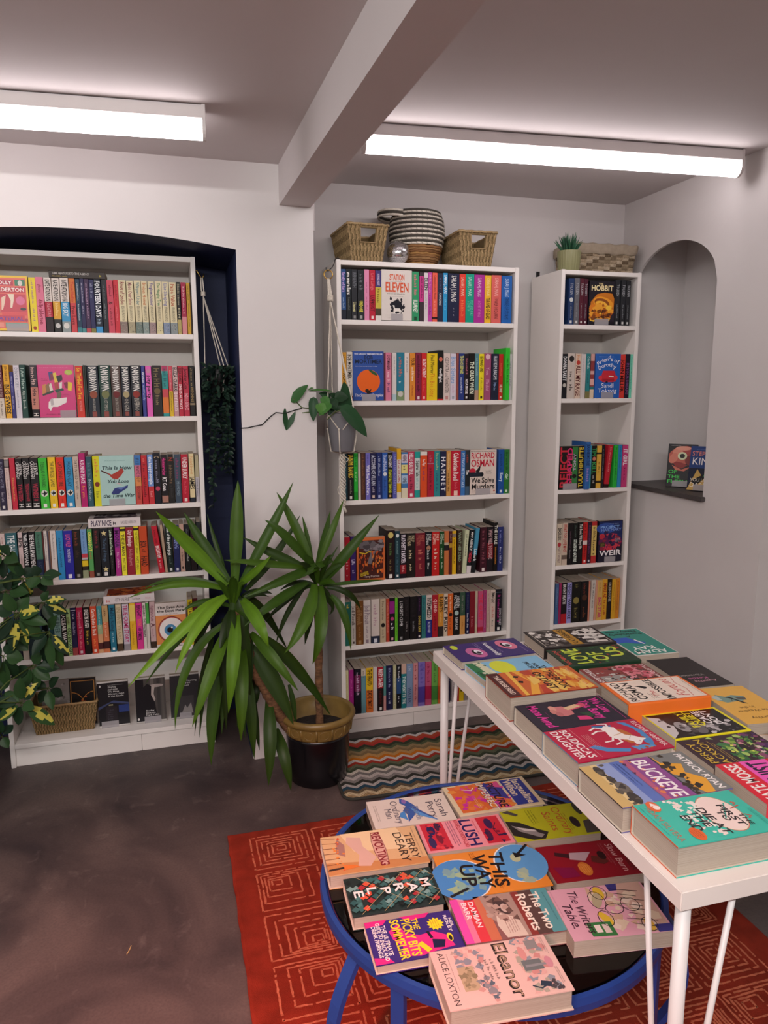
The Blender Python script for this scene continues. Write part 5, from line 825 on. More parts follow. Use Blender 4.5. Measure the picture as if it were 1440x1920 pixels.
('n5',1034.7,17.4,197,0,'#425e88',[],[('~',0.1,0.6,'#7a94b8',0.5)],{},"grey blue paperback against the side panel, beside magenta, on the narrow bookcase's fifth shelf"),
('n5',1051.1,12.1,199,0,'#962858',[],[],{},"magenta paperback thin, between blue and black, on the narrow bookcase's fifth shelf"),
('n5',1072.7,27.9,198,0,'#171013',[(0.76,1,'#a81c24')],[('BRIGHT HEATH',0.04,0.52,'#dcd8d4',0.55)],{},"black paperback with white capitals and red foot, between magenta and lavender, narrow bookcase's fifth shelf"),
('n5',1099.9,23.2,197,0,'#9a96d0',[],[('NIGHT WAS HERE',0.03,0.9,'#2a2a48',0.66)],{},"lavender paperback with black scrawl, between black and black, on the narrow bookcase's fifth shelf"),
('n5',1135.5,44.7,199,0,'#15140f',[],[('~',0.06,0.26,'#6a6238',0.5),('~',0.64,0.9,'#7a7040',0.5)],{'dot': (0.46,'#8a7c40')},"black paperback thick with gold emblem, between lavender and black, on the narrow bookcase's fifth shelf"),
('n5',1179.5,39.5,198,0,'#130f10',[],[('~',0.06,0.3,'#7a3424',0.5),('~',0.64,0.9,'#7a4428',0.5)],{'dot': (0.4,'#4a2a1c')},"black paperback thick with dim rust lettering, between black and salmon, narrow bookcase's fifth shelf"),
('n5',1205.5,8.1,197,0,'#cc8068',[],[],{},"salmon paperback thin, between black and white, on the narrow bookcase's fifth shelf"),
('n5',1221.3,20.2,199,2,'#c4bcb2',[],[('~',0.08,0.7,'#3a3a40',0.5)],{},"white paperback with small dark lettering, between salmon and apricot, on the narrow bookcase's fifth shelf"),
('n5',1239.2,12.2,198,2,'#c89078',[],[],{},"apricot paperback thin, between white and tan, on the narrow bookcase's fifth shelf"),
('n5',1261.7,26.1,197,0,'#cca458',[],[('BAD STAR',0.42,0.94,'#c02a6a',0.66),('~',0.06,0.34,'#a87a40',0.5)],{},"tan paperback with magenta title, between apricot and amber, on the narrow bookcase's fifth shelf"),
('n5',1289.2,25.4,199,0,'#d49c2a',[],[('MAKE AZ',0.1,0.46,'#a02418',0.62),('~',0.52,0.9,'#a02418',0.6)],{},"amber paperback with red boxed lettering, between tan and black, on the narrow bookcase's fifth shelf"),
('n5',1314.9,22.3,198,0,'#1c1412',[],[('KALEIDOSCOPE',0.08,0.56,'#b8b0a4',0.55)],{},"black paperback with grey capitals, between amber and yellow, on the narrow bookcase's fifth shelf"),
('n5',1338.0,20.0,197,0,'#d49e28',[],[('~',0.08,0.8,'#a87414',0.5)],{},"yellow paperback with faint lettering, between black and orange, on the narrow bookcase's fifth shelf"),
('n5',1359.6,19.8,199,0,'#cc8226',[],[('~',0.08,0.8,'#8a4c10',0.5)],{},"orange paperback with faint lettering, beside yellow, on the narrow bookcase's fifth shelf"),
]
for k,xm,tm,hm,lean,bg,bands,texts,ex,label in ROWS:
    z=SHZ[k]; t=tm/1000; h=hm/1000; sp=MB
    y=SHY(k)+.006+((xm*7)%5)*.0006+(.004 if k=='c6' else 0)
    if ex.get('pull'): y-=ex['pull']
    if ex.get('speck'): ex=dict(ex,speck=.8)
    x=xm/1000
    if lean: z=z+math.sin(math.radians(abs(lean)))*t/2+.0005
    book('paperback',label,spine_out(x,y,z+.0004,lean),.129,h,t,bg,bands=bands,texts=texts,extra=ex,group='paperbacks on the '+ORD[int(k[1])-1]+' shelf of the '+GROUPS[k[0]],orig='spine')
# ------------------------------------------------------------------ books shown face out on the shelves, each on a clear stand
def face_out(x,y,z,yaw=0,tilt=0):
    m=MX((1,0,0),(0,0,1),(0,-1,0),(x,y,z))
    if yaw: m=Matrix.Translation((x,y,z))@Matrix.Rotation(math.radians(yaw),4,'Z')@Matrix.Translation((-x,-y,-z))@m
    if tilt: m=m@Matrix.Rotation(math.radians(-tilt),4,'X')
    return m
def stand(label,mx,t,lipw=.05,liph=.028,off=0):
    s=thing('book_stand',label,'book stand',mx=mx,group='clear book stands')
    # base plate under the book, upright behind it, short lip in front of its foot
    mb=MB(); a,b=-lipw/2+off,lipw/2+off
    mb.box(a,0,-.0012-.02,b,.0016,t+.0030); mb.build('base_plate',M['acrylic'],s)
    mb=MB(); mb.box(a,.0017,t+.0016,b,liph,t+.0030); mb.build('lip',M['acrylic'],s)
    mb=MB(); mb.box(a,.0017,-.0026,b,.09,-.0012); mb.build('back_rest',M['acrylic'],s)
    return s
def display(name,label,xl,xr,k,h,t,bg,art,slabel=None,lip=0,setb=.004,off=0,yaw=0,tilt=0,pos=None,zz=None,**o):
    w=xr-xl; z=SHZ[k] if zz is None else zz; y=(SHY(k)+setb+t) if pos is None else pos[1]; x=(xl+xr)/2 if pos is None else pos[0]
    base=face_out(x,y,z+.0003,yaw,tilt)
    if slabel: stand(slabel,base,t,lipw=lip or .05,off=off)
    bm=base@Matrix.Translation((-w/2,.002 if slabel else 0,0))
    book(name,label,bm,w,h,t,bg,art=art,orig='corner',group=None,gloss=True,**o)
dl='clear stand holding the '
# alcove bookcase
display('paperback','yellow bordered patchwork cover facing out on the alcove bookcase top shelf',-1.279,-1.151,'l1',.198,.026,'#ecc02c',[
 ('r','#e06a5a',.0,.04,.95,.96),('r','#b83048',.06,.82,.62,.93),('r','#2f7a5a',.66,.82,.93,.93),('e','#d8d4c8',.8,.87,.06,.08),('t','#f4e8e0','DOLLY',.1,.58,.845,.06),('r','#c03040',.06,.69,.93,.8),('t','#f4e8e0','ALDERTON',.1,.9,.715,.065),
 ('r','#3a3f98',.04,.33,.22,.67),('t','#c86a88','GOOD',.05,.21,.5,.05,{'rot':90}),('r','#c43a4c',.25,.33,.93,.67),('p','#e8c8b0',[(.28,.6),(.4,.64),(.36,.5),(.3,.38),(.26,.38)]),('p','#e8d8c0',[(.45,.67),(.62,.67),(.6,.55),(.55,.42),(.5,.42),(.52,.55)]),('e','#d86a90',.78,.55,.12,.12),('e','#2a2a30',.84,.4,.08,.04),('r','#d84a50',.27,.28,.93,.345),('r','#c83a4a',.02,.17,.86,.28),('t','#6a3a98','MATERIAL',.04,.84,.19,.065),('e','#a03848',.9,.2,.04,.05),('r','#e89080',.0,.06,.3,.15),('r','#6a9a80',.34,.06,.93,.15)],
 dl+'patchwork cover on the alcove bookcase',.075,off=.02)
display('paperback','magenta cover with floating books facing out, alcove bookcase second shelf',-1.142,-1.012,'l2',.197,.024,'#cc3878',[
 ('g','#e88ab0',.08,.94,.86,.97,1),('e','#a8b83c',.85,.86,.11,.075),('g','#dce0a0',.78,.83,.92,.89,3),
 ('p','#3a3f78',[(.3,.86),(.42,.88),(.42,.74),(.32,.7)]),('p','#7a2a4a',[(.34,.7),(.44,.72),(.44,.82),(.36,.84)]),('p','#d8c040',[(.42,.84),(.5,.86),(.56,.68),(.46,.66)]),('p','#1f1c24',[(.5,.78),(.66,.82),(.68,.72),(.56,.66)]),
 ('p','#c8844a',[(.12,.62),(.22,.64),(.2,.46),(.1,.44)]),('p','#8a6a4a',[(.2,.6),(.3,.66),(.34,.5),(.22,.46)]),('p','#d8d0c0',[(.3,.62),(.36,.66),(.4,.52),(.32,.48)]),('p','#2c3a34',[(.1,.44),(.4,.52),(.42,.48),(.12,.41)]),
 ('p','#a84a3c',[(.44,.66),(.54,.68),(.56,.54),(.46,.52)]),('p','#d8d8d0',[(.58,.66),(.66,.68),(.64,.54),(.58,.54)]),('p','#2a4a3c',[(.44,.52),(.66,.56),(.7,.52),(.48,.47)]),('p','#7a1f3a',[(.7,.66),(.8,.68),(.86,.54),(.74,.56)]),('p','#e0c030',[(.82,.68),(.94,.66),(.9,.5),(.8,.52)]),
 ('p','#6a5a4a',[(.5,.48),(.62,.48),(.6,.34),(.48,.32)]),('p','#e8e2dc',[(.26,.3),(.4,.36),(.56,.36),(.76,.38),(.74,.28),(.5,.2),(.36,.2),(.3,.12),(.24,.18)]),('p','#b8b0b0',[(.3,.34),(.38,.37),(.4,.24),(.32,.22)]),('g','#8a2a58',.1,.7,.3,.76,2),('g','#8a2a58',.6,.4,.9,.46,2),('g','#7a2048',.16,.05,.9,.085,1)],
 dl+'magenta cover, second shelf of the alcove bookcase',.056,off=.035)
display('paperback','pale aqua cover with red and blue birds facing out, alcove bookcase third shelf',-.943,-.814,'l3',.198,.018,'#a8ccc6',[
 ('g','#6f9a94',.16,.89,.78,.925,1),('t','#1c3a3c','This Is How',.06,.92,.72,.07,{'shear':.2}),('p','#a8382c',[(.04,.7),(.26,.62),(.36,.54),(.5,.52),(.62,.6),(.7,.68),(.64,.75),(.56,.7),(.46,.66),(.34,.62),(.1,.7)]),('s','#5a2a24',.015,[(.42,.54),(.42,.48)]),('p','#3a2420',[(.04,.72),(.2,.66),(.26,.62),(.06,.68)]),
 ('t','#1c3a3c','You Lose',.2,.82,.45,.065,{'shear':.2}),('p','#c8b0b4',[(.46,.44),(.6,.4),(.66,.39),(.52,.45)]),('p','#2c3a78',[(.3,.24),(.4,.34),(.5,.36),(.62,.36),(.8,.4),(.78,.34),(.6,.27),(.5,.22),(.38,.22)]),('p','#5a72b0',[(.44,.35),(.62,.36),(.76,.38),(.6,.31)]),('t','#1c3a3c','the Time War',.06,.97,.16,.068,{'shear':.2})],
 dl+'pale aqua bird cover, alcove bookcase third shelf',.06,off=-.005)
display('paperback','white cover with one large staring eye facing out, alcove bookcase fifth shelf',-.763,-.642,'l5',.188,.02,'#d8d0ca',[
 ('r','#d88a50',0,.06,1,.72),('t','#2a2624','The Eyes Are',.06,.94,.87,.055,{'al':'l'}),('t','#2a2624','the Best Part',.06,.94,.79,.055,{'al':'l'}),('g','#8a3a34',.24,.735,.8,.765,1),('e','#5a1a14',.5,.39,.44,.46),('e','#b05048',.5,.39,.43,.44),('e','#ece4e0',.51,.39,.4,.41),('e','#4a8ab4',.47,.38,.2,.2),('e','#14181c',.46,.38,.1,.1),('e','#f4f0ee',.52,.43,.03,.03),('r','#d8d0ca',0,0,1,.06)],
 dl+'eye cover, alcove bookcase fifth shelf',.05)
bx=-.0006
display('paperback','black cover of a dark house facing out beside the basket, alcove bookcase bottom shelf',-1.014,-.891,'l6',.202,.016,'#17171c',[
 ('r','#c8c4c0',0,.965,1,1),('r','#c8c4c0',0,0,1,.03),('g','#b8b8b8',.34,.905,.86,.93,1),('t','#e4e4e2','Shirley',.34,.62,.85,.035,{'al':'l','bold':0}),('t','#e4e4e2','Jackson',.34,.66,.8,.035,{'al':'l','bold':0}),('t','#e4e4e2','We Have',.34,.7,.75,.035,{'al':'l','bold':0}),('t','#e4e4e2','Always Lived',.34,.86,.7,.035,{'al':'l','bold':0}),('t','#e4e4e2','in the Castle',.34,.84,.65,.035,{'al':'l','bold':0}),('e','#c8c4c0',.09,.9,.03,.04),('p','#3a4468',[(0,.38),(.4,.52),(1,.46),(1,.5),(.5,.57),(0,.44)]),('r','#2a3c78',.66,.3,1,.46),('r','#262228',.24,.14,.6,.44),('r','#8a8468',.34,.46,.48,.49),('g','#4a4650',.3,.16,.5,.4,5)],
 dl+'dark house cover on the bottom shelf',.068,setb=.066,off=-.018)
display('paperback','black and white portrait cover facing out in the middle of the bottom shelf trio',-.864,-.741,'l6',.202,.016,'#14141a',[
 ('r','#b8b4b0',0,.965,1,1),('r','#b8b4b0',0,0,1,.03),('r','#4a4644',.28,.03,1,.965),('r','#6a6460',.5,.03,.62,.965),('r','#3a3838',.72,.03,.82,.965),('r','#585450',.86,.03,.94,.965),('e','#a89c98',.7,.8,.24,.06),('p','#14141a',[(0,.03),(.7,.03),(.66,.3),(.62,.5),(.52,.62),(.54,.8),(.4,.86),(.2,.74),(0,.6)]),('p','#b0a49e',[(.54,.8),(.66,.82),(.6,.62),(.66,.5),(.62,.45),(.52,.6)]),('t','#eceae8','Shirley',.32,.6,.24,.035,{'al':'l','bold':0}),('t','#eceae8','Jackson',.32,.64,.19,.035,{'al':'l','bold':0}),('t','#eceae8','Dark Tales',.32,.76,.14,.035,{'al':'l','bold':0}),('e','#d8d4d0',.07,.08,.035,.045)],
 dl+'portrait cover on the bottom shelf',.068,setb=.066,off=.005)
display('paperback','dark grey cover facing out behind the yucca leaves, alcove bookcase bottom shelf',-.722,-.6,'l6',.202,.016,'#2a2a2e',[
 ('r','#b8b4b0',0,.965,1,1),('r','#b8b4b0',0,0,1,.03),('r','#3c3a3c',.3,.03,.8,.5),('p','#8a8684',[(.36,.1),(.5,.3),(.56,.22),(.7,.34),(.76,.1)]),('t','#d8d6d4','The Haunting',.4,.92,.82,.035,{'al':'l','bold':0}),('t','#d8d6d4','of Hill',.4,.7,.77,.035,{'al':'l','bold':0}),('t','#d8d6d4','House',.4,.66,.72,.035,{'al':'l','bold':0})],
 dl+'dark grey cover behind the yucca leaves',.05,setb=.066)
# middle bookcase
display('paperback','white cover with orange title and black deer motif facing out, middle bookcase top shelf',.188,.318,'c1',.2,.024,'#ded6ce',[
 ('t','#d85a30','STATION',.26,.76,.8,.11,{'lo':.4}),('t','#d8562c','ELEVEN',.12,.9,.57,.18,{'lo':.4}),('g','#8a6a60',.28,.765,.7,.785,1),('g','#3a3432',.18,.52,.82,.55,1),('g','#8a7a78',.26,.47,.76,.49,1)]+[('e','#1c1c26',.5,.27,.19,.2),('n','#1c1c26',.27,.14,.73,.44,60,.05),('p','#e8e2da',[(.38,.14),(.4,.24),(.36,.3),(.42,.3),(.44,.24),(.6,.24),(.64,.2),(.62,.12),(.6,.12),(.58,.18),(.46,.18),(.43,.12),(.41,.12)]),('g','#a89c98',.2,.04,.8,.06,1)],
 dl+'white cover with orange title',.05)
display('paperback','blue cover with one big orange facing out, middle bookcase second shelf',.065,.196,'c2',.2,.022,'#2c4f9c',[
 ('t','#e0e4ec','THE SUNDAY TIMES BESTSELLER',.04,.96,.93,.03),('t','#17233f','BOB',.36,.64,.85,.065),('t','#17233f','MORTIMER',.06,.94,.755,.075),('g','#d8dce8',.08,.69,.92,.715,1),('e','#e8641a',.5,.39,.38,.37),('p','#2f5a34',[(.48,.63),(.58,.63),(.76,.56),(.8,.5),(.66,.53),(.56,.58)]),('e','#2a1a14',.45,.2,.06,.06),('p','#2a1a14',[(.42,.2),(.5,.2),(.6,.24),(.56,.18),(.62,.16),(.5,.13),(.44,.14)]),('t','#ece8f0','The Satsuma Complex',.04,.98,.08,.06,{'shear':.2,'bold':0})],
 dl+'blue cover with the orange',.058,off=0)
display('paperback','cream crime cover with heavy red author name facing out, middle bookcase third shelf',.588,.714,'c3',.197,.028,'#dccdc2',[
 ('t','#2a2422','FROM THE AUTHOR OF THE THURSDAY MURDER CLUB',.03,.95,.955,.018),('t','#c4213a','RICHARD',.04,.93,.81,.125,{'lo':.45}),('t','#c4213a','OSMAN',.04,.93,.63,.15,{'lo':.45}),('e','#c4213a',.1,.53,.12,.1),('p','#16161c',[(.22,.53),(.3,.58),(.36,.64),(.4,.62),(.38,.54),(.34,.5),(.24,.5)]),('r','#1b2232',0,.4,.46,.5),('e','#10131c',.46,.45,.06,.08),('g','#5a4a48',.6,.46,.86,.56,4),('t','#141214','We Solve',.06,.93,.26,.115,{'lo':.4}),('t','#141214','Murders',.06,.95,.12,.115,{'lo':.4}),('g','#8a7a74',.1,.05,.8,.1,2),('e','#b84a3a',.93,.075,.035,.03)],
 dl+'cream cover with red author name',.07,spine='#2c3034')
display('paperback','orange framed cover of flames and smoke facing out, middle bookcase fourth shelf',.074,.199,'c4',.192,.022,'#d4703c',[
 ('r','#4a2420',.06,.05,.94,.93),('n','#6a6468,#8a8488,#4a4448',.1,.66,.9,.9,40,.1,1.6),('p','#7a7478',[(.36,.4),(.5,.66),(.66,.7),(.58,.5),(.5,.38)]),('n','#d8642c,#e07a34,#b84a24',.08,.22,.4,.62,26,.07,.5),('n','#d8642c,#e88a3c,#b84a24',.52,.2,.92,.68,40,.08,.5),('n','#4a2420,#2a1a18',.5,.24,.9,.5,14,.04),('s','#e0c030',.03,[(.1,.66),(.3,.63),(.44,.68),(.5,.66)]),('t','#e8cc30','GUARDS!',.1,.4,.19,.04,{'rot':12}),('t','#e8cc30','GUARDS!',.12,.42,.15,.04,{'rot':12}),('t','#d8c8c0','Terry Pratchett',.26,.8,.08,.05,{'bold':0})])
# narrow bookcase
display('paperback','black cover with golden swirling flames facing out, narrow bookcase top shelf',1.140,1.268,'n1',.188,.022,'#1a1620',[
 ('p','#c8741c',[(.04,.1),(.96,.1),(.98,.6),(.9,.72),(.6,.74),(.3,.7),(.06,.52)]),('e','#e89a28',.55,.5,.4,.2,-12),('e','#8a4818',.5,.5,.3,.15,-12),('e','#f0b43c',.48,.47,.24,.11,-12),('n','#f0c040,#d87a1c,#a8541a,#e8a030',.06,.12,.94,.44,50,.1,1.5),('n','#5a2c14,#8a4818',.1,.14,.9,.34,16,.08,1.6),('s','#3a1c10',.02,[(.2,.14),(.5,.18),(.8,.13)]),('s','#3a1c10',.015,[(.5,.18),(.52,.32),(.6,.22)]),('p','#2a2430',[(.8,.08),(1,.08),(1,.3),(.9,.24)]),('t','#e8d49a','THE',.34,.52,.92,.035),('t','#ecdca8','HOBBIT',.06,.92,.78,.12,{'lo':.4}),('g','#b8a888',.3,.03,.7,.05,1)],
 dl+'black cover with golden flames',.07,off=.0)
display('paperback','blue cover with a red sofa facing out, narrow bookcase second shelf',1.186,1.313,'n2',.197,.022,'#2560b4',[
 ('g','#a8bce0',.12,.925,.8,.95,1)]+[('t','#f0eef4',c,u-.06,u+.06,v,.085,{'rot':r,'bold':0}) for c,u,v,r in (('F',.1,.78,28),('r',.19,.82,24),('i',.27,.85,18),('e',.35,.865,12),('n',.45,.88,6),('d',.55,.885,0),('s',.64,.88,-6),('o',.8,.85,-14),('f',.9,.82,-22))]+[('t','#f0eef4',c,u-.06,u+.06,v,.085,{'rot':r,'bold':0}) for c,u,v,r in (('D',.16,.68,24),('o',.28,.725,16),('r',.38,.745,10),('o',.47,.755,4),('t',.57,.755,-2),('h',.67,.74,-8),('y',.78,.71,-16))]+[
 ('p','#c82c3a',[(.22,.46),(.3,.62),(.76,.62),(.84,.48),(.84,.38),(.7,.36),(.3,.36),(.2,.4)]),('e','#d83a46',.2,.46,.07,.08),('e','#d83a46',.83,.46,.07,.08),('r','#a82030',.28,.38,.76,.44),('p','#e8e0d8',[(.54,.51),(.74,.49),(.74,.47),(.54,.48)]),('s','#1c2030',.02,[(.32,.36),(.28,.32)]),('s','#1c2030',.02,[(.7,.36),(.72,.32)]),('e','#1c2440',.46,.36,.05,.03),('t','#f4f2f6','Sandi',.24,.76,.235,.095,{'bold':0}),('t','#f4f2f6','Toksvig',.12,.88,.12,.095,{'bold':0})],
 dl+'blue cover with the red sofa',.062,off=.0)
display('paperback','black cover with huge sideways red and green letters facing out, narrow bookcase third shelf',1.024,1.148,'n3',.197,.018,'#15100f',[
 ('t','#c8283a','REJECT',-.58,.92,.5,.2,{'rot':90,'lo':.3,'hi':3}),('t','#d82a70','SHAPED',-.3,1.1,.52,.13,{'rot':90,'lo':.3,'hi':3}),('r','#2f7a3a',.5,.1,.72,.98),('e','#15100f',.6,.76,.07,.08),('e','#15100f',.6,.3,.09,.08),('t','#b8a8c0','TONY',.2,1.0,.62,.06,{'rot':90}),('t','#e8c83c','TULATHIMUTTE',.12,1.6,.5,.1,{'rot':90,'lo':.4})],
 dl+'black cover with sideways letters',.07,off=-.01)
display('paperback','dark blue and red space cover facing out, narrow bookcase fourth shelf',1.239,1.366,'n4',.197,.03,'#17142a',[
 ('r','#16265a',.02,.5,.98,.98),('e','#2a4a9a',.3,.82,.4,.2),('e','#5a1a4a',.5,.48,.5,.26),('n','#b8283c,#8a1f3a,#c83a4a,#5a1a50',.12,.3,.9,.68,50,.09,1.6),('n','#2a1a48,#16183a',.3,.4,.95,.8,16,.09),('g','#9ab0e0',.2,.92,.86,.94,1),('t','#8ab4ec','PROJECT',.06,.86,.82,.06),('t','#7a98d8','HAIL MARY',.1,.94,.75,.06),('e','#3a3018',.17,.43,.13,.09),('g','#b8a050',.1,.38,.26,.48,4),('g','#d8d0d8',.7,.48,.94,.58,4),('t','#d8324a','ANDY',.24,.8,.29,.085),('t','#f4f0f2','WEIR',.06,.96,.16,.12)],
 dl+'dark space cover, narrow bookcase fourth shelf',.058,off=.0)
# niche sill
nz=1.0525
def niche_book(label,x,y,yaw,art,bg,sl):
    w,h,t=.129,.197,.022
    base=Matrix.Translation((x,y,nz))@Matrix.Rotation(math.radians(yaw),4,'Z')@face_out(0,0,0,tilt=9)
    stand(sl,base,t,lipw=.07)
    book('paperback',label,base@Matrix.Translation((-w/2,.002,0)),w,h,t,bg,art=art,orig='corner',gloss=True)
niche_book('black cover with a huge coral flower and green lettering on the slate sill',1.618,-.078,-48,[
 ('e','#b85a4c',.5,.72,.46,.3),('p','#8a2a28',[(.1,.62),(.3,.46),(.5,.42),(.7,.5),(.5,.56),(.3,.58)]),('e','#d88a74',.36,.84,.22,.14,30),('e','#a83c38',.7,.84,.24,.16,-30),('e','#d07a66',.2,.66,.2,.14,60),('e','#7a2424',.78,.62,.18,.18),('e','#e09a84',.52,.9,.26,.08),('p','#c86a58',[(.16,.5),(.5,.4),(.84,.48),(.6,.36),(.3,.38)]),('e','#d0d8b0',.5,.72,.16,.14),('e','#17140f',.5,.72,.09,.08),
 ('t','#3fc850','OF',.06,.36,.3,.08),('t','#3fc850','THE',.05,.46,.19,.075),('t','#3fc850','FLESH',.04,.74,.07,.08),('g','#c8c0c0',.1,.955,.5,.975,1),('p','#8a5a48',[(.8,.3),(.9,.34),(.92,.1),(.84,.08)])],'#14151a','clear stand holding the coral flower cover in the niche')
niche_book('navy and tan cover half hidden by the near edge of the niche',1.612,-.236,-60,[
 ('r','#24407a',0,.5,1,1),('g','#6a84b8',.2,.92,.8,.95,1),('t','#e88a6a','STEPHEN',.06,.94,.78,.1,{'bold':0}),('t','#f0ece8','KING',.08,.9,.58,.16,{'bold':0}),('p','#c8a45a',[(.0,0),(.3,.48),(.5,.3),(.9,.5),(1,.4),(1,0)]),('p','#15181c',[(.1,.2),(.5,.36),(.7,.46),(.6,.3),(.3,.1)]),('p','#4a8a6a',[(.5,.3),(.6,.34),(.56,.4)]),('t','#f0e8d8','YOU LIKE IT',.08,.92,.2,.07,{'bold':0}),('t','#f0e8d8','DARKER',.08,.92,.07,.1,{'bold':0})],'#1a2238','clear stand holding the navy and tan cover in the niche')
# books lying on top of the shelved rows, and two in the bottom basket
def lie_spine(x,y,z): return MX((0,1,0),(-1,0,0),(0,0,1),(x,y,z))
def flat(label,xc,k,zt,ln,t,bg,texts,art=(),ex=None):
    z=SHZ[k]+zt
    book('paperback',label,lie_spine(xc,SHY(k)+.012+.0645,z),.129,ln,t,bg,texts=texts,art=art,orig='lie',extra=ex)
flat('dark paperback lying flat across the top row of the alcove bookcase',-.978,'l1',.2005,.198,.024,'#3a332e',[('DIRK GENTLY DETECTIVE AGENCY',.06,.72,'#d8d4cc',.32,.16),('~',.06,.34,'#b8a040',.26,-.24),('~',.9,.95,'#d8c848',.5)])
flat('white paperback with bold purple title lying across the alcove bookcase fourth row',-.9,'l4',.2005,.198,.036,'#d8d0ce',[('PLAY NICE',.05,.44,'#3a2a4a',.6),('~',.47,.58,'#2a2430',.6),('RACHEL HARRISON',.62,.92,'#6a646c',.32)],[('r','#4a4048',.1,.1,.9,.9),('n','#2a2430,#b8b0ae,#6a5a60',.1,.1,.9,.9,30,.12)])
flat('white paperback with rust cover lying across the alcove bookcase fifth row',-.862,'l5',.2005,.198,.033,'#d0c8c8',[('~',.06,.2,'#b84a44',.6),('CITY ON FIRE',.22,.5,'#4a4448',.5),('Don Winslow',.56,.72,'#5a5458',.34),('~',.82,.92,'#c89098',.3)],[('r','#8a3c24',.06,.06,.94,.94),('n','#b85a2c,#5a2418,#c87a3c',.06,.06,.94,.94,40,.14)])
def in_basket(label,x,y,z,w,h,t,bg,art,yaw,tilt):
    book('paperback',label,Matrix.Translation((x,y,z))@Matrix.Rotation(math.radians(yaw),4,'Z')@face_out(0,0,0,tilt=tilt)@Matrix.Translation((-w/2,0,0)),w,h,t,bg,art=art,orig='corner')
in_basket('pale grey book tilted in the basket on the alcove bookcase bottom shelf',-1.18,.2,.112,.11,.2,.014,'#8a8480',[('t','#1c1a18','A',.55,.8,.62,.09),('t','#1c1a18','R',.5,.75,.36,.09),('e','#5a5450',.3,.7,.2,.14),('n','#a09894,#6a6460',.05,.1,.95,.95,24,.08)],6,4)
in_basket('dark book with orange arcs standing in the bottom shelf basket',-1.075,.2,.112,.105,.2,.014,'#191413',[('s','#a8743a',.03,[(.06,.94),(.94,.94),(.94,.06),(.06,.06),(.06,.94)])]+[('s','#b87a38',.025,[(.1+.5*math.cos(a/8*PI/2),.3+.4*math.sin(a/8*PI/2)) for a in range(9)]),('s','#b87a38',.025,[(.9-.5*math.cos(a/8*PI/2),.3+.4*math.sin(a/8*PI/2)) for a in range(9)]),('n','#a8382a,#c85a34',.3,.3,.7,.6,14,.08)],-4,4)
# ------------------------------------------------------------------ the books laid out on the two tables
TZ,RZ=.715,.40
ORI={'A':((0,-1,0),(1,0,0)),'B':((0,1,0),(-1,0,0)),'C':((-1,0,0),(0,-1,0))}
def laid(label,o,x,y,z,ang,w,h,t,bg,art,hard=False,name=None,**k):
    ax,ay=ORI[o]; m=Matrix.Translation((x,y,z+.0004))@Matrix.Rotation(math.radians(ang),4,'Z')@MX(ax,ay,(0,0,1),(0,0,0))
    return book(name or ('hardback' if hard else 'paperback'),label,m,w,h,t,bg,hard=hard,art=art,orig='lie',gloss=True,**k)
GW='books on the white table'; GR='books on the blue table'
def wh(*a,**k): return laid(*a,group=GW,**k)
def bl(*a,**k): return laid(*a,group=GR,**k)
wh('purple hardback with two pink eyes at the far corner of the white table','A',.211,-1.062,TZ,2,.140,.236,.026,'#3a2a6e',[
 ('e','#c8dc3c',.2,.1,.13,.075),('e','#c86aa0',.62,.3,.3,.2,8),('e','#1a1420',.62,.31,.16,.1,8),('e','#ece8f0',.6,.33,.14,.07,8),('e','#241c30',.64,.33,.07,.05),('e','#e07a98',.38,.78,.3,.19,14),('e','#1a1420',.4,.77,.16,.1,14),('e','#ece8f0',.39,.79,.14,.075,14),('e','#1a1420',.42,.79,.07,.055),('t','#f2f0f4','Fundamentally',.1,.92,.51,.06,{'shear':.15}),('g','#b8a8d8',.1,.38,.5,.44,2),('g','#b8a8d8',.5,.6,.8,.64,2),('g','#b8a8d8',.55,.92,.95,.95,1)],hard=True)
wh('pale blue hardback with a big yellow sun on the white table','A',.216,-1.208,TZ,3,.129,.226,.022,'#86bfe0',[
 ('r','#2f7a4c',0,0,1,.14),('p','#d8d8b8',[(0,.1),(1,.14),(1,.26),(0,.2)]),('e','#d8e03a',.42,.4,.38,.26),('n','#3a6a4c,#c8d0a8,#d8d8c0',.02,.08,.98,.22,24,.05),('t','#16242c','THE',.62,.94,.86,.05),('t','#16242c','NAMES',.44,.94,.79,.055),('t','#16242c','PROJECT',.3,.95,.71,.06),('t','#16301c','LARA',.5,.8,.03,.045)],hard=True)
wh('thick orange hardback with golden rays, between the sun cover and the fist cover','A',.2,-1.407,TZ,-1,.150,.236,.062,'#9a3a28',[
 ('r','#c8622c',0,.14,1,1),('p','#e8a83c',[(0,.3),(.5,.38),(1,.24),(1,.34),(.5,.46),(0,.4)]),('p','#e8b84c',[(0,.22),(1,.18),(1,.22),(0,.27)]),('p','#b84028',[(0,.4),(.5,.46),(1,.38),(1,.56),(.5,.5),(0,.5)]),('n','#e09a34,#d87a2c,#b8482c,#e8c060',.02,.4,.98,.98,46,.11,2.2),('n','#e8b04a,#f0c868',.1,.62,.9,.95,16,.07,2.4),('r','#4a1a1c',0,0,1,.13),('n','#1a1010',.2,.26,.5,.32,3,.06),('t','#ecd8c8','THE ROSE FIELD',.12,.92,.045,.05),('t','#2a1410','THE BOOK',.1,.9,.64,.09),('t','#2a1410','OF DUST',.12,.88,.5,.09),('t','#f0c890','PHILIP PULLMAN',.08,.92,.9,.045,{'bold':0})],hard=True,back='#7a2a22')
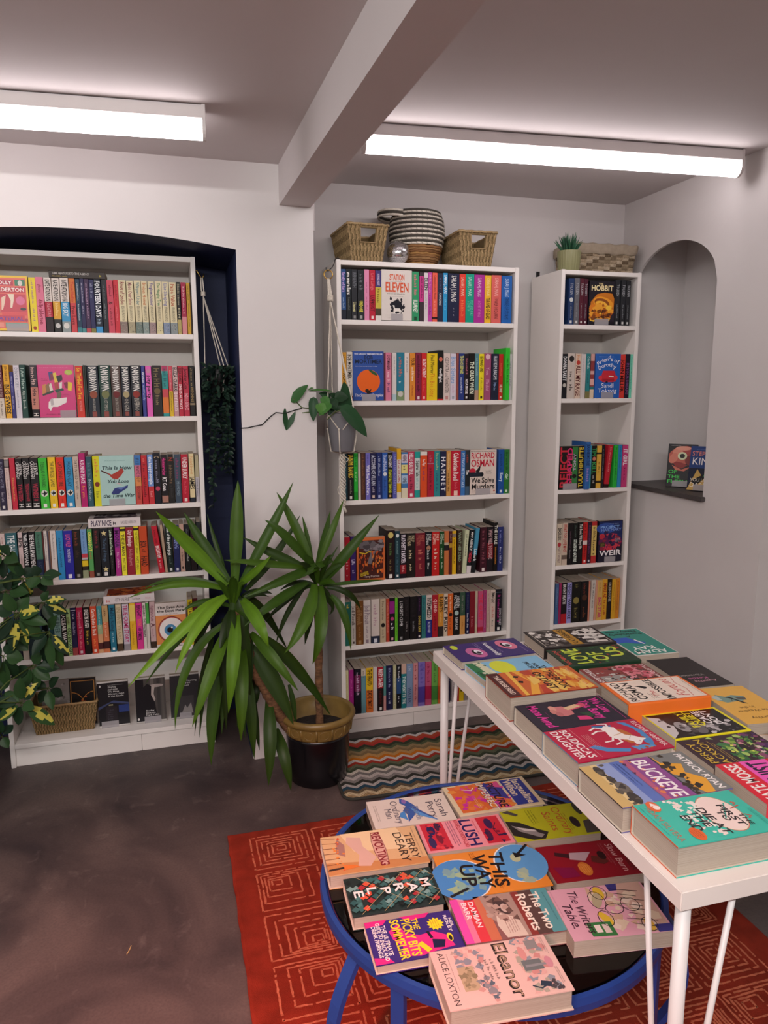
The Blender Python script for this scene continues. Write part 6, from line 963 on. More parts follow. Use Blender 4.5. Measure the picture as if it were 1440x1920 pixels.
wh('black hardback with a fist and hot pink lettering on the white table','A',.197,-1.566,TZ,0,.142,.226,.047,'#262030',[
 ('s','#c83a8a',.008,[(.04,.97),(.96,.95)]),('t','#e0389a','We Love',.1,.66,.82,.1,{'shear':.1}),('t','#e0389a','You, Bunny',.14,.84,.69,.1,{'shear':.1}),('p','#c8787a',[(.24,.36),(.36,.3),(.56,.32),(.62,.4),(.58,.5),(.4,.52),(.26,.46)]),('e','#d89888',.3,.34,.1,.06),('e','#c88078',.42,.32,.09,.06),('e','#b86a6c',.53,.35,.08,.06),('p','#c84a6a',[(.3,.5),(.44,.52),(.34,.74),(.22,.7)]),('p','#d8b890',[(.32,.46),(.42,.48),(.34,.66),(.24,.62)]),('p','#d8387a',[(.66,.5),(.8,.48),(.84,.62),(.7,.62)]),('p','#2a4a34',[(.56,.56),(.76,.62),(.7,.7),(.58,.66)]),('t','#e0389a','Mona Awad',.1,.92,.1,.1,{'shear':.1}),('g','#8a3a6a',.4,.22,.7,.245,1)],hard=True,back='#c0285c',spine='#262030')
wh('crimson hardback with a leaping white horse on the white table','A',.193,-1.717,TZ,1,.144,.228,.052,'#b41c40',[
 ('p','#4a88c0',[(.06,.78),(.3,.86),(.5,.86),(.74,.8),(.92,.84),(.7,.9),(.4,.92),(.1,.86)]),('p','#4a88c0',[(.66,.24),(.84,.36),(.94,.56),(.86,.6),(.74,.4),(.62,.32)]),('p','#3a6a9c',[(.06,.5),(.12,.7),(.2,.66),(.14,.5)]),('p','#5a94c8',[(.8,.62),(.94,.66),(.9,.86),(.82,.8)]),('e','#b86a34',.5,.7,.24,.12),('n','#c88a3c,#a84a2c',.4,.62,.95,.94,16,.04),
 ('p','#ece4e0',[(.12,.62),(.2,.7),(.34,.69),(.46,.71),(.54,.78),(.61,.82),(.65,.86),(.69,.81),(.79,.74),(.77,.7),(.69,.71),(.61,.67),(.55,.58),(.44,.55),(.3,.57),(.2,.55)]),('s','#ece4e0',.03,[(.14,.65),(.07,.66),(.03,.58)]),('s','#ece4e0',.035,[(.2,.58),(.13,.51),(.19,.44)]),('s','#ece4e0',.035,[(.27,.58),(.25,.49),(.31,.42)]),('s','#ece4e0',.033,[(.48,.57),(.58,.53),(.59,.45)]),('s','#ece4e0',.033,[(.52,.6),(.65,.6),(.7,.52)]),('s','#c8b8b4',.012,[(.5,.76),(.56,.72),(.6,.7)]),('s','#c8a070',.015,[(.4,.71),(.44,.6)]),('e','#8a5a4a',.7,.77,.015,.01),('g','#e0a0a0',.3,.3,.74,.38,4),('s','#d88a90',.008,[(.04,.26),(.96,.26)]),
 ('t','#f0e4e2',"BOUDICCA'S",.06,.94,.145,.075),('t','#f0e4e2','DAUGHTER',.06,.92,.045,.075),('t','#f0e4e2','ELODIE HARPER',.1,.94,.92,.05,{'bold':0})],hard=True,back='#a01838',spine='#5a88a8')
wh('hardback with violet and blue landscape strips near the table front','A',.191,-1.880,TZ,0,.150,.236,.05,'#6f6a98',[
 ('r','#c8a86a',0,0,1,.16),('r','#d8c08a',0,.1,1,.16),('p','#8a9ac8',[(0,.16),(1,.16),(1,.38),(0,.38)]),('r','#5a70b4',0,.28,1,.38),('e','#4a4238',.16,.13,.12,.06),('e','#4a4238',.4,.15,.1,.05),('e','#6a6258',.6,.17,.14,.08),('e','#3a3430',.85,.17,.14,.07),('n','#3a3430,#5a5248',.02,.1,.98,.2,24,.05),('g','#2a3a70',.06,.3,.7,.36,2),('r','#8a4a8c',0,.39,1,.66),('r','#b0587a',0,.39,1,.44),('n','#4a2c50,#d87a4a',.02,.39,.98,.52,16,.04),('t','#f4ecec','BUCKEYE',.04,.97,.475,.125,{'shear':.1,'lo':.4}),('r','#4a4438',0,.665,1,.675),('r','#787a78',0,.68,1,1),('p','#e0a030',[(0,.68),(.2,.7),(.3,.86),(.5,.8),(.7,.9),(1,.84),(1,.76),(.8,.7),(.6,.74),(.5,.68)]),('n','#2a241c,#3a3024',.04,.68,.98,.78,26,.06),('t','#f2ece8','PATRICK RYAN',.04,.96,.9,.06,{'shear':.1})],hard=True,spine='#2a2420')
wh('turquoise hardback with a shattering white clock nearest the table front edge','A',.187,-2.026,TZ,-1,.130,.200,.056,'#3fb8a4',[
 ('e','#c8786a',.5,.68,.42,.27),('e','#e8dcc8',.5,.68,.405,.26),('e','#ecd4cc',.5,.68,.38,.243),('p','#3fb8a4',[(.06,.5),(.94,.5),(.94,.4),(.06,.4)]),('n','#ecd8d0,#e8e0d8',.06,.3,.94,.56,60,.05),('s','#4aa898',.02,[(.3,.8),(.62,.66)]),('s','#b8584a',.02,[(.4,.9),(.44,.8)]),('s','#b8584a',.02,[(.6,.86),(.66,.9)]),('n','#c85a4a',.3,.86,.7,.9,4,.03),
 ('t','#2a2426','THE',.56,.84,.8,.04,{'shear':.1}),('t','#2a2426','FIRST',.3,.82,.71,.06,{'shear':.1}),('t','#2a2426','TO',.44,.68,.64,.055,{'shear':.1}),('t','#2a2426','DIE AT',.3,.92,.5,.07,{'shear':.1}),('t','#2a2426','THE',.36,.72,.41,.065,{'shear':.1}),('t','#2a2426','END',.4,.78,.29,.075,{'shear':.1}),('e','#d8622c',.13,.16,.13,.085),('e','#f0e0d8',.16,.18,.05,.05),('p','#f0e0d8',[(.04,.16),(.12,.14),(.1,.2)]),('e','#d8622c',.83,.27,.14,.09),('g','#8a3a1c',.74,.23,.92,.31,4),('t','#b8705a','ADAM SILVERA',.12,.92,.07,.055,{'bold':0}),('g','#2a8a80',.1,.03,.8,.05,1),('g','#2a7a70',.5,.94,.94,.98,2)],hard=True,spine='#d8592c',name='hardback')
# middle column
wh('black and white geometric hardback with a gold title band on the white table','B',.482,-1.058,TZ,-3,.152,.236,.036,'#2c2624',[
 ('r','#c8c0b4',.05,.04,.95,.96),('r','#2a2422',.06,.05,.94,.95),('n','#e0dcd4,#8a8680',.08,.06,.92,.4,40,.08),('n','#e8e4dc,#6a6460',.08,.6,.92,.94,40,.08)]+[('p','#e4e0d8',[(.1+.2*i,.08),(.18+.2*i,.08),(.3+.2*i-.1,.36),(.22+.2*i-.1,.36)]) for i in range(4)]+[('e','#ddd8d0',.7,.26,.14,.09),('e','#2a2422',.7,.26,.09,.06),('r','#b88a34',.04,.44,.96,.6),('t','#3a2a14','KATABASIS',.08,.92,.485,.07)],hard=True)
wh('dark green hardback with large lime letters on the white table','B',.469,-1.214,TZ,-3,.136,.228,.034,'#1f3a28',[
 ('n','#2f5a34,#17301f,#a83a34,#4a7a3c',.04,.04,.96,.96,60,.06),('t','#c8dc48','LOVE',.06,.94,.62,.2,{'lo':.4,'hi':2}),('t','#c8dc48','OF',.14,.66,.36,.19,{'lo':.4,'hi':2}),('t','#c8dc48','US',.3,.9,.1,.19,{'lo':.4,'hi':2}),('t','#c8544a','SIOBHAN',.1,.9,.9,.05)],hard=True)
wh('collage cover with pink blossom over grey blocks on the white table','B',.477,-1.352,TZ,-2,.124,.197,.026,'#8a4440',[
 ('r','#9a9690',.06,.5,.5,.86),('r','#3a3432',.1,.36,.4,.5),('n','#c8c4bc,#2a2422,#a83a34',.05,.5,.95,.84,30,.06),('n','#c85a6a,#d87a84,#a83848,#e09098',.2,.08,.95,.5,44,.11),('n','#4a3430,#6a3a34',.1,.1,.9,.4,16,.07),('t','#e8e0dc','UNSTITCHED',.02,.98,.88,.07,{'lo':.4}),('t','#e8d8d4','AMY CUTTLE',.06,.94,.03,.05)])
wh('cream and orange hardback with its bright orange spine facing the room','B',.449,-1.525,TZ,-3,.135,.222,.056,'#e8722c',[
 ('r','#ecdccc',.05,.03,.97,.955),('t','#2a2420','RICHARD',.08,.94,.83,.085,{'shear':.05,'lo':.4}),('t','#2a2420','OSMAN',.14,.9,.7,.1,{'shear':.05,'lo':.4}),('p','#1c1816',[(.56,.6),(.66,.64),(.72,.68),(.7,.6),(.64,.55),(.58,.56)]),('t','#d0605a','The',.2,.46,.54,.06,{'shear':.25,'bold':0}),('g','#6a5a54',.14,.58,.4,.66,3),('t','#2a2420','IMPOSSIBLE',.04,.96,.41,.085,{'lo':.4}),('t','#d0605a','Fortune',.1,.92,.21,.12,{'shear':.3,'bold':0}),('s','#d0605a',.012,[(.1,.18),(.4,.14),(.7,.17),(.94,.12)]),('g','#8a7a70',.1,.05,.9,.08,1)],hard=True)
wh('yellow framed black and white photo cover beside the white horse cover','B',.466,-1.656,TZ,-2,.128,.196,.026,'#e8dc28',[
 ('r','#1c1a1c',.03,.04,.94,.985),('p','#c8c4c4',[(.03,.985),(.9,.985),(.8,.86),(.5,.8),(.2,.86)]),('e','#2a282a',.62,.78,.16,.1),('e','#9a989a',.4,.72,.2,.12),('e','#6a686c',.3,.56,.22,.14),('e','#b8b4b6',.22,.4,.14,.1),('n','#8a8688,#4a484a,#c8c4c4',.06,.1,.5,.7,30,.06),('n','#2a282a,#4a484a',.1,.6,.9,.9,14,.07),('t','#e8e030','FAMILY',.3,.9,.52,.085,{'shear':.1}),('t','#e8e030','QUIET',.34,.9,.415,.085,{'shear':.1}),('t','#f0eeee','CARE',.38,.9,.3,.085,{'shear':.1}),('t','#f0eeee',"DON'T",.32,.9,.19,.085,{'shear':.1})])
wh('dark floral cover with gold capitals and green leaves beside the landscape strips cover','B',.461,-1.786,TZ,-2,.126,.196,.024,'#3a2630',[
 ('n','#5a8a3a,#8ab04a,#2f6a3c,#a8c868,#3f7a4a',.05,.1,.95,.62,80,.09),('n','#e0c8c0,#c88a94',.2,.2,.8,.5,12,.06),('n','#6a3a6a,#4a2a5a,#8a4a6a',.05,.04,.95,.3,24,.09),('e','#231a20',.5,.36,.12,.08),('n','#d8e060',.3,.3,.8,.6,6,.04),('g','#c8a850',.1,.64,.9,.7,2),('t','#d8b840','JACKSON',.04,.96,.73,.085,{'bold':0}),('t','#d8b840','PERCY',.14,.86,.86,.085,{'bold':0})])
wh('red and hot pink striped cover with white author capitals near the table front','B',.470,-1.930,TZ,-4,.15,.23,.034,'#d8283c',[
 ('r','#d82438',0,.78,1,1),('t','#f2eae6','KATE MOSSE',.04,.96,.82,.12,{'lo':.4}),('r','#ec5ab8',0,.5,1,.77),('t','#2a1438','FEMINIST',.04,.96,.54,.18,{'lo':.4}),('r','#d8283c',0,.2,1,.49),('t','#2a1418','HISTORY',.06,.94,.25,.18,{'lo':.4}),('g','#f0c8c8',.1,.08,.9,.14,2)],hard=False)
# far column
wh('teal white edged cover with a blue glove at the far right of the white table','C',.670,-1.133,TZ,-4,.138,.232,.028,'#e0dcd4',[
 ('r','#2f8f80',.03,.02,.97,.98),('t','#f0f0ea','ADAM',.16,.9,.83,.11,{'lo':.4,'hi':1.9}),('t','#f0f0ea','KAY',.3,.84,.69,.11,{'lo':.4,'hi':1.9}),('p','#2a5ac0',[(.98,.34),(.6,.34),(.44,.5),(.34,.56),(.4,.62),(.6,.58),(.78,.52),(.98,.54)]),('s','#e8e8e4',.05,[(.42,.6),(.5,.44)]),('s','#1c2a3c',.02,[(.5,.44),(.52,.4)]),('t','#12302c','A',.46,.56,.28,.06),('t','#12302c','Particularly',.1,.9,.18,.07),('t','#12302c','Nasty Case',.14,.9,.08,.07)],hard=False)
wh('plain black cover with small pink upside-down title on the white table','C',.660,-1.385,TZ,-4,.130,.206,.026,'#221c1c',[
 ('t','#c89aa4','Agatha',.2,.7,.8,.06,{'bold':0}),('t','#c86a9a','Kettle',.3,.74,.7,.06,{'bold':0}),('t','#b0aaa4','Vibrations',.28,.9,.6,.055,{'bold':0}),('g','#4a4040',.3,.5,.8,.54,1)])
wh('mustard yellow cover with a perched blackbird at the table edge','C',.644,-1.610,TZ,-6,.132,.206,.03,'#e8b450',[
 ('p','#7a9a90',[(.3,.3),(.5,.24),(.66,.28),(.8,.2),(.9,.34),(.78,.44),(.6,.42),(.44,.42),(.34,.38)]),('p','#b8c8c0',[(.8,.24),(.95,.24),(.9,.36),(.8,.36)]),('p','#5a5a54',[(.3,.32),(.5,.3),(.48,.38),(.34,.4)]),('p','#1a1616',[(.72,.28),(.6,.34),(.5,.48),(.42,.5),(.5,.4),(.58,.3)]),('s','#1a1616',.012,[(.6,.34),(.64,.4)]),('t','#7a5a2a','The Weather',.16,.84,.66,.06,{'bold':0}),('t','#7a5a2a','in the',.4,.7,.57,.055,{'bold':0}),('t','#7a5a2a','Earthy',.3,.76,.84,.06,{'bold':0})])
wh('bright green cover just showing beyond the floral cover','C',.655,-1.845,TZ,-3,.132,.2,.03,'#2f9a3c',[('r','#1c3a24',0,0,1,.3),('t','#e8e4dc','VIDEO',.2,.8,.1,.1),('n','#3fb84c,#2a7a34',.05,.35,.95,.95,20,.1)])
# round blue table
bl('cream cover with a diving blue bird at the far side of the blue table','A',-.116,-1.318,RZ,-4,.128,.212,.024,'#d8ccc0',[
 ('p','#3a5aa0',[(.02,.42),(.14,.5),(.3,.56),(.5,.6),(.94,.78),(.74,.6),(.6,.56),(.74,.5),(.9,.42),(.62,.44),(.5,.4),(.34,.46),(.2,.4)]),('p','#5a94d0',[(.4,.5),(.96,.78),(.7,.56),(.58,.54)]),('p','#4a88c8',[(.5,.42),(.84,.42),(.7,.34),(.86,.3),(.56,.36)]),('e','#8a6aa8',.16,.46,.08,.05),('t','#4a4450','Sarah',.2,.86,.84,.09,{'bold':0}),('t','#4a4450','Perry',.26,.84,.72,.09,{'bold':0}),('t','#6a7a98','Death',.36,.86,.53,.075,{'bold':0}),('t','#6a6a78','of an',.36,.64,.42,.06,{'bold':0}),('t','#5a5460','Ordinary',.1,.92,.28,.085,{'bold':0}),('t','#5a5460','Man',.36,.72,.18,.085,{'bold':0}),('g','#9a9088',.2,.06,.9,.11,2)])
bl('orange pink and blue cover in a cream frame under the white table edge','A',.111,-1.326,RZ,-1.5,.144,.236,.034,'#d8c8a4',[
 ('r','#d86a34',.06,.05,.94,.66),('n','#c83a98,#d84a8a,#e07a3c,#e08a3c,#c82a98',.07,.06,.93,.65,90,.09),('p','#3a3a90',[(.06,.5),(.3,.66),(.7,.66),(.5,.46),(.2,.4)]),('p','#d0508a',[(.06,.66),(.2,.5),(.3,.66)]),('t','#2a1a2c','PICTURE',.08,.92,.5,.09,{'shear':.1}),('t','#2a1a2c','IMPERFECT',.04,.97,.39,.085,{'shear':.1}),('t','#e8d8c8','IMPERFECT',.05,.98,.395,.075,{'shear':.1}),('g','#e8c898',.5,.26,.9,.3,2),('s','#e8dcc4',.02,[(.2,.2),(.26,.3),(.18,.34)]),('r','#2f3a90',.06,.69,.94,.95),('t','#e8d8bc','Jacqueline',.08,.93,.83,.085),('t','#e8d8bc','Wilson',.1,.64,.72,.085)],hard=True)
bl('tan cover with flaming torches and a scroll on the rim of the blue table','A',-.256,-1.466,RZ,-3.5,.150,.234,.034,'#d8b080',[
 ('p','#c88a54',[(.7,0),(1,0),(1,1),(.86,1),(.8,.5)]),('p','#e8ccA0',[(0,.2),(.5,.3),(.6,.9),(0,.8)]),('p','#d8b0a0',[(.1,.26),(.26,.24),(.6,.34),(.86,.3),(.9,.42),(.7,.5),(.4,.4),(.16,.4)]),('p','#a87a70',[(.12,.16),(.22,.14),(.5,.12),(.6,.2),(.3,.22)]),('e','#d8a898',.5,.56,.44,.1),('s','#8a5048',.01,[(.08,.52),(.3,.5),(.6,.5),(.9,.53),(.92,.6),(.6,.62),(.3,.61),(.08,.6),(.08,.52)])]+[('s','#6a3a28',.012,[(.06+.14*i,.0),(.1+.13*i,.14)]) for i in range(7)]+[('n','#d8502c,#e88a3c',.04,.1,.94,.2,18,.03),('s','#3a2a24',.04,[(.88,.02),(.86,.16)]),('p','#e07a34',[(.8,.16),(.92,.16),(.88,.32),(.82,.26)]),('t','#8a2a30','REVOLTING',.06,.94,.52,.085,{'lo':.4}),('t','#3a2a24','DEARY',.14,.92,.74,.085,{'bold':0}),('t','#3a2a24','TERRY',.2,.88,.85,.08,{'bold':0}),('g','#a08a70',.06,.95,.94,.97,1)],hard=True)
bl('pink cover with red fruit panels in the middle of the blue table','A',-.018,-1.446,RZ,-4.5,.126,.22,.021,'#e8929c',[
 ('r','#c8283c',.06,.04,.94,.3),('e','#2a2058',.3,.14,.16,.08),('e','#4a1a3a',.2,.22,.14,.05),('e','#3a2858',.7,.1,.18,.07),('e','#7a1a34',.56,.2,.2,.06),('n','#2a2048,#e0404c,#8a1a34',.08,.06,.92,.28,16,.06),('g','#4a3060',.06,.34,.94,.42,3),('t','#b8303c','ROCHELLE DOWDEN-LORD',.04,.96,.44,.045),('t','#2a2060','LUSH',.06,.96,.5,.13,{'lo':.5}),('g','#c04a58',.14,.65,.6,.68,1),('r','#c8283c',.06,.7,.94,.96),('e','#3a2050',.3,.82,.18,.08),('e','#4a1a40',.66,.76,.2,.06),('s','#5a1a30',.02,[(.3,.9),(.5,.84),(.7,.86)]),('n','#2a2048,#8a1a34',.5,.72,.92,.94,8,.06)])
bl('lime cover with black and white figures beneath the white table','A',.201,-1.468,RZ,-5.5,.140,.216,.026,'#b4b820',[
 ('p','#2a2826',[(.36,0),(.8,0),(.98,.2),(.98,.34),(.8,.42),(.66,.3),(.44,.16)]),('p','#8a8684',[(.5,.04),(.7,.1),(.94,.3),(.86,.36),(.68,.22)]),('p','#c8c4c0',[(.56,.08),(.7,.16),(.76,.3),(.7,.28)]),('p','#4a4644',[(.08,.02),(.24,.16),(.2,.2),(.04,.1)]),('t','#b8502c','Ordinary',.08,.94,.62,.1,{'bold':0}),('t','#b8502c','Saints',.2,.8,.48,.1,{'bold':0}),('g','#5a5a14',.1,.3,.6,.4,3),('g','#8a5a1c',.3,.7,.9,.76,2),('e','#2a1f24',.6,.8,.17,.075),('e','#3a3a34',.2,.94,.2,.06),('p','#4a4844',[(.6,.9),(.96,.84),(.96,1),(.56,1)])])
bl('green grey and red woven pattern cover with scattered white capitals, on the blue table','A',-.254,-1.617,RZ,-3.5,.126,.199,.032,'#233230',
 [('p',random.Random(i*7+j).choice(['#4a7a78','#2f5a5a','#7aa09c','#24302e','#a83038','#17201f','#d8583c','#3a6664']),[(u/11,v/16) for u,v in ((i+.5,j),(i+1.35,j+.65),(i+.6,j+1.5),(i-.25,j+.85))]) for i in range(11) for j in range(15) if random.Random(i*13+j*5).random()<.72 and i+1.35<=11 and i-.25>=0]+
 [('s','#b8a878',.008,[(0,.1+.24*k),(.9,.1+.24*k+.55)] if .1+.24*k+.55<1 else [(0,.1+.24*k),(.9*(.9-.24*k)/.55,1)]) for k in range(4)]+[('s','#b8a878',.008,[(1,.1+.24*k),(.1,.1+.24*k+.55)] if .1+.24*k+.55<1 else [(1,.1+.24*k),(1-.9*(.9-.24*k)/.55,1)]) for k in range(4)]+
 [('t','#f0ece8',c,.36+dx,.6+dx,v,.1) for c,v,dx in (('M',.82,-.04),('A',.67,.04),('R',.52,-.02),('P',.37,.02),('L',.22,-.03),('E',.07,.02))],hard=True)
bl('blue and orange globe cover with a black arrow in the middle of the blue table','A',-.021,-1.611,RZ,-5,.152,.234,.031,'#e08a34',[
 ('e','#e8e4dc',.42,.82,.46,.4),('e','#5a9ad0',.42,.83,.45,.39),('e','#e8e4dc',.62,.18,.46,.44),('e','#4a8ac8',.62,.17,.45,.43),('n','#8ab0a0,#a0b890,#7aa0a8',.4,.06,.9,.36,26,.1),('n','#a8b898,#9ab0a0',.6,.7,.86,.84,12,.08),('e','#b8c098',.3,.8,.1,.08),('s','#1c1a1c',.05,[(.96,.02),(.84,.2)]),('s','#1c1a1c',.045,[(.02,.98),(.22,.84)]),('p','#1c1a1c',[(.16,.8),(.3,.8),(.26,.92)]),('t','#1c181a','THIS',.1,.9,.58,.13,{'rot':-10}),('t','#1c181a','WAY',.12,.88,.42,.13,{'rot':-6}),('t','#1c181a','UP',.3,.8,.26,.13,{'rot':-8}),('g','#8a4a14',.74,.5,.94,.56,3),('g','#8a4a14',.06,.36,.24,.42,3)],hard=True)
bl('deep red cover with a curled figure and gold disc beneath the white table','A',.214,-1.634,RZ,-6,.134,.21,.026,'#8a1424',[
 ('p','#3a1a20',[(.2,.18),(.3,.16),(.42,.32),(.34,.4)]),('p','#b8a0a8',[(.26,.34),(.44,.3),(.52,.46),(.3,.58)]),('p','#5a2420',[(.4,.56),(.56,.52),(.66,.64),(.6,.72),(.46,.66)]),('e','#2a1214',.42,.68,.12,.07),('e','#c8742c',.72,.4,.18,.11),('g','#e8b060',.6,.34,.84,.46,5),('t','#d8a8a8','Slow Burn',.12,.9,.8,.075,{'bold':0,'shear':.1}),('g','#a85a60',.1,.72,.8,.78,2),('t','#6a1a20','DINNER',.1,.9,.9,.07),('p','#7a1040',[(.6,.06),(.9,.1),(.9,.3),(.66,.28)])])
bl('small purple and pink cover with yellow title beside the blue table rim','A',-.249,-1.748,RZ,-3,.118,.182,.022,'#3a2878',[
 ('p','#d82a84',[(.0,.0),(.14,.0),(.12,.2),(.0,.26)]),('p','#d82a84',[(.84,.0),(1,.0),(1,.2),(.9,.16)]),('p','#d82a84',[(0,.4),(.12,.5),(.1,.7),(0,.76)]),('p','#d82a84',[(.16,.36),(.4,.42),(.5,.56),(.46,.72),(.6,.86),(.86,.9),(.9,.7),(.96,.5),(.9,.3),(.7,.34),(.5,.26),(.3,.24)]),('p','#3a2878',[(.9,.74),(1,.7),(1,.92),(.92,.9)]),('t','#f0e8e8','THE ULTIMATE',.14,.84,.17,.045),('t','#f0e8e8','GUIDE TO SNACK AND',.06,.94,.115,.045),('t','#f0e8e8','DRINK PAIRINGS',.12,.86,.06,.045),('t','#f0d828','SOMMELIER',.04,.98,.28,.1,{'lo':.4}),('t','#f0d828','PICKY BITS',.06,.94,.41,.1,{'lo':.4}),('t','#f0d828','THE',.08,.36,.53,.065),
 ('p','#f0dc28',[(.3+.16*(1 if i%2==0 else .72)*math.cos(i*PI/12),.78+.1*(1 if i%2==0 else .72)*math.sin(i*PI/12)) for i in range(24)]),('g','#b8542c',.2,.73,.4,.83,4),('t','#f0e8e8','NEIL',.14,.5,.945,.03),('t','#f0e8e8','RIDLEY',.12,.54,.9,.035),('s','#1a1424',.05,[(.46,.66),(.6,.68)]),('s','#f0d828',.1,[(.7,.54),(.86,.6)]),('p','#1c1840',[(.64,.68),(.84,.66),(.86,.78),(.7,.82)]),('e','#f0d828',.66,.88,.1,.05),('e','#1c1424',.68,.88,.06,.03)],hard=True,back='#c01c78')
bl('pink red and teal cover with a sepia painting in the middle, on the blue table','A',-.048,-1.755,RZ,-5.5,.130,.216,.031,'#8a5a58',[
 ('r','#e04aa8',0,0,1,.1),('r','#e07a9a',0,.08,1,.16),('r','#d83a44',0,.14,1,.28),('r','#c87050',0,.24,1,.34),('p','#a88c80',[(0,.3),(.5,.32),(1,.5),(1,.64),(0,.62)]),('e','#4a3a38',.28,.48,.22,.11,20),('e','#c8b0a4',.34,.5,.1,.06),('p','#d8c4b4',[(.4,.4),(.7,.36),(.98,.4),(.98,.6),(.6,.58)]),('n','#6a5048,#b89a8c',.02,.3,.6,.6,22,.08),('g','#8a4a44',.56,.44,.92,.56,5),('r','#8a3a34',0,.63,1,.72),('r','#5a4440',0,.7,1,.84),('r','#5a9aa0',0,.84,1,1),('t','#f0e4d4','The Two',.06,.92,.8,.09),('t','#f0e4d4','Roberts',.06,.92,.67,.09),('t','#f4e4e4','DAMIAN',.1,.7,.17,.05),('t','#f4e4e4','BARR',.1,.5,.1,.05),('g','#2a4a50',.1,.94,.8,.96,1)],hard=True,back='#a8484c')
bl('pale pink cover with black line drawn faces at the near side of the blue table','A',.157,-1.806,RZ,-8,.152,.212,.036,'#d8a4b4',[
 ('r','#3a3a80',.0,.62,.14,.8),('p','#c8a898',[(.0,.74),(.3,.66),(.6,.72),(.98,.7),(.98,.98),(.0,.98)]),('n','#d8c8b0,#c8a890,#e0d0c0',.1,.36,.9,.9,36,.1),('e','#d8b83a',.16,.5,.13,.07),('e','#d8b83a',.66,.42,.14,.06,20),('e','#d8b040',.84,.8,.12,.06),('e','#b0a888',.3,.44,.16,.07,-20),('p','#3a7a44',[(.7,.2),(.96,.2),(.98,.44),(.72,.44)]),('r','#e8dcd4',.76,.26,.9,.32),('r','#d8c8c0',.76,.34,.92,.4),('r','#3a3a80',.86,.84,1,1)]+[('s','#2a2024',.01,[(cx+rx*math.cos(q*PI/6),cy+ry*math.sin(q*PI/6)) for q in range(13)]) for cx,cy,rx,ry in ((.16,.5,.14,.08),(.3,.44,.18,.08),(.66,.42,.15,.07),(.84,.8,.13,.07),(.5,.56,.1,.09),(.44,.74,.14,.09))]+[('s','#2a2024',.01,[(.1+.1*i,.62+.03*(i%3)),(.2+.1*i,.9-.05*(i%2))]) for i in range(8)]+[('t','#3a2030','The Writers',.06,.9,.18,.09,{'bold':0,'shear':.25}),('t','#3a2030','Table.',.3,.8,.06,.09,{'bold':0,'shear':.25}),('g','#a87888',.04,.015,.6,.03,1)])
bl('blush hardback with a blackletter title overhanging the near rim of the blue table','A',-.133,-1.898,RZ,-4.5,.142,.232,.042,'#dcb8ae',[
 ('t','#2a1a14','Eleanor',.03,.97,.525,.11,{'lo':.5,'hi':1.8}),('t','#a88a70','Eleanor',.045,.955,.54,.085,{'lo':.5,'hi':1.8,'bold':0}),('t','#4a3a38','ALICE LOXTON',.06,.95,.055,.05,{'bold':0}),('g','#8a7470',.1,.125,.9,.14,1),('n','#c88a84,#8a8a94,#d8a8a0,#b89a90',.06,.18,.4,.42,30,.07),('r','#b8a080',.36,.17,.76,.3),('n','#8a7a5c,#a08c6c',.36,.18,.76,.3,18,.05),('n','#8a8488,#c8948c,#5a6470',.6,.3,.97,.42,24,.06),('g','#6a5450',.3,.36,.7,.5,3),('n','#c88a84,#8a9098,#d8a8a0,#a8a090',.06,.68,.96,.92,70,.07),('r','#8a8684',.08,.8,.24,.9),('r','#6a7070',.42,.7,.6,.86),('r','#8a8a8c',.5,.72,.54,.92),('e','#d0908a',.3,.74,.12,.05),('e','#c88a94',.5,.92,.1,.05),('s','#2a3848',.02,[(.84,.7),(.9,.76),(.84,.84)]),('p','#2a3848',[(.78,.78),(.86,.76),(.9,.84),(.82,.86)]),('n','#4a4448',.76,.86,.94,.94,10,.04),('g','#8a7470',.06,.94,.4,.97,2),('g','#8a7470',.6,.94,.9,.97,2)],hard=True)
# ------------------------------------------------------------------ tables, rug and mat
def white_table():
    x0,x1,y0,y1=.072,.742,-2.121,-.962; t=thing('display_table','long white table laid out with books, on tripod tube legs','table',((x0+x1)/2,(y0+y1)/2,0)); cx,cy=(x0+x1)/2,(y0+y1)/2
    mb=MB(); mb.box(x0-cx,y0-cy,TZ-.034,x1-cx,y1-cy,TZ,bev=.0015); mb.build('table_top',M['table'],t)
    for sx in (-1,1):
        for sy in (-1,1):
            px,py=(x0+.028-cx if sx<0 else x1-.028-cx),(y0+.028-cy if sy<0 else y1-.028-cy); zt=TZ-.0345
            mb=MB(); mb.tube([(px,py,.0145),(px,py,zt)],.0125,16)
            mb.tube([(px-sx*.012,py,.03),(px-sx*.10,py,zt)],.0055,10); mb.tube([(px,py-sy*.012,.03),(px,py-sy*.10,zt)],.0055,10)
            mb.tube([(px-sx*.004,py,.05),(px-sx*.014,py,.03)],.0055,8); mb.tube([(px,py-sy*.004,.05),(px,py-sy*.014,.03)],.0055,8)
            mb.build('leg',M['whitemetal'],t,smooth=True)
white_table()
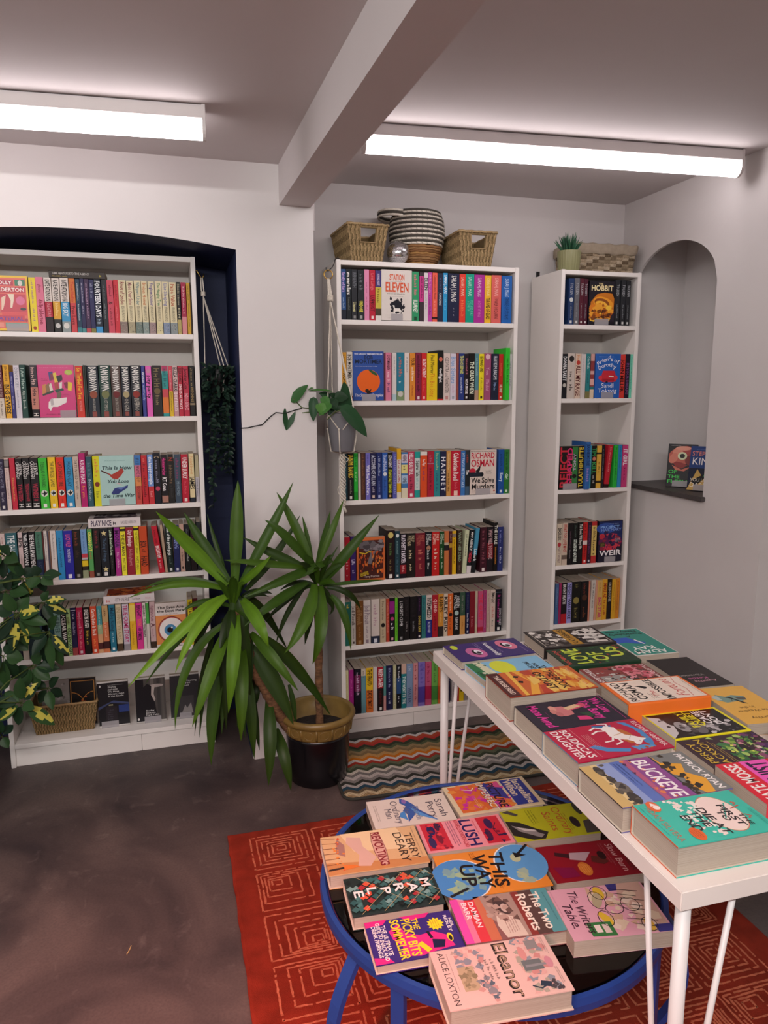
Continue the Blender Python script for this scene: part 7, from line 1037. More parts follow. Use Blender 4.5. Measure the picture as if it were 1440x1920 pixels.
def round_table():
    cx,cy,R=-.004,-1.565,.392
    t=thing('round_table','low round blue metal table with a tinted glass top, half under the white table','table',(cx,cy,0))
    mb=MB(); mb.lathe([(R-.010,RZ-.034),(R,RZ-.032),(R+.002,RZ-.016),(R,RZ-.001),(R-.010,RZ),(R-.014,RZ-.004),(R-.014,RZ-.008),(R-.016,RZ-.0085),(R-.016,RZ-.03)],96,closed=True); mb.build('rim',M['bluemetal'],t,smooth=False,fix=True)
    mb=MB(); mb.lathe([(.0001,RZ-.0075),(R-.0165,RZ-.0075),(R-.0165,RZ-.0005),(.0001,RZ-.0005)],96); mb.build('glass_top',M['glass'],t,fix=True)
    mb=MB(); 
    for a in (.35,.35+PI/2):
        c,s=math.cos(a),math.sin(a); w=.011; L=R-.017
        mb.raw([(c*k*L-s*q*w,s*k*L+c*q*w,z) for z in (RZ-.03,RZ-.0085) for k,q in ((-1,-1),(1,-1),(1,1),(-1,1))],[(0,1,2,3),(7,6,5,4),(0,4,5,1),(1,5,6,2),(2,6,7,3),(3,7,4,0)])
    mb.build('cross_frame',M['bluemetal'],t,fix=True)
    def bar(pts,nrm,wd=.030,th=.012):
        mb=MB(); n=len(pts); vs=[]
        for i,p in enumerate(pts):
            p=Vector(p); d=(Vector(pts[min(i+1,n-1)])-Vector(pts[max(i-1,0)])).normalized(); s=Vector(nrm); q=d.cross(s).normalized()
            for a,b in ((-1,-1),(1,-1),(1,1),(-1,1)): vs.append(p+s*a*wd/2+q*b*th/2)
        fs=[(4*i+k,4*i+(k+1)%4,4*i+4+(k+1)%4,4*i+4+k) for i in range(n-1) for k in range(4)]+[(3,2,1,0),(4*n-4,4*n-3,4*n-2,4*n-1)]
        mb.raw(vs,fs); mb.build('leg',M['bluemetal'],t,fix=True)
    for a,bow in ((math.radians(201),.06),(math.radians(219),0),(math.radians(311),0),(math.radians(331),.06),(math.radians(80),0),(math.radians(130),0)):
        r=Vector((math.cos(a),math.sin(a),0)); tg=(-r.y,r.x,0); P=[]
        for i in range(13):
            u=i/12; z=(RZ-.034)*(1-u)+.0135*u; P.append(r*(R-.012+bow*math.sin(PI*min(1,u*1.15))**1.0)+Vector((0,0,z)))
        bar(P,tg)
round_table()
def rug():
    x0,x1,y0,y1=-.548,.848,-2.66,-.636
    t=thing('rug','terracotta rug carved with rows of nested squares under the blue table','rug',((x0+x1)/2,(y0+y1)/2,0)); cx,cy=(x0+x1)/2,(y0+y1)/2
    rnd=random.Random(5); mb=MB(); nx,ny=44,64; H=.012
    out=[]; r=.02
    def edge(n0,f): return [f(i/n0) for i in range(n0)]
    per=edge(ny,lambda u:(x0,y1+(y0-y1)*u))+edge(nx,lambda u:(x0+(x1-x0)*u,y0))+edge(ny,lambda u:(x1,y0+(y1-y0)*u))+edge(nx,lambda u:(x1+(x0-x1)*u,y1))
    pts=[(px-cx+rnd.uniform(-.002,.002),py-cy+rnd.uniform(-.002,.002)) for px,py in per]; n=len(pts)
    ins=[(a*(1-.012),b*(1-.008)) for a,b in pts]
    mb.raw([(a,b,.0005) for a,b in pts]+[(a,b,H*.7) for a,b in pts]+[(a,b,H) for a,b in ins],[(i,(i+1)%n,n+(i+1)%n,n+i) for i in range(n)]+[(n+i,n+(i+1)%n,2*n+(i+1)%n,2*n+i) for i in range(n)]+[tuple(range(2*n,3*n))])
    mb.build('pile',M['rugpile'],t,fix=True)
    mb=MB(); z=H+.0006
    def seg(p,q,w):
        k=max(2,int((Vector(q)-Vector(p)).length/.008)); P=[]
        d=(Vector(q)-Vector(p)).normalized(); nn=Vector((-d.y,d.x)); jit=0
        for i in range(k+1):
            jit=jit*.6+rnd.uniform(-.0011,.0011); c=Vector(p)+(Vector(q)-Vector(p))*i/k+nn*jit; ww=w*rnd.uniform(.65,1.25); P.append((c+nn*ww/2,c-nn*ww/2))
        for i in range(k):
            if rnd.random()<.07: continue
            a,b=P[i],P[i+1]; mb.face([(a[0].x,a[0].y,z),(a[1].x,a[1].y,z),(b[1].x,b[1].y,z),(b[0].x,b[0].y,z)])
    for i in range(6):
        for j in range(10):
            X=-.477+i*.2095-cx; Y=-.682-j*.197-cy; S=.19; T=.174
            if X+S>x1-cx-.02 or Y-T<y0-cy+.02: continue
            ox=rnd.choice((.3,.5,.62,.7)); oy=rnd.choice((.3,.45,.6,.7)); sm=.028; m=rnd.choice((5,6))
            for k in range(m):
                f=k/(m-1); f=f**.9
                a=X+(ox*S-sm/2)*f; b=X+S+(ox*S+sm/2-S)*f; c=Y-(oy*T-sm*.42)*f; d=Y-T-(oy*T+sm*.42-T)*f
                w=.0056
                seg((a,c),(b,c),w); seg((b,c),(b,d),w); seg((b,d),(a,d),w); seg((a,d),(a,c),w)
    mb.build('carved_line_pattern',M['rugline'],t)
rug()
def zig_mat():
    cx,cy=.33,-.315; hx,hy=.432,.232
    t=thing('floor_mat','woven zigzag striped mat before the middle bookcase','mat',(cx,cy,0),mx=Matrix.Translation((cx,cy,0))@Matrix.Rotation(math.radians(-2.5),4,'Z'))
    def rr(a,b,r,z,n=8): return [(sx*(a-r)+r*math.cos(q),sy*(b-r)+r*math.sin(q),z) for sx,sy,q0 in ((1,1,0),(-1,1,PI/2),(-1,-1,PI),(1,-1,PI*1.5)) for q in [q0+PI/2*i/n for i in range(n+1)]]
    A,B=rr(hx,hy,.04,.0004),rr(hx,hy,.04,.008); n=len(A)
    mb=MB(); mb.raw(A+B,[(i,(i+1)%n,n+(i+1)%n,n+i) for i in range(n)]+[tuple(range(n,2*n))]); mb.build('woven_pile',M['zig'],t)
    mb=MB(); mb.tube(rr(hx+.002,hy+.002,.042,.0065),.0058,8,closed=True); mb.build('binding',M['edge'],t,smooth=True)
zig_mat()
# ------------------------------------------------------------------ baskets and other things on top of the bookcases
FIB=['#9c8460','#ad946c','#84704c','#907c58','#b4a27a']
def rect_basket(name,label,mx,bot,top,h,holes=True,fib=FIB,freq=34,vert=True,handle=True,liner=False,grp=None):
    t=thing(name,label,'basket',mx=mx,group=grp); rnd=random.Random(len(label))
    bx,by=bot; tx,ty=top; NS=freq; NT=24
    def corner(u,t0):   # u 0..4 round the basket from front left, rounded corners
        hx=(bx+(tx-bx)*t0)/2; hy=(by+(ty-by)*t0)/2; k=int(u)%4; f=u-int(u)
        c=[(-hx,-hy),(hx,-hy),(hx,hy),(-hx,hy)]; a,b=c[k],c[(k+1)%4]
        nrm=[(0,-1),(1,0),(0,1),(-1,0)][k]; return a[0]+(b[0]-a[0])*f,a[1]+(b[1]-a[1])*f,nrm
    wall=MB(); inn=MB()
    hole=lambda k,f,v: holes and k in (0,2) and .30<f<.74 and .52<v<.92
    for k in range(4):
        ln=(bx,by,bx,by)[k]; ns=max(10,int(NS*ln/max(bx,by)))*2
        grid={}
        for i in range(ns+1):
            for j in range(NT*2+1):
                f=i/ns; v=j/(NT*2); x,y,nr=corner(k+min(f,.99999),v); 
                if f==1: x,y,_=corner((k+1)%4,v)
                if vert: b=math.sin(v*NT*PI/1.6)*math.cos(i*PI/2*1.0)*.0016+abs(math.sin(i*PI/2))*.0024
                else: b=abs(math.sin(v*9*PI))*.0042*(1 if math.sin(i*PI/6+int(v*9)*PI)>0 else .25)
                grid[i,j]=(x+nr[0]*b,y+nr[1]*b,v*h)
        for i in range(ns):
            for j in range(NT*2):
                if hole(k,(i+.5)/ns,(j+.5)/(NT*2)): continue
                base=lin(fib[(1,0,3,2)[(i+(1 if (j//7)%2 else 0))%4]] if vert else fib[(int((j+.5)/(NT*2)*9)*2+i//6*3)%len(fib)]); q=rnd.uniform(.75,1.15)*(.62 if vert and (i+(1 if (j//7)%2 else 0))%4==3 else 1)
                wall.face([grid[i,j],grid[i+1,j],grid[i+1,j+1],grid[i,j+1]],tuple(c*q for c in base[:3])+(1,))
        for j in range(10):
            for i in range(10):
                if hole(k,(i+.5)/10,(j+.5)/10): continue
                P=[]
                for a,b in ((i,j),(i,j+1),(i+1,j+1),(i+1,j)):
                    x,y,nr=corner(k+min(a/10,.99999),b/10); P.append((x-nr[0]*.003,y-nr[1]*.003,b/10*h))
                inn.face(P,lin(fib[2]))
    wall.build('woven_wall',M['weave'],t)
    inn.face([(-bx/2,-by/2,.0015),(bx/2,-by/2,.0015),(bx/2,by/2,.0015),(-bx/2,by/2,.0015)],lin(fib[2])); inn.build('inner_weave',M['weave'],t)
    hx,hy=tx/2,ty/2; mb=MB(); rim=[]
    for a,b in ((-hx,-hy),(hx,-hy),(hx,hy),(-hx,hy)): rim.append((a,b))
    P=[]
    for i in range(4):
        a,b=rim[i],rim[(i+1)%4]
        for q in range(12): f=q/12; P.append((a[0]+(b[0]-a[0])*f,a[1]+(b[1]-a[1])*f,h+.001*math.sin(q*2.1)))
    mb.tube(P,.0048,8,lin(fib[1]),closed=True)
    for i,p in enumerate(P):
        p=Vector(p); q=Vector(P[(i+1)%len(P)]); 
        for s in (.2,.55,.9):
            c=p.lerp(q,s); d=(q-p).normalized(); mb.tube([c+Vector((0,0,.0055)),c+d*.004-Vector((0,0,.0055))+Vector((-d.y,d.x,0))*-.0052],.0014,5,lin(fib[(i+int(s*9))%len(fib)]))
    mb.build('rim',M['weave'],t,smooth=True)
    if holes:
        for k,sy in ((0,-1),(2,1)):
            mb=MB(); Q=[]
            for v,f in ((.92,.30),(.52,.30),(.52,.74),(.92,.74)):
                x,y,nr=corner(k+f,v); Q.append((x,y+nr[1]*.002,v*h))
            mb.tube([Q[0],Q[1],Q[2],Q[3]],.0034,6,lin(fib[0])); mb.tube([Q[0],Q[3]],.0036,6,lin(fib[2])); mb.build('handle',M['weave'],t,smooth=True)
    return t
ctop=2.0188
rect_basket('woven_basket','square-cut seagrass basket with handle hole at the pier end of the middle bookcase top',Matrix.Translation((.128,.135,ctop))@Matrix.Rotation(math.radians(2),4,'Z'),(.128,.225),(.172,.262),.142,grp='seagrass baskets')
rect_basket('woven_basket','seagrass basket with handle hole beside the striped rope basket, nearer the narrow bookcase',Matrix.Translation((.614,.135,ctop))@Matrix.Rotation(math.radians(-1),4,'Z'),(.128,.225),(.170,.25),.14,grp='seagrass baskets')
rect_basket('woven_basket','low seagrass basket holding two books on the alcove bookcase bottom shelf',Matrix.Translation((-1.148,.225,ZLB+.0006))@Matrix.Rotation(math.radians(0),4,'Z'),(.222,.125),(.262,.165),.128,holes=False,fib=['#a0845c','#ae9066','#806c48','#8c7850','#b09a70'],freq=44)
def rope_basket():
    t=thing('rope_basket','striped grey and white rope basket with brown base behind the disco ball','basket',(.394,.17,ctop)); H=.232
    def prof(v):  # radius
        pts=[(0,.076),(.2,.095),(.38,.108),(.6,.117),(.8,.113),(1,.098)]
        for (a,ra),(b,rb) in zip(pts,pts[1:]):
            if a<=v<=b: u=(v-a)/(b-a); u=u*u*(3-2*u)*.5+u*.5; return ra+(rb-ra)*u
        return pts[-1][1]
    lower=MB(); n=9
    for i in range(n):
        v=(i+.5)/n*.36; R=prof(v); P=[]
        for q in range(72):
            a=2*PI*q/72; rr=R+.0012*math.sin(q*2.6+i*1.7); P.append((rr*math.cos(a),rr*math.sin(a),.004+v*H+.0012*math.sin(q*1.3+i)))
        lower.tube(P,.0056,7,lin(['#8a6440','#a07848','#7a5434','#94704a'][i%4]),closed=True)
    lower.face([(.076*math.cos(2*PI*q/24),.076*math.sin(2*PI*q/24),.001) for q in range(24)],lin('#7a5434')); lower.build('seagrass_base_weave',M['weave'],t,smooth=True)
    up=MB(); m=16; tilt=.03
    for i in range(m):
        v=.37+(i+.5)/m*.62; R=prof(v); white=i%2==0
        P=[]
        for q in range(64):
            a=2*PI*q/64; x=R*math.cos(a); P.append((x,R*math.sin(a),.004+v*H-x*tilt*(v-.37)))
        up.tube(P,.0050,7,lin('#ded6c8') if white else lin('#4c4842'),closed=True)
        if white:
            for q in range(0,64,2):
                a=2*PI*(q+.5)/64; up.tube([((R+.005)*math.cos(a),(R+.005)*math.sin(a),.004+v*H+.003-R*math.cos(a)*tilt*(v-.37)),((R+.005)*math.cos(a+.05),(R+.005)*math.sin(a+.05),.004+v*H-.003-R*math.cos(a)*tilt*(v-.37))],.0009,4,lin('#9a948a'))
    up.build('striped_rope_weave',M['weave'],t,smooth=True)
    for s,z0 in ((-1,.208),(1,.175)):
        mb=MB()
        for k in range(3 if s<0 else 2):
            P=[]
            for i in range(17):
                u=i/16*2-1; a=PI-.12+u*.8 if s<0 else .75+u*.5
                R=prof(.85); ext=.058*(1-u*u)**.8 if s<0 else .03*(1-u*u)
                rr=R*.99+ext; P.append((rr*math.cos(a),rr*math.sin(a),z0+k*.0098+(0.006*(1-u*u) if s<0 else -.05*(1-u*u)*.4)))
            mb.tube(P,.005,7,lin('#ded6c8') if k%2==0 else lin('#4c4842'))
        mb.build('handle',M['weave'],t,smooth=True)
rope_basket()
def disco():
    r=.048; t=thing('disco_ball','small mirrored disco ball sitting before the striped rope basket','disco ball',(.277,.062,ctop+r+.0006))
    mb=MB(); prof=[(max(.0002,(r-.0012)*math.sin(PI*i/24)),-(r-.0012)*math.cos(PI*i/24)) for i in range(25)]; mb.lathe(prof,40); mb.build('core',M['grout'],t,smooth=True)
    mb=MB(); rows=20
    for i in range(rows):
        a0=PI*i/rows+.012; a1=PI*(i+1)/rows-.012; am=(a0+a1)/2; nseg=max(4,int(2*PI*math.sin(am)*rows/PI))
        for k in range(nseg):
            b0=2*PI*k/nseg+.02/math.sin(am)*.6; b1=2*PI*(k+1)/nseg-.02/math.sin(am)*.6
            P=[Vector((math.sin(a)*math.cos(b_),math.sin(a)*math.sin(b_),-math.cos(a)))*r for a,b_ in ((a0,b0),(a0,b1),(a1,b1),(a1,b0))]; mb.face(P)
    mb.build('mirror_tile_pattern',M['mirror'],t)
disco()
ntop=2.0188
def succulent():
    t=thing('potted_succulent','small spiky succulent in a ribbed sage pot on the narrow bookcase','potted plant',(1.060,.044,ntop+.0004))
    mb=MB(); n=96; vs=[]
    for z,r in ((0,.043),(.002,.045),(.084,.051),(.086,.0505),(.086,.047),(.07,.046)):
        for k in range(n):
            a=2*PI*k/n; rr=r+(.0012*math.cos(k*PI/2) if .001<z<.085 and r>.0448 else 0); vs.append((rr*math.cos(a),rr*math.sin(a),z))
    fs=[(i*n+k,i*n+(k+1)%n,(i+1)*n+(k+1)%n,(i+1)*n+k) for i in range(5) for k in range(n)]+[tuple(range(n))[::-1]]
    mb.raw(vs,fs); mb.build('pot',M['greenpot'],t,smooth=True)
    mb=MB(); mb.face([(.0462*math.cos(2*PI*k/32),.0462*math.sin(2*PI*k/32),.071) for k in range(32)]); mb.build('soil',M['soil'],t)
    rnd=random.Random(3); mb=MB()
    for i in range(64):
        a=rnd.uniform(0,2*PI); el=rnd.uniform(.6,1.5); L=rnd.uniform(.055,.085); d=Vector((math.cos(a)*math.cos(el),math.sin(a)*math.cos(el),math.sin(el))); b0=Vector((math.cos(a)*.012,math.sin(a)*.012,.072))
        P=[b0+d*L*f+Vector((0,0,.012*f*f)) for f in (0,.3,.65,1)]; mb.tube(P,[.004,.0042,.003,.0004],6,lin(rnd.choice(['#2c5a40','#3a6a4c','#1f4632','#44785a'])))
    mb.build('foliage',M['leaf'],t,smooth=True)
succulent()
def lined_basket():
    t=rect_basket('wicker_basket','split-willow basket with a linen lining on the narrow bookcase top',Matrix.Translation((1.284,.198,ntop))@Matrix.Rotation(math.radians(0),4,'Z'),(.30,.15),(.322,.172),.128,holes=False,fib=['#94846c','#a8967c','#6a5a46','#82725c','#b4a48c'],freq=30,vert=False)
    mb=MB(); hx,hy=.162,.088; n=96; prof=[(.000,-.034),(.003,-.031),(.0055,-.02),(.006,.002),(.002,.011),(-.010,.008),(-.013,-.02),(-.02,-.08)]; vs=[]
    def per(k,o):
        u=k/n*4; i=int(u)%4; f=u-int(u); a,b=hx+o,hy+o; c=[(-a,-b),(a,-b),(a,b),(-a,b)]; p,q=c[i],c[(i+1)%4]; return p[0]+(q[0]-p[0])*f,p[1]+(q[1]-p[1])*f
    for o,z in prof:
        for k in range(n):
            w=.0018*math.sin(k*1.9+z*80)+.0012*math.sin(k*.7); x,y=per(k,o+w); vs.append((x,y,(.131+z)+.0022*math.sin(k*1.1)))
    mb.raw(vs,[(i*n+k,i*n+(k+1)%n,(i+1)*n+(k+1)%n,(i+1)*n+k) for i in range(len(prof)-1) for k in range(n)]); mb.build('lining',M['linen'],t,smooth=True)
lined_basket()
mb=MB(); mb.box(-.009,-.004,0,.009,.0,.03,bev=.001); mb.box(-.009,-.03,0,.009,-.0042,.003,bev=.0005)
o=mb.build('wall_bracket',M['black']); o.location=(1.043,.2995,2.026); tag(o,'small dark fixing bracket on the wall behind the narrow bookcase top','bracket')
# ------------------------------------------------------------------ plants
def bez(a,m,b,n):
    a,m,b=Vector(a),Vector(m),Vector(b); c=m*2-(a+b)/2
    return [a*(1-u)**2+c*2*u*(1-u)+b*u*u for u in [i/n for i in range(n+1)]]
def strap(mb,a,m,b,w,col,face=(-.15,-.85,.5),fold=.16,n=14,twist=0):
    P=bez(a,m,b,n); F=Vector(face).normalized(); vs=[]
    for i,p in enumerate(P):
        u=i/n; T=(P[min(i+1,n)]-P[max(i-1,0)]).normalized(); S=T.cross(F)
        if S.length<.15: S=T.cross(Vector((.3,-.2,.9)))
        S.normalize(); nn=S.cross(T).normalized()
        if twist: S=(S*math.cos(twist*u)+nn*math.sin(twist*u)).normalized(); nn=S.cross(T).normalized()
        wd=w*(.45+.55*min(1,u*3.2))*(1-max(0,(u-.45)/.55)**1.7) + .0006
        for k in (-1,-.5,0,.5,1): vs.append(p+S*wd/2*k+nn*wd*fold*(abs(k)-.5))
    fs=[];cs=[]
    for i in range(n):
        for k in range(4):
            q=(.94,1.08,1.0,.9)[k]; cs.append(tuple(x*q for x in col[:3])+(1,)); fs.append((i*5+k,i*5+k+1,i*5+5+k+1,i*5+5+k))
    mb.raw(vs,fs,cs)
def rel(p,o): return tuple((Vector(p)/1000-Vector(o))[:])
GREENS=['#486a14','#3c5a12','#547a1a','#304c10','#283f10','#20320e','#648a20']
YUC=[
((-469,-330,798),(-452,-310,1024),(-440,-280,1182),48,1),
((-443,-330,816),(-341,-330,989),(-239,-290,1170),38,3),
((-495,-330,806),(-623,-330,960),(-730,-370,1096),48,2),
((-488,-330,819),(-569,-300,950),(-635,-270,1073),41,3),
((-494,-330,826),(-524,-280,937),(-553,-250,1059),17,4),
((-463,-330,797),(-403,-390,860),(-346,-430,927),28,2),
((-495,-330,786),(-657,-360,830),(-836,-380,798),26,0),
((-501,-330,797),(-656,-300,831),(-792,-290,803),22,3),
((-496,-330,763),(-634,-430,708),(-847,-490,519),43,6),
((-496,-330,766),(-605,-460,705),(-692,-500,556),37,6),
((-510,-330,741),(-653,-350,639),(-798,-360,472),26,3),
((-500,-330,666),(-642,-380,542),(-703,-420,315),35,1),
((-493,-330,665),(-570,-460,530),(-645,-490,349),47,0),
((-466,-330,703),(-496,-500,583),(-520,-500,388),47,2),
((-445,-330,749),(-411,-500,716),(-377,-530,625),47,2),
((-417,-330,617),(-352,-440,552),(-266,-470,426),41,1),
((-451,-330,593),(-469,-470,457),(-479,-480,269),48,1),
((-524,-330,532),(-567,-400,359),(-583,-420,161),47,3),
((-438,-330,495),(-434,-400,335),(-427,-410,156),41,4),
((-424,-330,416),(-413,-350,289),(-402,-360,163),25,5),
((-425,-330,570),(-343,-380,434),(-279,-410,271),64,4),
((-372,-330,599),(-248,-330,460),(-120,-330,253),45,4),
((-359,-330,352),(-369,-430,228),(-382,-440,58),48,4),
((-335,-330,227),(-318,-430,158),(-298,-440,24),43,4),
((-503,-330,564),(-518,-270,411),(-539,-260,273),26,5),
((-559,-330,617),(-603,-290,422),(-635,-290,221),18,5),
((-553,-330,616),(-591,-270,391),(-617,-270,202),17,5),
((-280,-330,399),(-268,-350,328),(-261,-360,244),21,4),
((-431,-330,781),(-307,-250,890),(-203,-220,1034),30,4),
((-470,-330,771),(-504,-350,605),(-549,-360,443),38,4),
((-458,-330,763),(-441,-370,605),(-429,-380,416),35,4),
((-477,-330,771),(-554,-280,683),(-715,-250,349),23,5),
((-445,-330,762),(-363,-280,680),(-269,-250,505),32,5),
((-169,-310,838),(-238,-280,1008),(-294,-230,1126),36,1),
((-175,-310,839),(-183,-250,944),(-195,-210,1028),18,3),
((-175,-310,846),(-278,-340,974),(-353,-330,1039),36,3),
((-158,-310,845),(-98,-310,985),(-42,-260,1089),26,1),
((-162,-310,845),(-117,-250,940),(-80,-190,1039),28,3),
((-132,-310,787),(-46,-350,908),(81,-330,1037),41,3),
((-196,-310,844),(-370,-380,889),(-508,-400,915),28,1),
((-202,-310,848),(-315,-310,903),(-431,-290,973),36,4),
((-100,-310,868),(-279,-410,837),(-448,-430,783),35,3),
((-197,-310,789),(-326,-410,754),(-449,-440,680),38,3),
((-170,-310,780),(-227,-430,685),(-311,-450,568),48,1),
((-149,-310,771),(-172,-430,646),(-206,-430,508),48,1),
((-164,-310,734),(-190,-290,625),(-207,-280,533),25,5),
((-109,-310,730),(-66,-350,660),(-43,-360,520),31,3),
((-122,-310,762),(-43,-330,737),(10,-310,662),23,5),
((-139,-310,770),(-10,-310,775),(110,-290,770),15,3),
((-204,-310,772),(-274,-310,677),(-321,-300,556),20,5),
((-197,-310,778),(-283,-290,711),(-363,-280,636),20,5),
((-149,-310,796),(-109,-290,858),(-66,-270,915),10,4),
((-142,-310,767),(-102,-310,694),(-117,-310,653),14,5),
((-478,-330,732),(-478,-385,824),(-479,-421,859),32,3),
((-482,-330,732),(-512,-326,807),(-540,-323,830),24,1),
((-482,-330,715),(-511,-381,661),(-538,-414,582),34,5),
((-476,-330,730),(-457,-388,808),(-441,-427,834),26,1),
((-470,-330,728),(-395,-303,762),(-327,-284,747),33,5),
((-477,-330,730),(-459,-302,788),(-444,-283,804),33,5),
((-482,-330,731),(-514,-359,810),(-544,-378,835),19,3),
((-475,-330,721),(-450,-354,709),(-428,-370,675),27,3),
((-477,-330,735),(-464,-295,828),(-455,-271,859),34,3),
((-474,-330,732),(-434,-289,802),(-400,-262,818),22,3),
((-474,-330,721),(-438,-286,688),(-405,-257,635),27,1),
((-489,-330,726),(-578,-349,754),(-658,-362,732),25,3),
((-480,-330,730),(-488,-284,779),(-497,-253,791),31,3),
((-471,-330,727),(-405,-326,760),(-345,-323,747),21,5),
((-479,-330,716),(-492,-398,672),(-503,-443,604),32,5),
((-160,-310,780),(-183,-305,830),(-205,-302,842),20,5),
((-154,-310,770),(-125,-311,732),(-98,-311,674),30,5),
((-151,-310,780),(-102,-336,845),(-57,-353,857),22,4),
((-162,-310,781),(-209,-380,861),(-248,-426,888),31,5),
((-153,-310,775),(-127,-354,798),(-101,-383,791),23,3),
((-159,-310,780),(-174,-317,841),(-188,-321,860),20,5),
((-161,-310,783),(-187,-319,867),(-212,-326,895),30,4),
((-161,-310,774),(-190,-300,773),(-217,-294,750),21,5),
((-166,-310,775),(-237,-311,790),(-303,-312,765),21,5),
((-154,-310,783),(-132,-349,872),(-112,-376,901),19,4),
((-158,-310,780),(-171,-367,850),(-180,-405,875),21,3),
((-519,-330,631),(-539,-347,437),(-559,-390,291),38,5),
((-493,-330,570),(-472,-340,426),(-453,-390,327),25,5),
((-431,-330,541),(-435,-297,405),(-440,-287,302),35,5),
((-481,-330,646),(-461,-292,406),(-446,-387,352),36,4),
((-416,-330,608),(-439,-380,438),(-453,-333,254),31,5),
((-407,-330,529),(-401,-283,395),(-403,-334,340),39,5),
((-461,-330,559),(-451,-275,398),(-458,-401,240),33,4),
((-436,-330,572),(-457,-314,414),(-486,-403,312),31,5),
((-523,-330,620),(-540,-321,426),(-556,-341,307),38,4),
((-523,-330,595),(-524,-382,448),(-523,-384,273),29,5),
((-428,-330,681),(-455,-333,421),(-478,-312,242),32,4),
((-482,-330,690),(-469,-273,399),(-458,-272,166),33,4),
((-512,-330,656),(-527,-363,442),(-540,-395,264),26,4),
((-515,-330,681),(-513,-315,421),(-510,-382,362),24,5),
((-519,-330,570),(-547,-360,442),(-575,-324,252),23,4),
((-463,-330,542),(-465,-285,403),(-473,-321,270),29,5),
]
def yucca():
    O=(-.168,-.31,0)
    t=thing('potted_yucca','tall two-stemmed yucca in an ochre and black glazed pot by the pier','potted plant',O)
    ZT=.272
    mb=MB(); mb.lathe([(.0002,.002),(.108,.002),(.112,.006),(.118,.06),(.122,.13),(.124,.185),(.1245,.1995),(.118,.1995),(.1,.02)],64); mb.build('pot',M['darkglaze'],t,smooth=True,fix=True)
    mb=MB(); mb.lathe([(.119,.2),(.1275,.199),(.131,.206),(.135,.243),(.137,.25),(.141,.252),(.1465,.258),(.148,.266),(.145,.275),(.138,.279),(.131,.277),(.127,.268),(.121,.2)],72,closed=True)
    for k in range(14):
        a=2*PI*k/14; c,s=math.cos(a),math.sin(a); mb.tube([(.1305*c,.1305*s,.206),(.1335*c,.1335*s,.228),(.136*c,.136*s,.248)],.0042,6)
        a+=PI/14; P=[]
        for q in range(13): b=2*PI*q/12; P.append(((.1325+.0012*math.sin(b))*math.cos(a+.14*math.cos(b)),(.1325+.0012*math.sin(b))*math.sin(a+.14*math.cos(b)),.226+.016*math.sin(b)))
        mb.tube(P[:-1],.0018,5,closed=True)
    mb.build('pot_rim',M['glaze'],t,smooth=True)
    mb=MB(); mb.face([(.119*math.cos(2*PI*k/40),.119*math.sin(2*PI*k/40),.2005) for k in range(40)]); mb.build('soil',M['soil'],t)
    def trunk(pts,r):
        P=[rel(p,O) for p in pts]; Q=[]
        for i in range(len(P)-1):
            for q in range(8): Q.append(Vector(P[i]).lerp(Vector(P[i+1]),q/8))
        Q.append(Vector(P[-1])); rs=[r*(1+.09*math.sin(i*2.4)+.05*math.sin(i*5.1)) for i in range(len(Q))]
        mb=MB(); mb.tube(Q,rs,12); mb.build('trunk',M['bark'],t,smooth=True)
    trunk([(-160,-310,195),(-160,-310,470),(-158,-310,740)],.0155)
    trunk([(-268,-330,198),(-330,-340,300),(-372,-340,400),(-412,-335,476),(-433,-332,560),(-448,-330,640),(-462,-330,710)],.021)
    rnd=random.Random(11)
    for a,m,b,w,g in YUC:
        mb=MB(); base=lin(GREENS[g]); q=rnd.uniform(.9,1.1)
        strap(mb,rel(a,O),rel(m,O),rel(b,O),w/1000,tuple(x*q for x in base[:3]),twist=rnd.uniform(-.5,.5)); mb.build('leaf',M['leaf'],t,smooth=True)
yucca()
def leaflet(mb,a,b,w,col,col2=None,N0=(-.2,-.8,.55),curl=.1,n=8,heart=False):
    a,b=Vector(a),Vector(b); T=(b-a); L=T.length; T.normalize(); F=Vector(N0).normalized(); S=T.cross(F)
    if S.length<.2: S=T.cross(Vector((1,0,.2)))
    S.normalize(); nn=S.cross(T).normalized()
    if nn.dot(F)<0: nn=-nn
    vs=[]
    for i in range(n+1):
        u=i/n; wd=w*((math.sin(PI*min(1,u**.62)))**.8 if heart else math.sin(PI*u**.85)**.85)+.0004
        ax=a+T*L*(u-(.0))-nn*L*curl*u*u
        for k in (-1,-.5,0,.5,1): 
            back=T*(-.10*L*abs(k)*(1-u)*2 if heart and u<.5 else 0)
            vs.append(ax+S*wd/2*k+nn*wd*.14*abs(k)+back)
    rnd=random.Random(int(abs(a.x*9999+b.z*7777))); fs=[];cs=[]
    for i in range(n):
        for k in range(4):
            c=col
            if col2 is not None and ((k==1 and 0<i<n-1) or (k==2 and 1<i<n*.6 and rnd.random()<.6) or (k==0 and rnd.random()<.25)): c=col2
            cs.append(c); fs.append((i*5+k,i*5+k+1,i*5+5+k+1,i*5+5+k))
    mb.raw(vs,fs,cs)
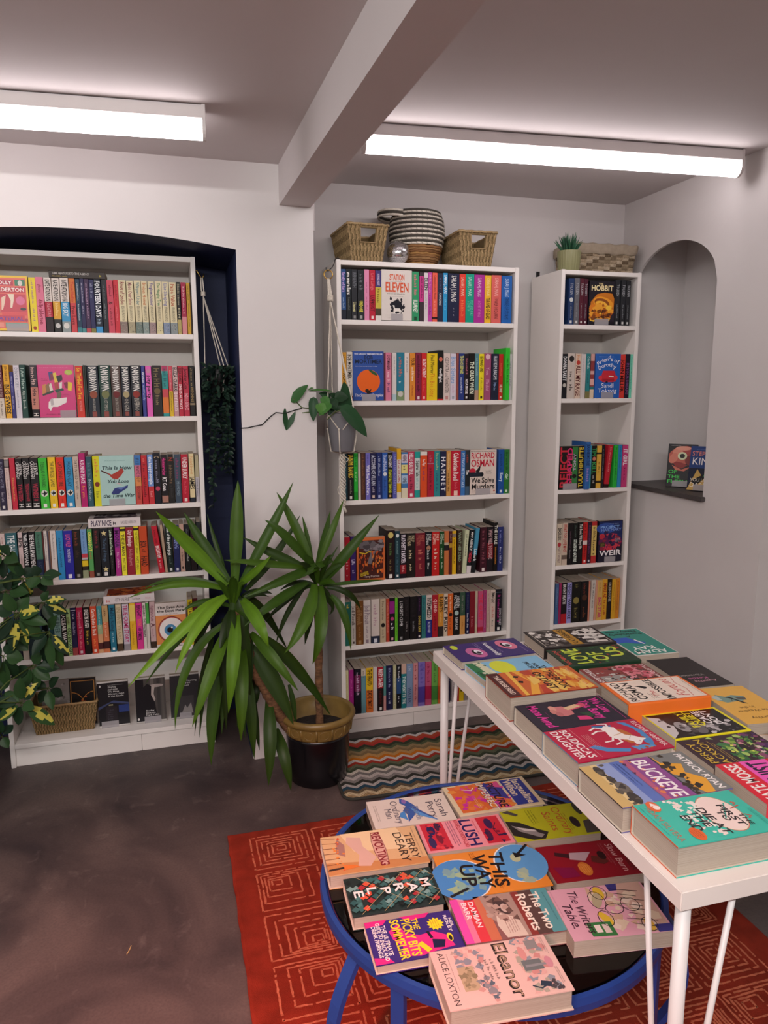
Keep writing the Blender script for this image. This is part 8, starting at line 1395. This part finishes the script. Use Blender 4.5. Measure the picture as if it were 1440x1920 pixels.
SCH=[
((-1219,-240,733),[((-1286,-271,769),0),((-1285,-246,643),0),((-1240,-260,606),1),((-1193,-242,608),1),((-1141,-240,638),0),((-1118,-285,706),0),((-1137,-289,753),1),((-1179,-223,790),0),((-1245,-269,816),0)],51,1),
((-1120,-220,654),[((-1179,-251,582),0),((-1162,-190,509),0),((-1121,-232,511),0),((-1089,-203,505),0),((-1057,-232,562),1),((-1188,-219,638),0),((-1091,-258,721),0)],43,0),
((-1221,-260,413),[((-1310,-259,357),1),((-1279,-241,452),0),((-1220,-268,510),0),((-1167,-251,479),1),((-1118,-256,312),1),((-1175,-305,404),0),((-1249,-249,322),0),((-1318,-263,431),0)],47,1),
((-1248,-200,936),[((-1302,-226,903),0),((-1202,-248,927),0),((-1192,-181,854),0),((-1231,-212,976),0),((-1285,-192,971),1),((-1266,-180,847),0)],47,0),
((-1200,-180,847),[((-1254,-173,814),0),((-1182,-156,769),1),((-1129,-198,820),0),((-1161,-166,880),0),((-1213,-194,899),0),((-1262,-155,859),0),((-1203,-160,740),0)],43,0),
((-1134,-220,860),[((-1168,-262,830),0),((-1091,-259,836),0),((-1062,-253,871),0),((-1131,-193,791),0),((-1152,-235,899),0)],39,0),
((-1192,-180,519),[((-1267,-180,482),0),((-1132,-206,468),0),((-1100,-189,504),0),((-1175,-199,438),0),((-1235,-202,432),0),((-1157,-183,567),0)],47,0),
((-1271,-240,585),[((-1325,-243,526),0),((-1236,-218,493),0),((-1208,-235,568),0),((-1278,-216,452),0),((-1311,-221,605),0),((-1235,-211,620),0)],51,0),
((-1261,-160,637),[((-1322,-156,619),0),((-1200,-197,585),0),((-1252,-141,539),0),((-1186,-133,634),0),((-1272,-138,698),0)],51,0),
((-1144,-180,752),[((-1062,-184,764),1),((-1056,-173,702),1),((-1104,-213,682),0),((-1198,-163,694),0),((-1120,-184,796),0)],36,1),
((-1302,-180,426),[((-1338,-207,396),0),((-1244,-225,415),0),((-1286,-162,324),0),((-1283,-151,481),0),((-1336,-223,474),0)],47,0),
((-1259,-160,796),[((-1320,-146,748),0),((-1218,-177,731),0),((-1183,-198,800),0),((-1242,-186,858),0),((-1297,-148,840),0)],47,0),
((-1148,-160,420),[((-1101,-140,374),0),((-1106,-206,475),0),((-1189,-161,365),0),((-1135,-206,354),0),((-1197,-153,442),0)],39,0),
((-1307,-200,272),[((-1286,-224,234),0),((-1353,-180,236),0),((-1274,-172,300),0),((-1318,-210,346),0)],36,0),
]
def umbrella_plant():
    O=(-1.46,-.30,0); t=thing('potted_umbrella_plant','variegated umbrella plant whose leaves overhang the alcove bookcase at the frame edge','potted plant',O)
    mb=MB(); mb.lathe([(.0002,.003),(.085,.003),(.092,.01),(.11,.19),(.114,.2),(.106,.2),(.1,.17)],48); mb.build('pot',M['greypot'],t,smooth=True,fix=True)
    mb=MB(); mb.face([(.103*math.cos(2*PI*k/32),.103*math.sin(2*PI*k/32),.182) for k in range(32)]); mb.build('soil',M['soil'],t)
    rnd=random.Random(4); st=MB()
    trunkp=[(-.02,0,.18),(.0,.01,.5),(.03,.0,.8),(.06,-.01,1.05)]
    st.tube(trunkp,[.011,.01,.008,.005],8); st.tube([(.03,.03,.18),(.06,.02,.4),(.1,0,.62)],[.009,.008,.005],8); st.tube([(.0,-.03,.18),(.05,-.03,.3),(.12,-.02,.42)],[.008,.007,.004],8); st.build('trunk',M['bark'],t,smooth=True)
    for c,tips,w,var in SCH:
        mb=MB(); C=Vector(rel(c,O))
        src=min([Vector(p) for p in trunkp+[(.1,0,.62),(.12,-.02,.42)]],key=lambda p:(p-C).length)
        mb.tube([src,(src+C)/2+Vector((0,0,.02)),C],.0025,6,lin('#4a5a2c'))
        for tp,yl in tips:
            T=Vector(rel(tp,O)); col=lin(rnd.choice(['#24401f','#1d3620','#2c4a26','#1a3020'])); st2=C+(T-C)*.14
            mb.tube([C,st2],.0012,5,lin('#4a5a2c')); leaflet(mb,st2,T,w/1000*rnd.uniform(.85,1.1),col,lin('#b8b04c') if yl else None,curl=rnd.uniform(.05,.22))
        mb.build('leaf',M['leaf'],t,smooth=True)
umbrella_plant()
def hanging_pot():
    O=(-.004,-.085,1.262)
    t=thing('hanging_philodendron','heart-leaved plant in a grey pot hung before the middle bookcase','potted plant',O)
    mb=MB(); mb.lathe([(.0002,.0005),(.041,.0005),(.043,.003),(.0635,.148),(.064,.151),(.061,.151),(.058,.125)],48); mb.build('pot',M['greypot'],t,smooth=True,fix=True)
    mb=MB(); mb.face([(.0585*math.cos(2*PI*k/32),.0585*math.sin(2*PI*k/32),.132) for k in range(32)]); mb.build('soil',M['soil'],t)
    rnd=random.Random(8)
    for pts in PHS:
        mb=MB(); mb.tube([rel(p,O) for p in pts],.0022,6); mb.build('stem',M['stem'],t,smooth=True)
    for a,b,w,g,nv in PHL:
        mb=MB(); leaflet(mb,rel(a,O),rel(b,O),w/1000,lin(g),N0=nv,heart=True,n=12,curl=.12); mb.build('leaf',M['leaf'],t,smooth=True)
PHS=[
[(-59,-85,1408),(-102,-105,1435),(-142,-115,1435),(-170,-105,1439),(-201,-105,1472)],
[(-85,-115,1409),(-117,-115,1423),(-178,-95,1416),(-210,-95,1428)],
[(-78,-85,1409),(-98,-85,1447),(-110,-85,1466),(-129,-95,1508)],
[(-29,-85,1414),(-25,-85,1453),(-11,-85,1479)],
[(-56,-135,1410),(-44,-155,1423),(-10,-165,1432)],
[(-78,-145,1391),(-65,-145,1404),(-42,-145,1424)],
[(-80,-125,1410),(-108,-135,1436),(-126,-135,1461)],
]
PHL=[
((-199,-105,1470),(-149,-120,1529),42,'#2c5a28',(-0.3,-0.8,0.5)),
((-216,-95,1429),(-231,-110,1351),49,'#24482a',(0.1,-0.9,0.3)),
((-196,-85,1412),(-165,-100,1334),19,'#24482a',(0.7,-0.6,0.2)),
((-128,-135,1464),(-133,-150,1387),38,'#24482a',(-0.2,-0.9,0.3)),
((-11,-175,1426),(79,-190,1329),69,'#24482a',(0.1,-0.8,0.5)),
((-61,-105,1501),(-143,-120,1512),23,'#3a6a2c',(0,-0.35,0.9)),
((7,-85,1440),(8,-100,1538),63,'#24482a',(0.3,-0.9,0.2)),
((-12,-85,1453),(-51,-100,1495),49,'#1c3820',(0,-0.8,0.5)),
((-106,-145,1448),(-94,-160,1410),42,'#4a7a34',(0,-0.8,0.5)),
((-71,-145,1448),(-113,-160,1411),39,'#3a6a2c',(-0.3,-0.8,0.5)),
((-54,-125,1441),(2,-140,1425),49,'#1c3820',(0.2,-0.6,0.7)),
((-29,-105,1476),(14,-120,1479),49,'#1c3820',(0.2,-0.8,0.4)),
((-53,-65,1475),(-92,-80,1495),36,'#24482a',(-0.2,-0.8,0.5)),
((-86,-125,1473),(-70,-140,1435),39,'#3a6a2c',(0,-0.8,0.5)),
((-41,-115,1463),(-68,-130,1410),39,'#1c3820',(0,-0.8,0.5)),
((-14,-65,1433),(10,-80,1478),46,'#24482a',(0.3,-0.8,0.4)),
((-126,-105,1514),(-145,-120,1508),10,'#3a6a2c',(0,-0.4,0.9)),
]
hanging_pot()
def macrame():
    px,py,pz=-.004,-.085,1.262
    t=thing('macrame_hanger','white cotton macrame hanger carrying the grey pot, with a long knotted tail','plant hanger',(px,py,1.95))
    def w(p): return (p[0]-px,p[1]-py,p[2]-1.95)
    ring=(-.040,-.030,1.955)
    mb=MB(); mb.tube([w((ring[0]+.017*math.cos(2*PI*i/28),ring[1],ring[2]+.017*math.sin(2*PI*i/28))) for i in range(28)],.0024,8,closed=True); mb.build('ring',M['brass'],t,smooth=True)
    knot=(-.036,-.04,1.868)
    def wob(a,b,n=10,am=.0008): a,b=Vector(a),Vector(b); return [w(a.lerp(b,i/n)+Vector((am*math.sin(i*2),0,0))) for i in range(n+1)]
    mb=MB(); 
    for dx in (-.006,0,.006): mb.tube(wob((ring[0]+dx*.5,ring[1],ring[2]-.016),(knot[0]+dx,knot[1],knot[2])),.0032,7)
    for a in range(5): mb.tube([w((knot[0]+.010*math.cos(2*PI*i/16),knot[1]+.010*math.sin(2*PI*i/16),knot[2]-.004+a*.0045-.009)) for i in range(16)],.0032,6,closed=True)
    mb.build('top_knot',M['rope'],t,smooth=True)
    up=[]
    for q in (200,305,35,110):
        a=math.radians(q); up.append((px+.0685*math.cos(a),py+.0685*math.sin(a),pz+.152))
    for q,pt in zip((200,305,35,110),up):
        a=math.radians(q); mb=MB()
        mb.tube(wob((knot[0],knot[1],knot[2]-.01),pt,16),.0026,7)
        # divides below the rim, meets its neighbours in a knot, runs under the pot
        k1=(px+.0605*math.cos(a+PI/4),py+.0605*math.sin(a+PI/4),pz+.09); k0=(px+.0605*math.cos(a-PI/4),py+.0605*math.sin(a-PI/4),pz+.09); un=(px+.047*math.cos(a+PI/4),py+.047*math.sin(a+PI/4),pz-.001)
        mb.tube([w(pt),w(k1)],.0024,7); mb.tube([w(pt),w(k0)],.0024,7); mb.tube([w(k1),w(un),w((px,py,pz-.008))],.0026,7)
        mb.lathe([(.0002,-.005),(.0045,-.003),(.0052,0),(.0045,.003),(.0002,.005)],10); n0=10*5
        for i in range(len(mb.v)-n0,len(mb.v)): v=mb.v[i]; kk=w(k1); mb.v[i]=(v[0]+kk[0],v[1]+kk[1],v[2]+kk[2])
        mb.build('cord',M['rope'],t,smooth=True)
    mb=MB()
    for k in range(4):
        P=[]
        for i in range(90):
            u=i/89; z=pz-.010-u*.215; a=u*24+k*PI/2; r=.007+.0035*abs(math.sin(u*9)); P.append(w((px+r*math.cos(a),py+r*math.sin(a),z)))
        mb.tube(P,.0032,6)
    mb.tube([w((px+.018*math.sin(i/12*PI)+.006,py,pz-.02-.028*i/12)) for i in range(13)],.0016,6); mb.tube([w((px-.022*math.sin(i/12*PI),py-.004,pz-.12-.075*i/12)) for i in range(13)],.0016,6)
    mb.tube([w((px+.002,py,pz-.222)),w((px+.012,py,pz-.25))],[.004,.006],6); mb.build('knotted_tail',M['rope'],t,smooth=True)
macrame()
mb=MB(); P=[(.0125,0,.018),(.0135,0,.026),(.006,0,.032),(-.003,0,.03),(-.0065,0,.02),(-.012,-.004,-.006),(-.022,-.016,-.028),(-.034,-.022,-.044),(-.046,-.022,-.05),(-.05,-.022,-.042)]
P=[(.008,.0,2.0405),(.0175,.0,2.038),(.0195,.0,2.028)][::-1]+[(-.002,-.0,2.034),(-.0045,-.004,2.02),(-.012,-.012,2.0),(-.024,-.025,1.978),(-.036,-.03,1.9665),(-.046,-.03,1.9705),(-.049,-.03,1.981)]
P=[(.018,.01,2.0205),(.012,.01,2.026),(.003,.01,2.026),(-.004,.008,2.018),(-.010,.0,2.0),(-.022,-.018,1.984),(-.034,-.028,1.9735),(-.040,-.030,1.9675),(-.048,-.031,1.971),(-.049,-.031,1.982)]
mb.tube(P,.0018,8); o=mb.build('hook',M['steel'],smooth=True); tag(o,'dark wire hook over the corner of the middle bookcase carrying the brass ring','hook')
def trailing():
    hx,hy,hz=-.520,.12,1.955
    mb=MB(); mb.tube([(-.545+.0006,hy,1.975),(-.537,hy,1.972),(-.528,hy,1.955),(hx,hy,1.944),(-.513,hy,1.95),(-.512,hy,1.962)],.0017,8)
    o=mb.build('hook',M['brass'],smooth=True); tag(o,'small brass hook on the alcove bookcase side holding the trailing plant','hook')
    t=thing('rope_hanger','pale cord plant hanger with one knot inside the navy alcove','plant hanger',(hx,hy,1.94))
    w=lambda p:(p[0]-hx,p[1]-hy,p[2]-1.94)
    mb=MB()
    for dx in (-.003,.003): mb.tube([w((hx+dx,hy,1.9465)),w((hx+dx*1.6+.002,hy,1.9)),w((hx+.004,hy,1.872))],.0026,7)
    for a in range(4): mb.tube([w((hx+.004+.007*math.cos(2*PI*i/14),hy+.007*math.sin(2*PI*i/14),1.878+a*.004)) for i in range(14)],.0028,6,closed=True)
    mb.build('knot',M['rope'],t,smooth=True)
    PX,PY,PZ=-.472,.12,1.50
    for q in (190,300,70,20):
        a=math.radians(q); e=(PX+.05*math.cos(a),PY+.05*math.sin(a),PZ+.095); f=(PX+.034*math.cos(a),PY+.034*math.sin(a),PZ-.001)
        mb=MB(); mb.tube([w((hx+.004,hy,1.876)),w(e),w(f),w((PX,PY,PZ-.004))],.0022,7); mb.build('cord',M['rope'],t,smooth=True)
    t=thing('trailing_plant','dark small-leaved plant trailing down the navy alcove beside the bookcase','potted plant',(PX,PY,PZ))
    mb=MB(); mb.lathe([(.0002,.0005),(.034,.0005),(.047,.088),(.045,.09),(.04,.07)],32); mb.build('pot',M['black'],t,smooth=True,fix=True)
    rnd=random.Random(21); GR=['#10201c','#16281f','#1c3026','#0c1815','#243a2e','#2c4034']
    for k in range(9):
        mb=MB(); a=rnd.uniform(0,2*PI); x0,y0=.04*math.cos(a),.03*math.sin(a); ex=rnd.uniform(-.055,.045); L=rnd.uniform(.25,.52) if ex<0 else rnd.uniform(.2,.42)
        P=[(x0*.4,y0*.4,.085),(x0,y0,.105),(x0+(ex-x0)*.4,y0,.02)]+[(ex+.007*math.sin(i*1.3+k),y0*.8,.02-L*i/8) for i in range(1,9)]
        mb.tube(P,.0012,5,lin('#1a2418'))
        for i in range(1,len(P)):
            for q in range(4):
                p=Vector(P[i-1]).lerp(Vector(P[i]),q/4); b=rnd.uniform(0,2*PI); d=Vector((math.cos(b),math.sin(b)*.7-.25,rnd.uniform(-.9,.35)))
                e=p+d.normalized()*rnd.uniform(.018,.03); e.x=min(max(e.x,-.066),.066)
                leaflet(mb,p,e,.013,lin(rnd.choice(GR)),n=4)
        mb.build('vine',M['leaf'],t,smooth=True)
    mb=MB()
    for i in range(190):
        b=rnd.uniform(0,2*PI); p=Vector((.045*math.cos(b),.045*math.sin(b),rnd.uniform(-.02,.1))); e=p+Vector((math.cos(b)*.035,math.sin(b)*.03,rnd.uniform(-.03,.03))); e.x=min(max(e.x,-.066),.066); leaflet(mb,p,e,.015,lin(rnd.choice(GR)),n=4)
    mb.build('foliage',M['leaf'],t,smooth=True)
trailing()
CAB=[
(-407,-90,1360),
(-403,-103,1362),
(-380,-103,1363),
(-353,-103,1369),
(-324,-103,1374),
(-307,-103,1391),
(-292,-103,1405),
(-271,-103,1420),
(-244,-103,1417),
(-224,-103,1420),
(-202,-103,1427),
(-169,-103,1435),
]
mb=MB(); mb.tube([tuple(x/1000 for x in p) for p in CAB],.0022,7); o=mb.build('cable',M['black'],smooth=True); tag(o,'thin black cable running across the pier into the navy alcove','cable')
# a scrap of straw on the floor
mb=MB(); mb.tube([(-.0,0,.0015),(.006,.014,.0018),(.010,.03,.0014)],.0011,5,lin('#d8b878')); o=mb.build('straw_scrap',M['weave']); o.location=(-0.850,-1.100,0); tag(o,'tiny pale scrap of straw lying alone on the dark floor','scrap')
# ------------------------------------------------------------------ light, camera
def area(name,loc,rot,sx,sy,pw,col):
    l=bpy.data.lights.new(name,'AREA'); l.shape='RECTANGLE'; l.size=sx; l.size_y=sy; l.energy=pw; l.color=col
    o=bpy.data.objects.new(name,l); COL.objects.link(o); o.location=loc; o.rotation_euler=rot
area('room_tube_light',(-.8,-3.7,2.28),(math.radians(38),0,0),2.4,.12,46,(1,.985,.97))
area('room_tube_light',(-1.9,-3.7,2.28),(math.radians(38),0,0),1.6,.12,46*.6,(1,.985,.97))
area('warm_pink_lamp',(-.85,-2.75,2.3),(math.radians(-4),0,0),.9,.5,12,(1,.5,.40))
sl=bpy.data.lights.new('added_floor_glow_spot','SPOT'); sl.energy=260; sl.color=(1,.14,.08); sl.spot_size=math.radians(64); sl.spot_blend=1; sl.shadow_soft_size=.06  # unseen spot, added only to give the near left floor its red glow
so=bpy.data.objects.new('added_floor_glow_spot',sl); COL.objects.link(so); so.location=(-1.55,-3.1,1.9); so.rotation_euler=(Vector((-.98,-2.05,0))-so.location).to_track_quat('-Z','Y').to_euler()
w=bpy.data.worlds.new('room_dark'); SC.world=w; w.use_nodes=True; w.node_tree.nodes['Background'].inputs['Color'].default_value=(.02,.02,.02,1)
cam=bpy.data.cameras.new('camera'); co=bpy.data.objects.new('camera',cam); COL.objects.link(co); SC.camera=co
cam.sensor_fit='VERTICAL'; cam.sensor_height=24; cam.lens=1393.666225/1920*24; cam.clip_start=.02
ya,pi_,ro=0.280409,0.161533,-0.003370
f=Vector((math.sin(ya)*math.cos(pi_),math.cos(ya)*math.cos(pi_),-math.sin(pi_))); r0=Vector((math.cos(ya),-math.sin(ya),0)); u0=r0.cross(f)
r=r0*math.cos(ro)+u0*math.sin(ro); u=-r0*math.sin(ro)+u0*math.cos(ro)
co.matrix_world=MX(r,u,-f,(-0.673913,-3.014185,1.501676))
vs=SC.view_settings; vs.view_transform='Standard'; vs.look='None'; vs.gamma=1; vs.use_curve_mapping=False; vs.exposure=0.2
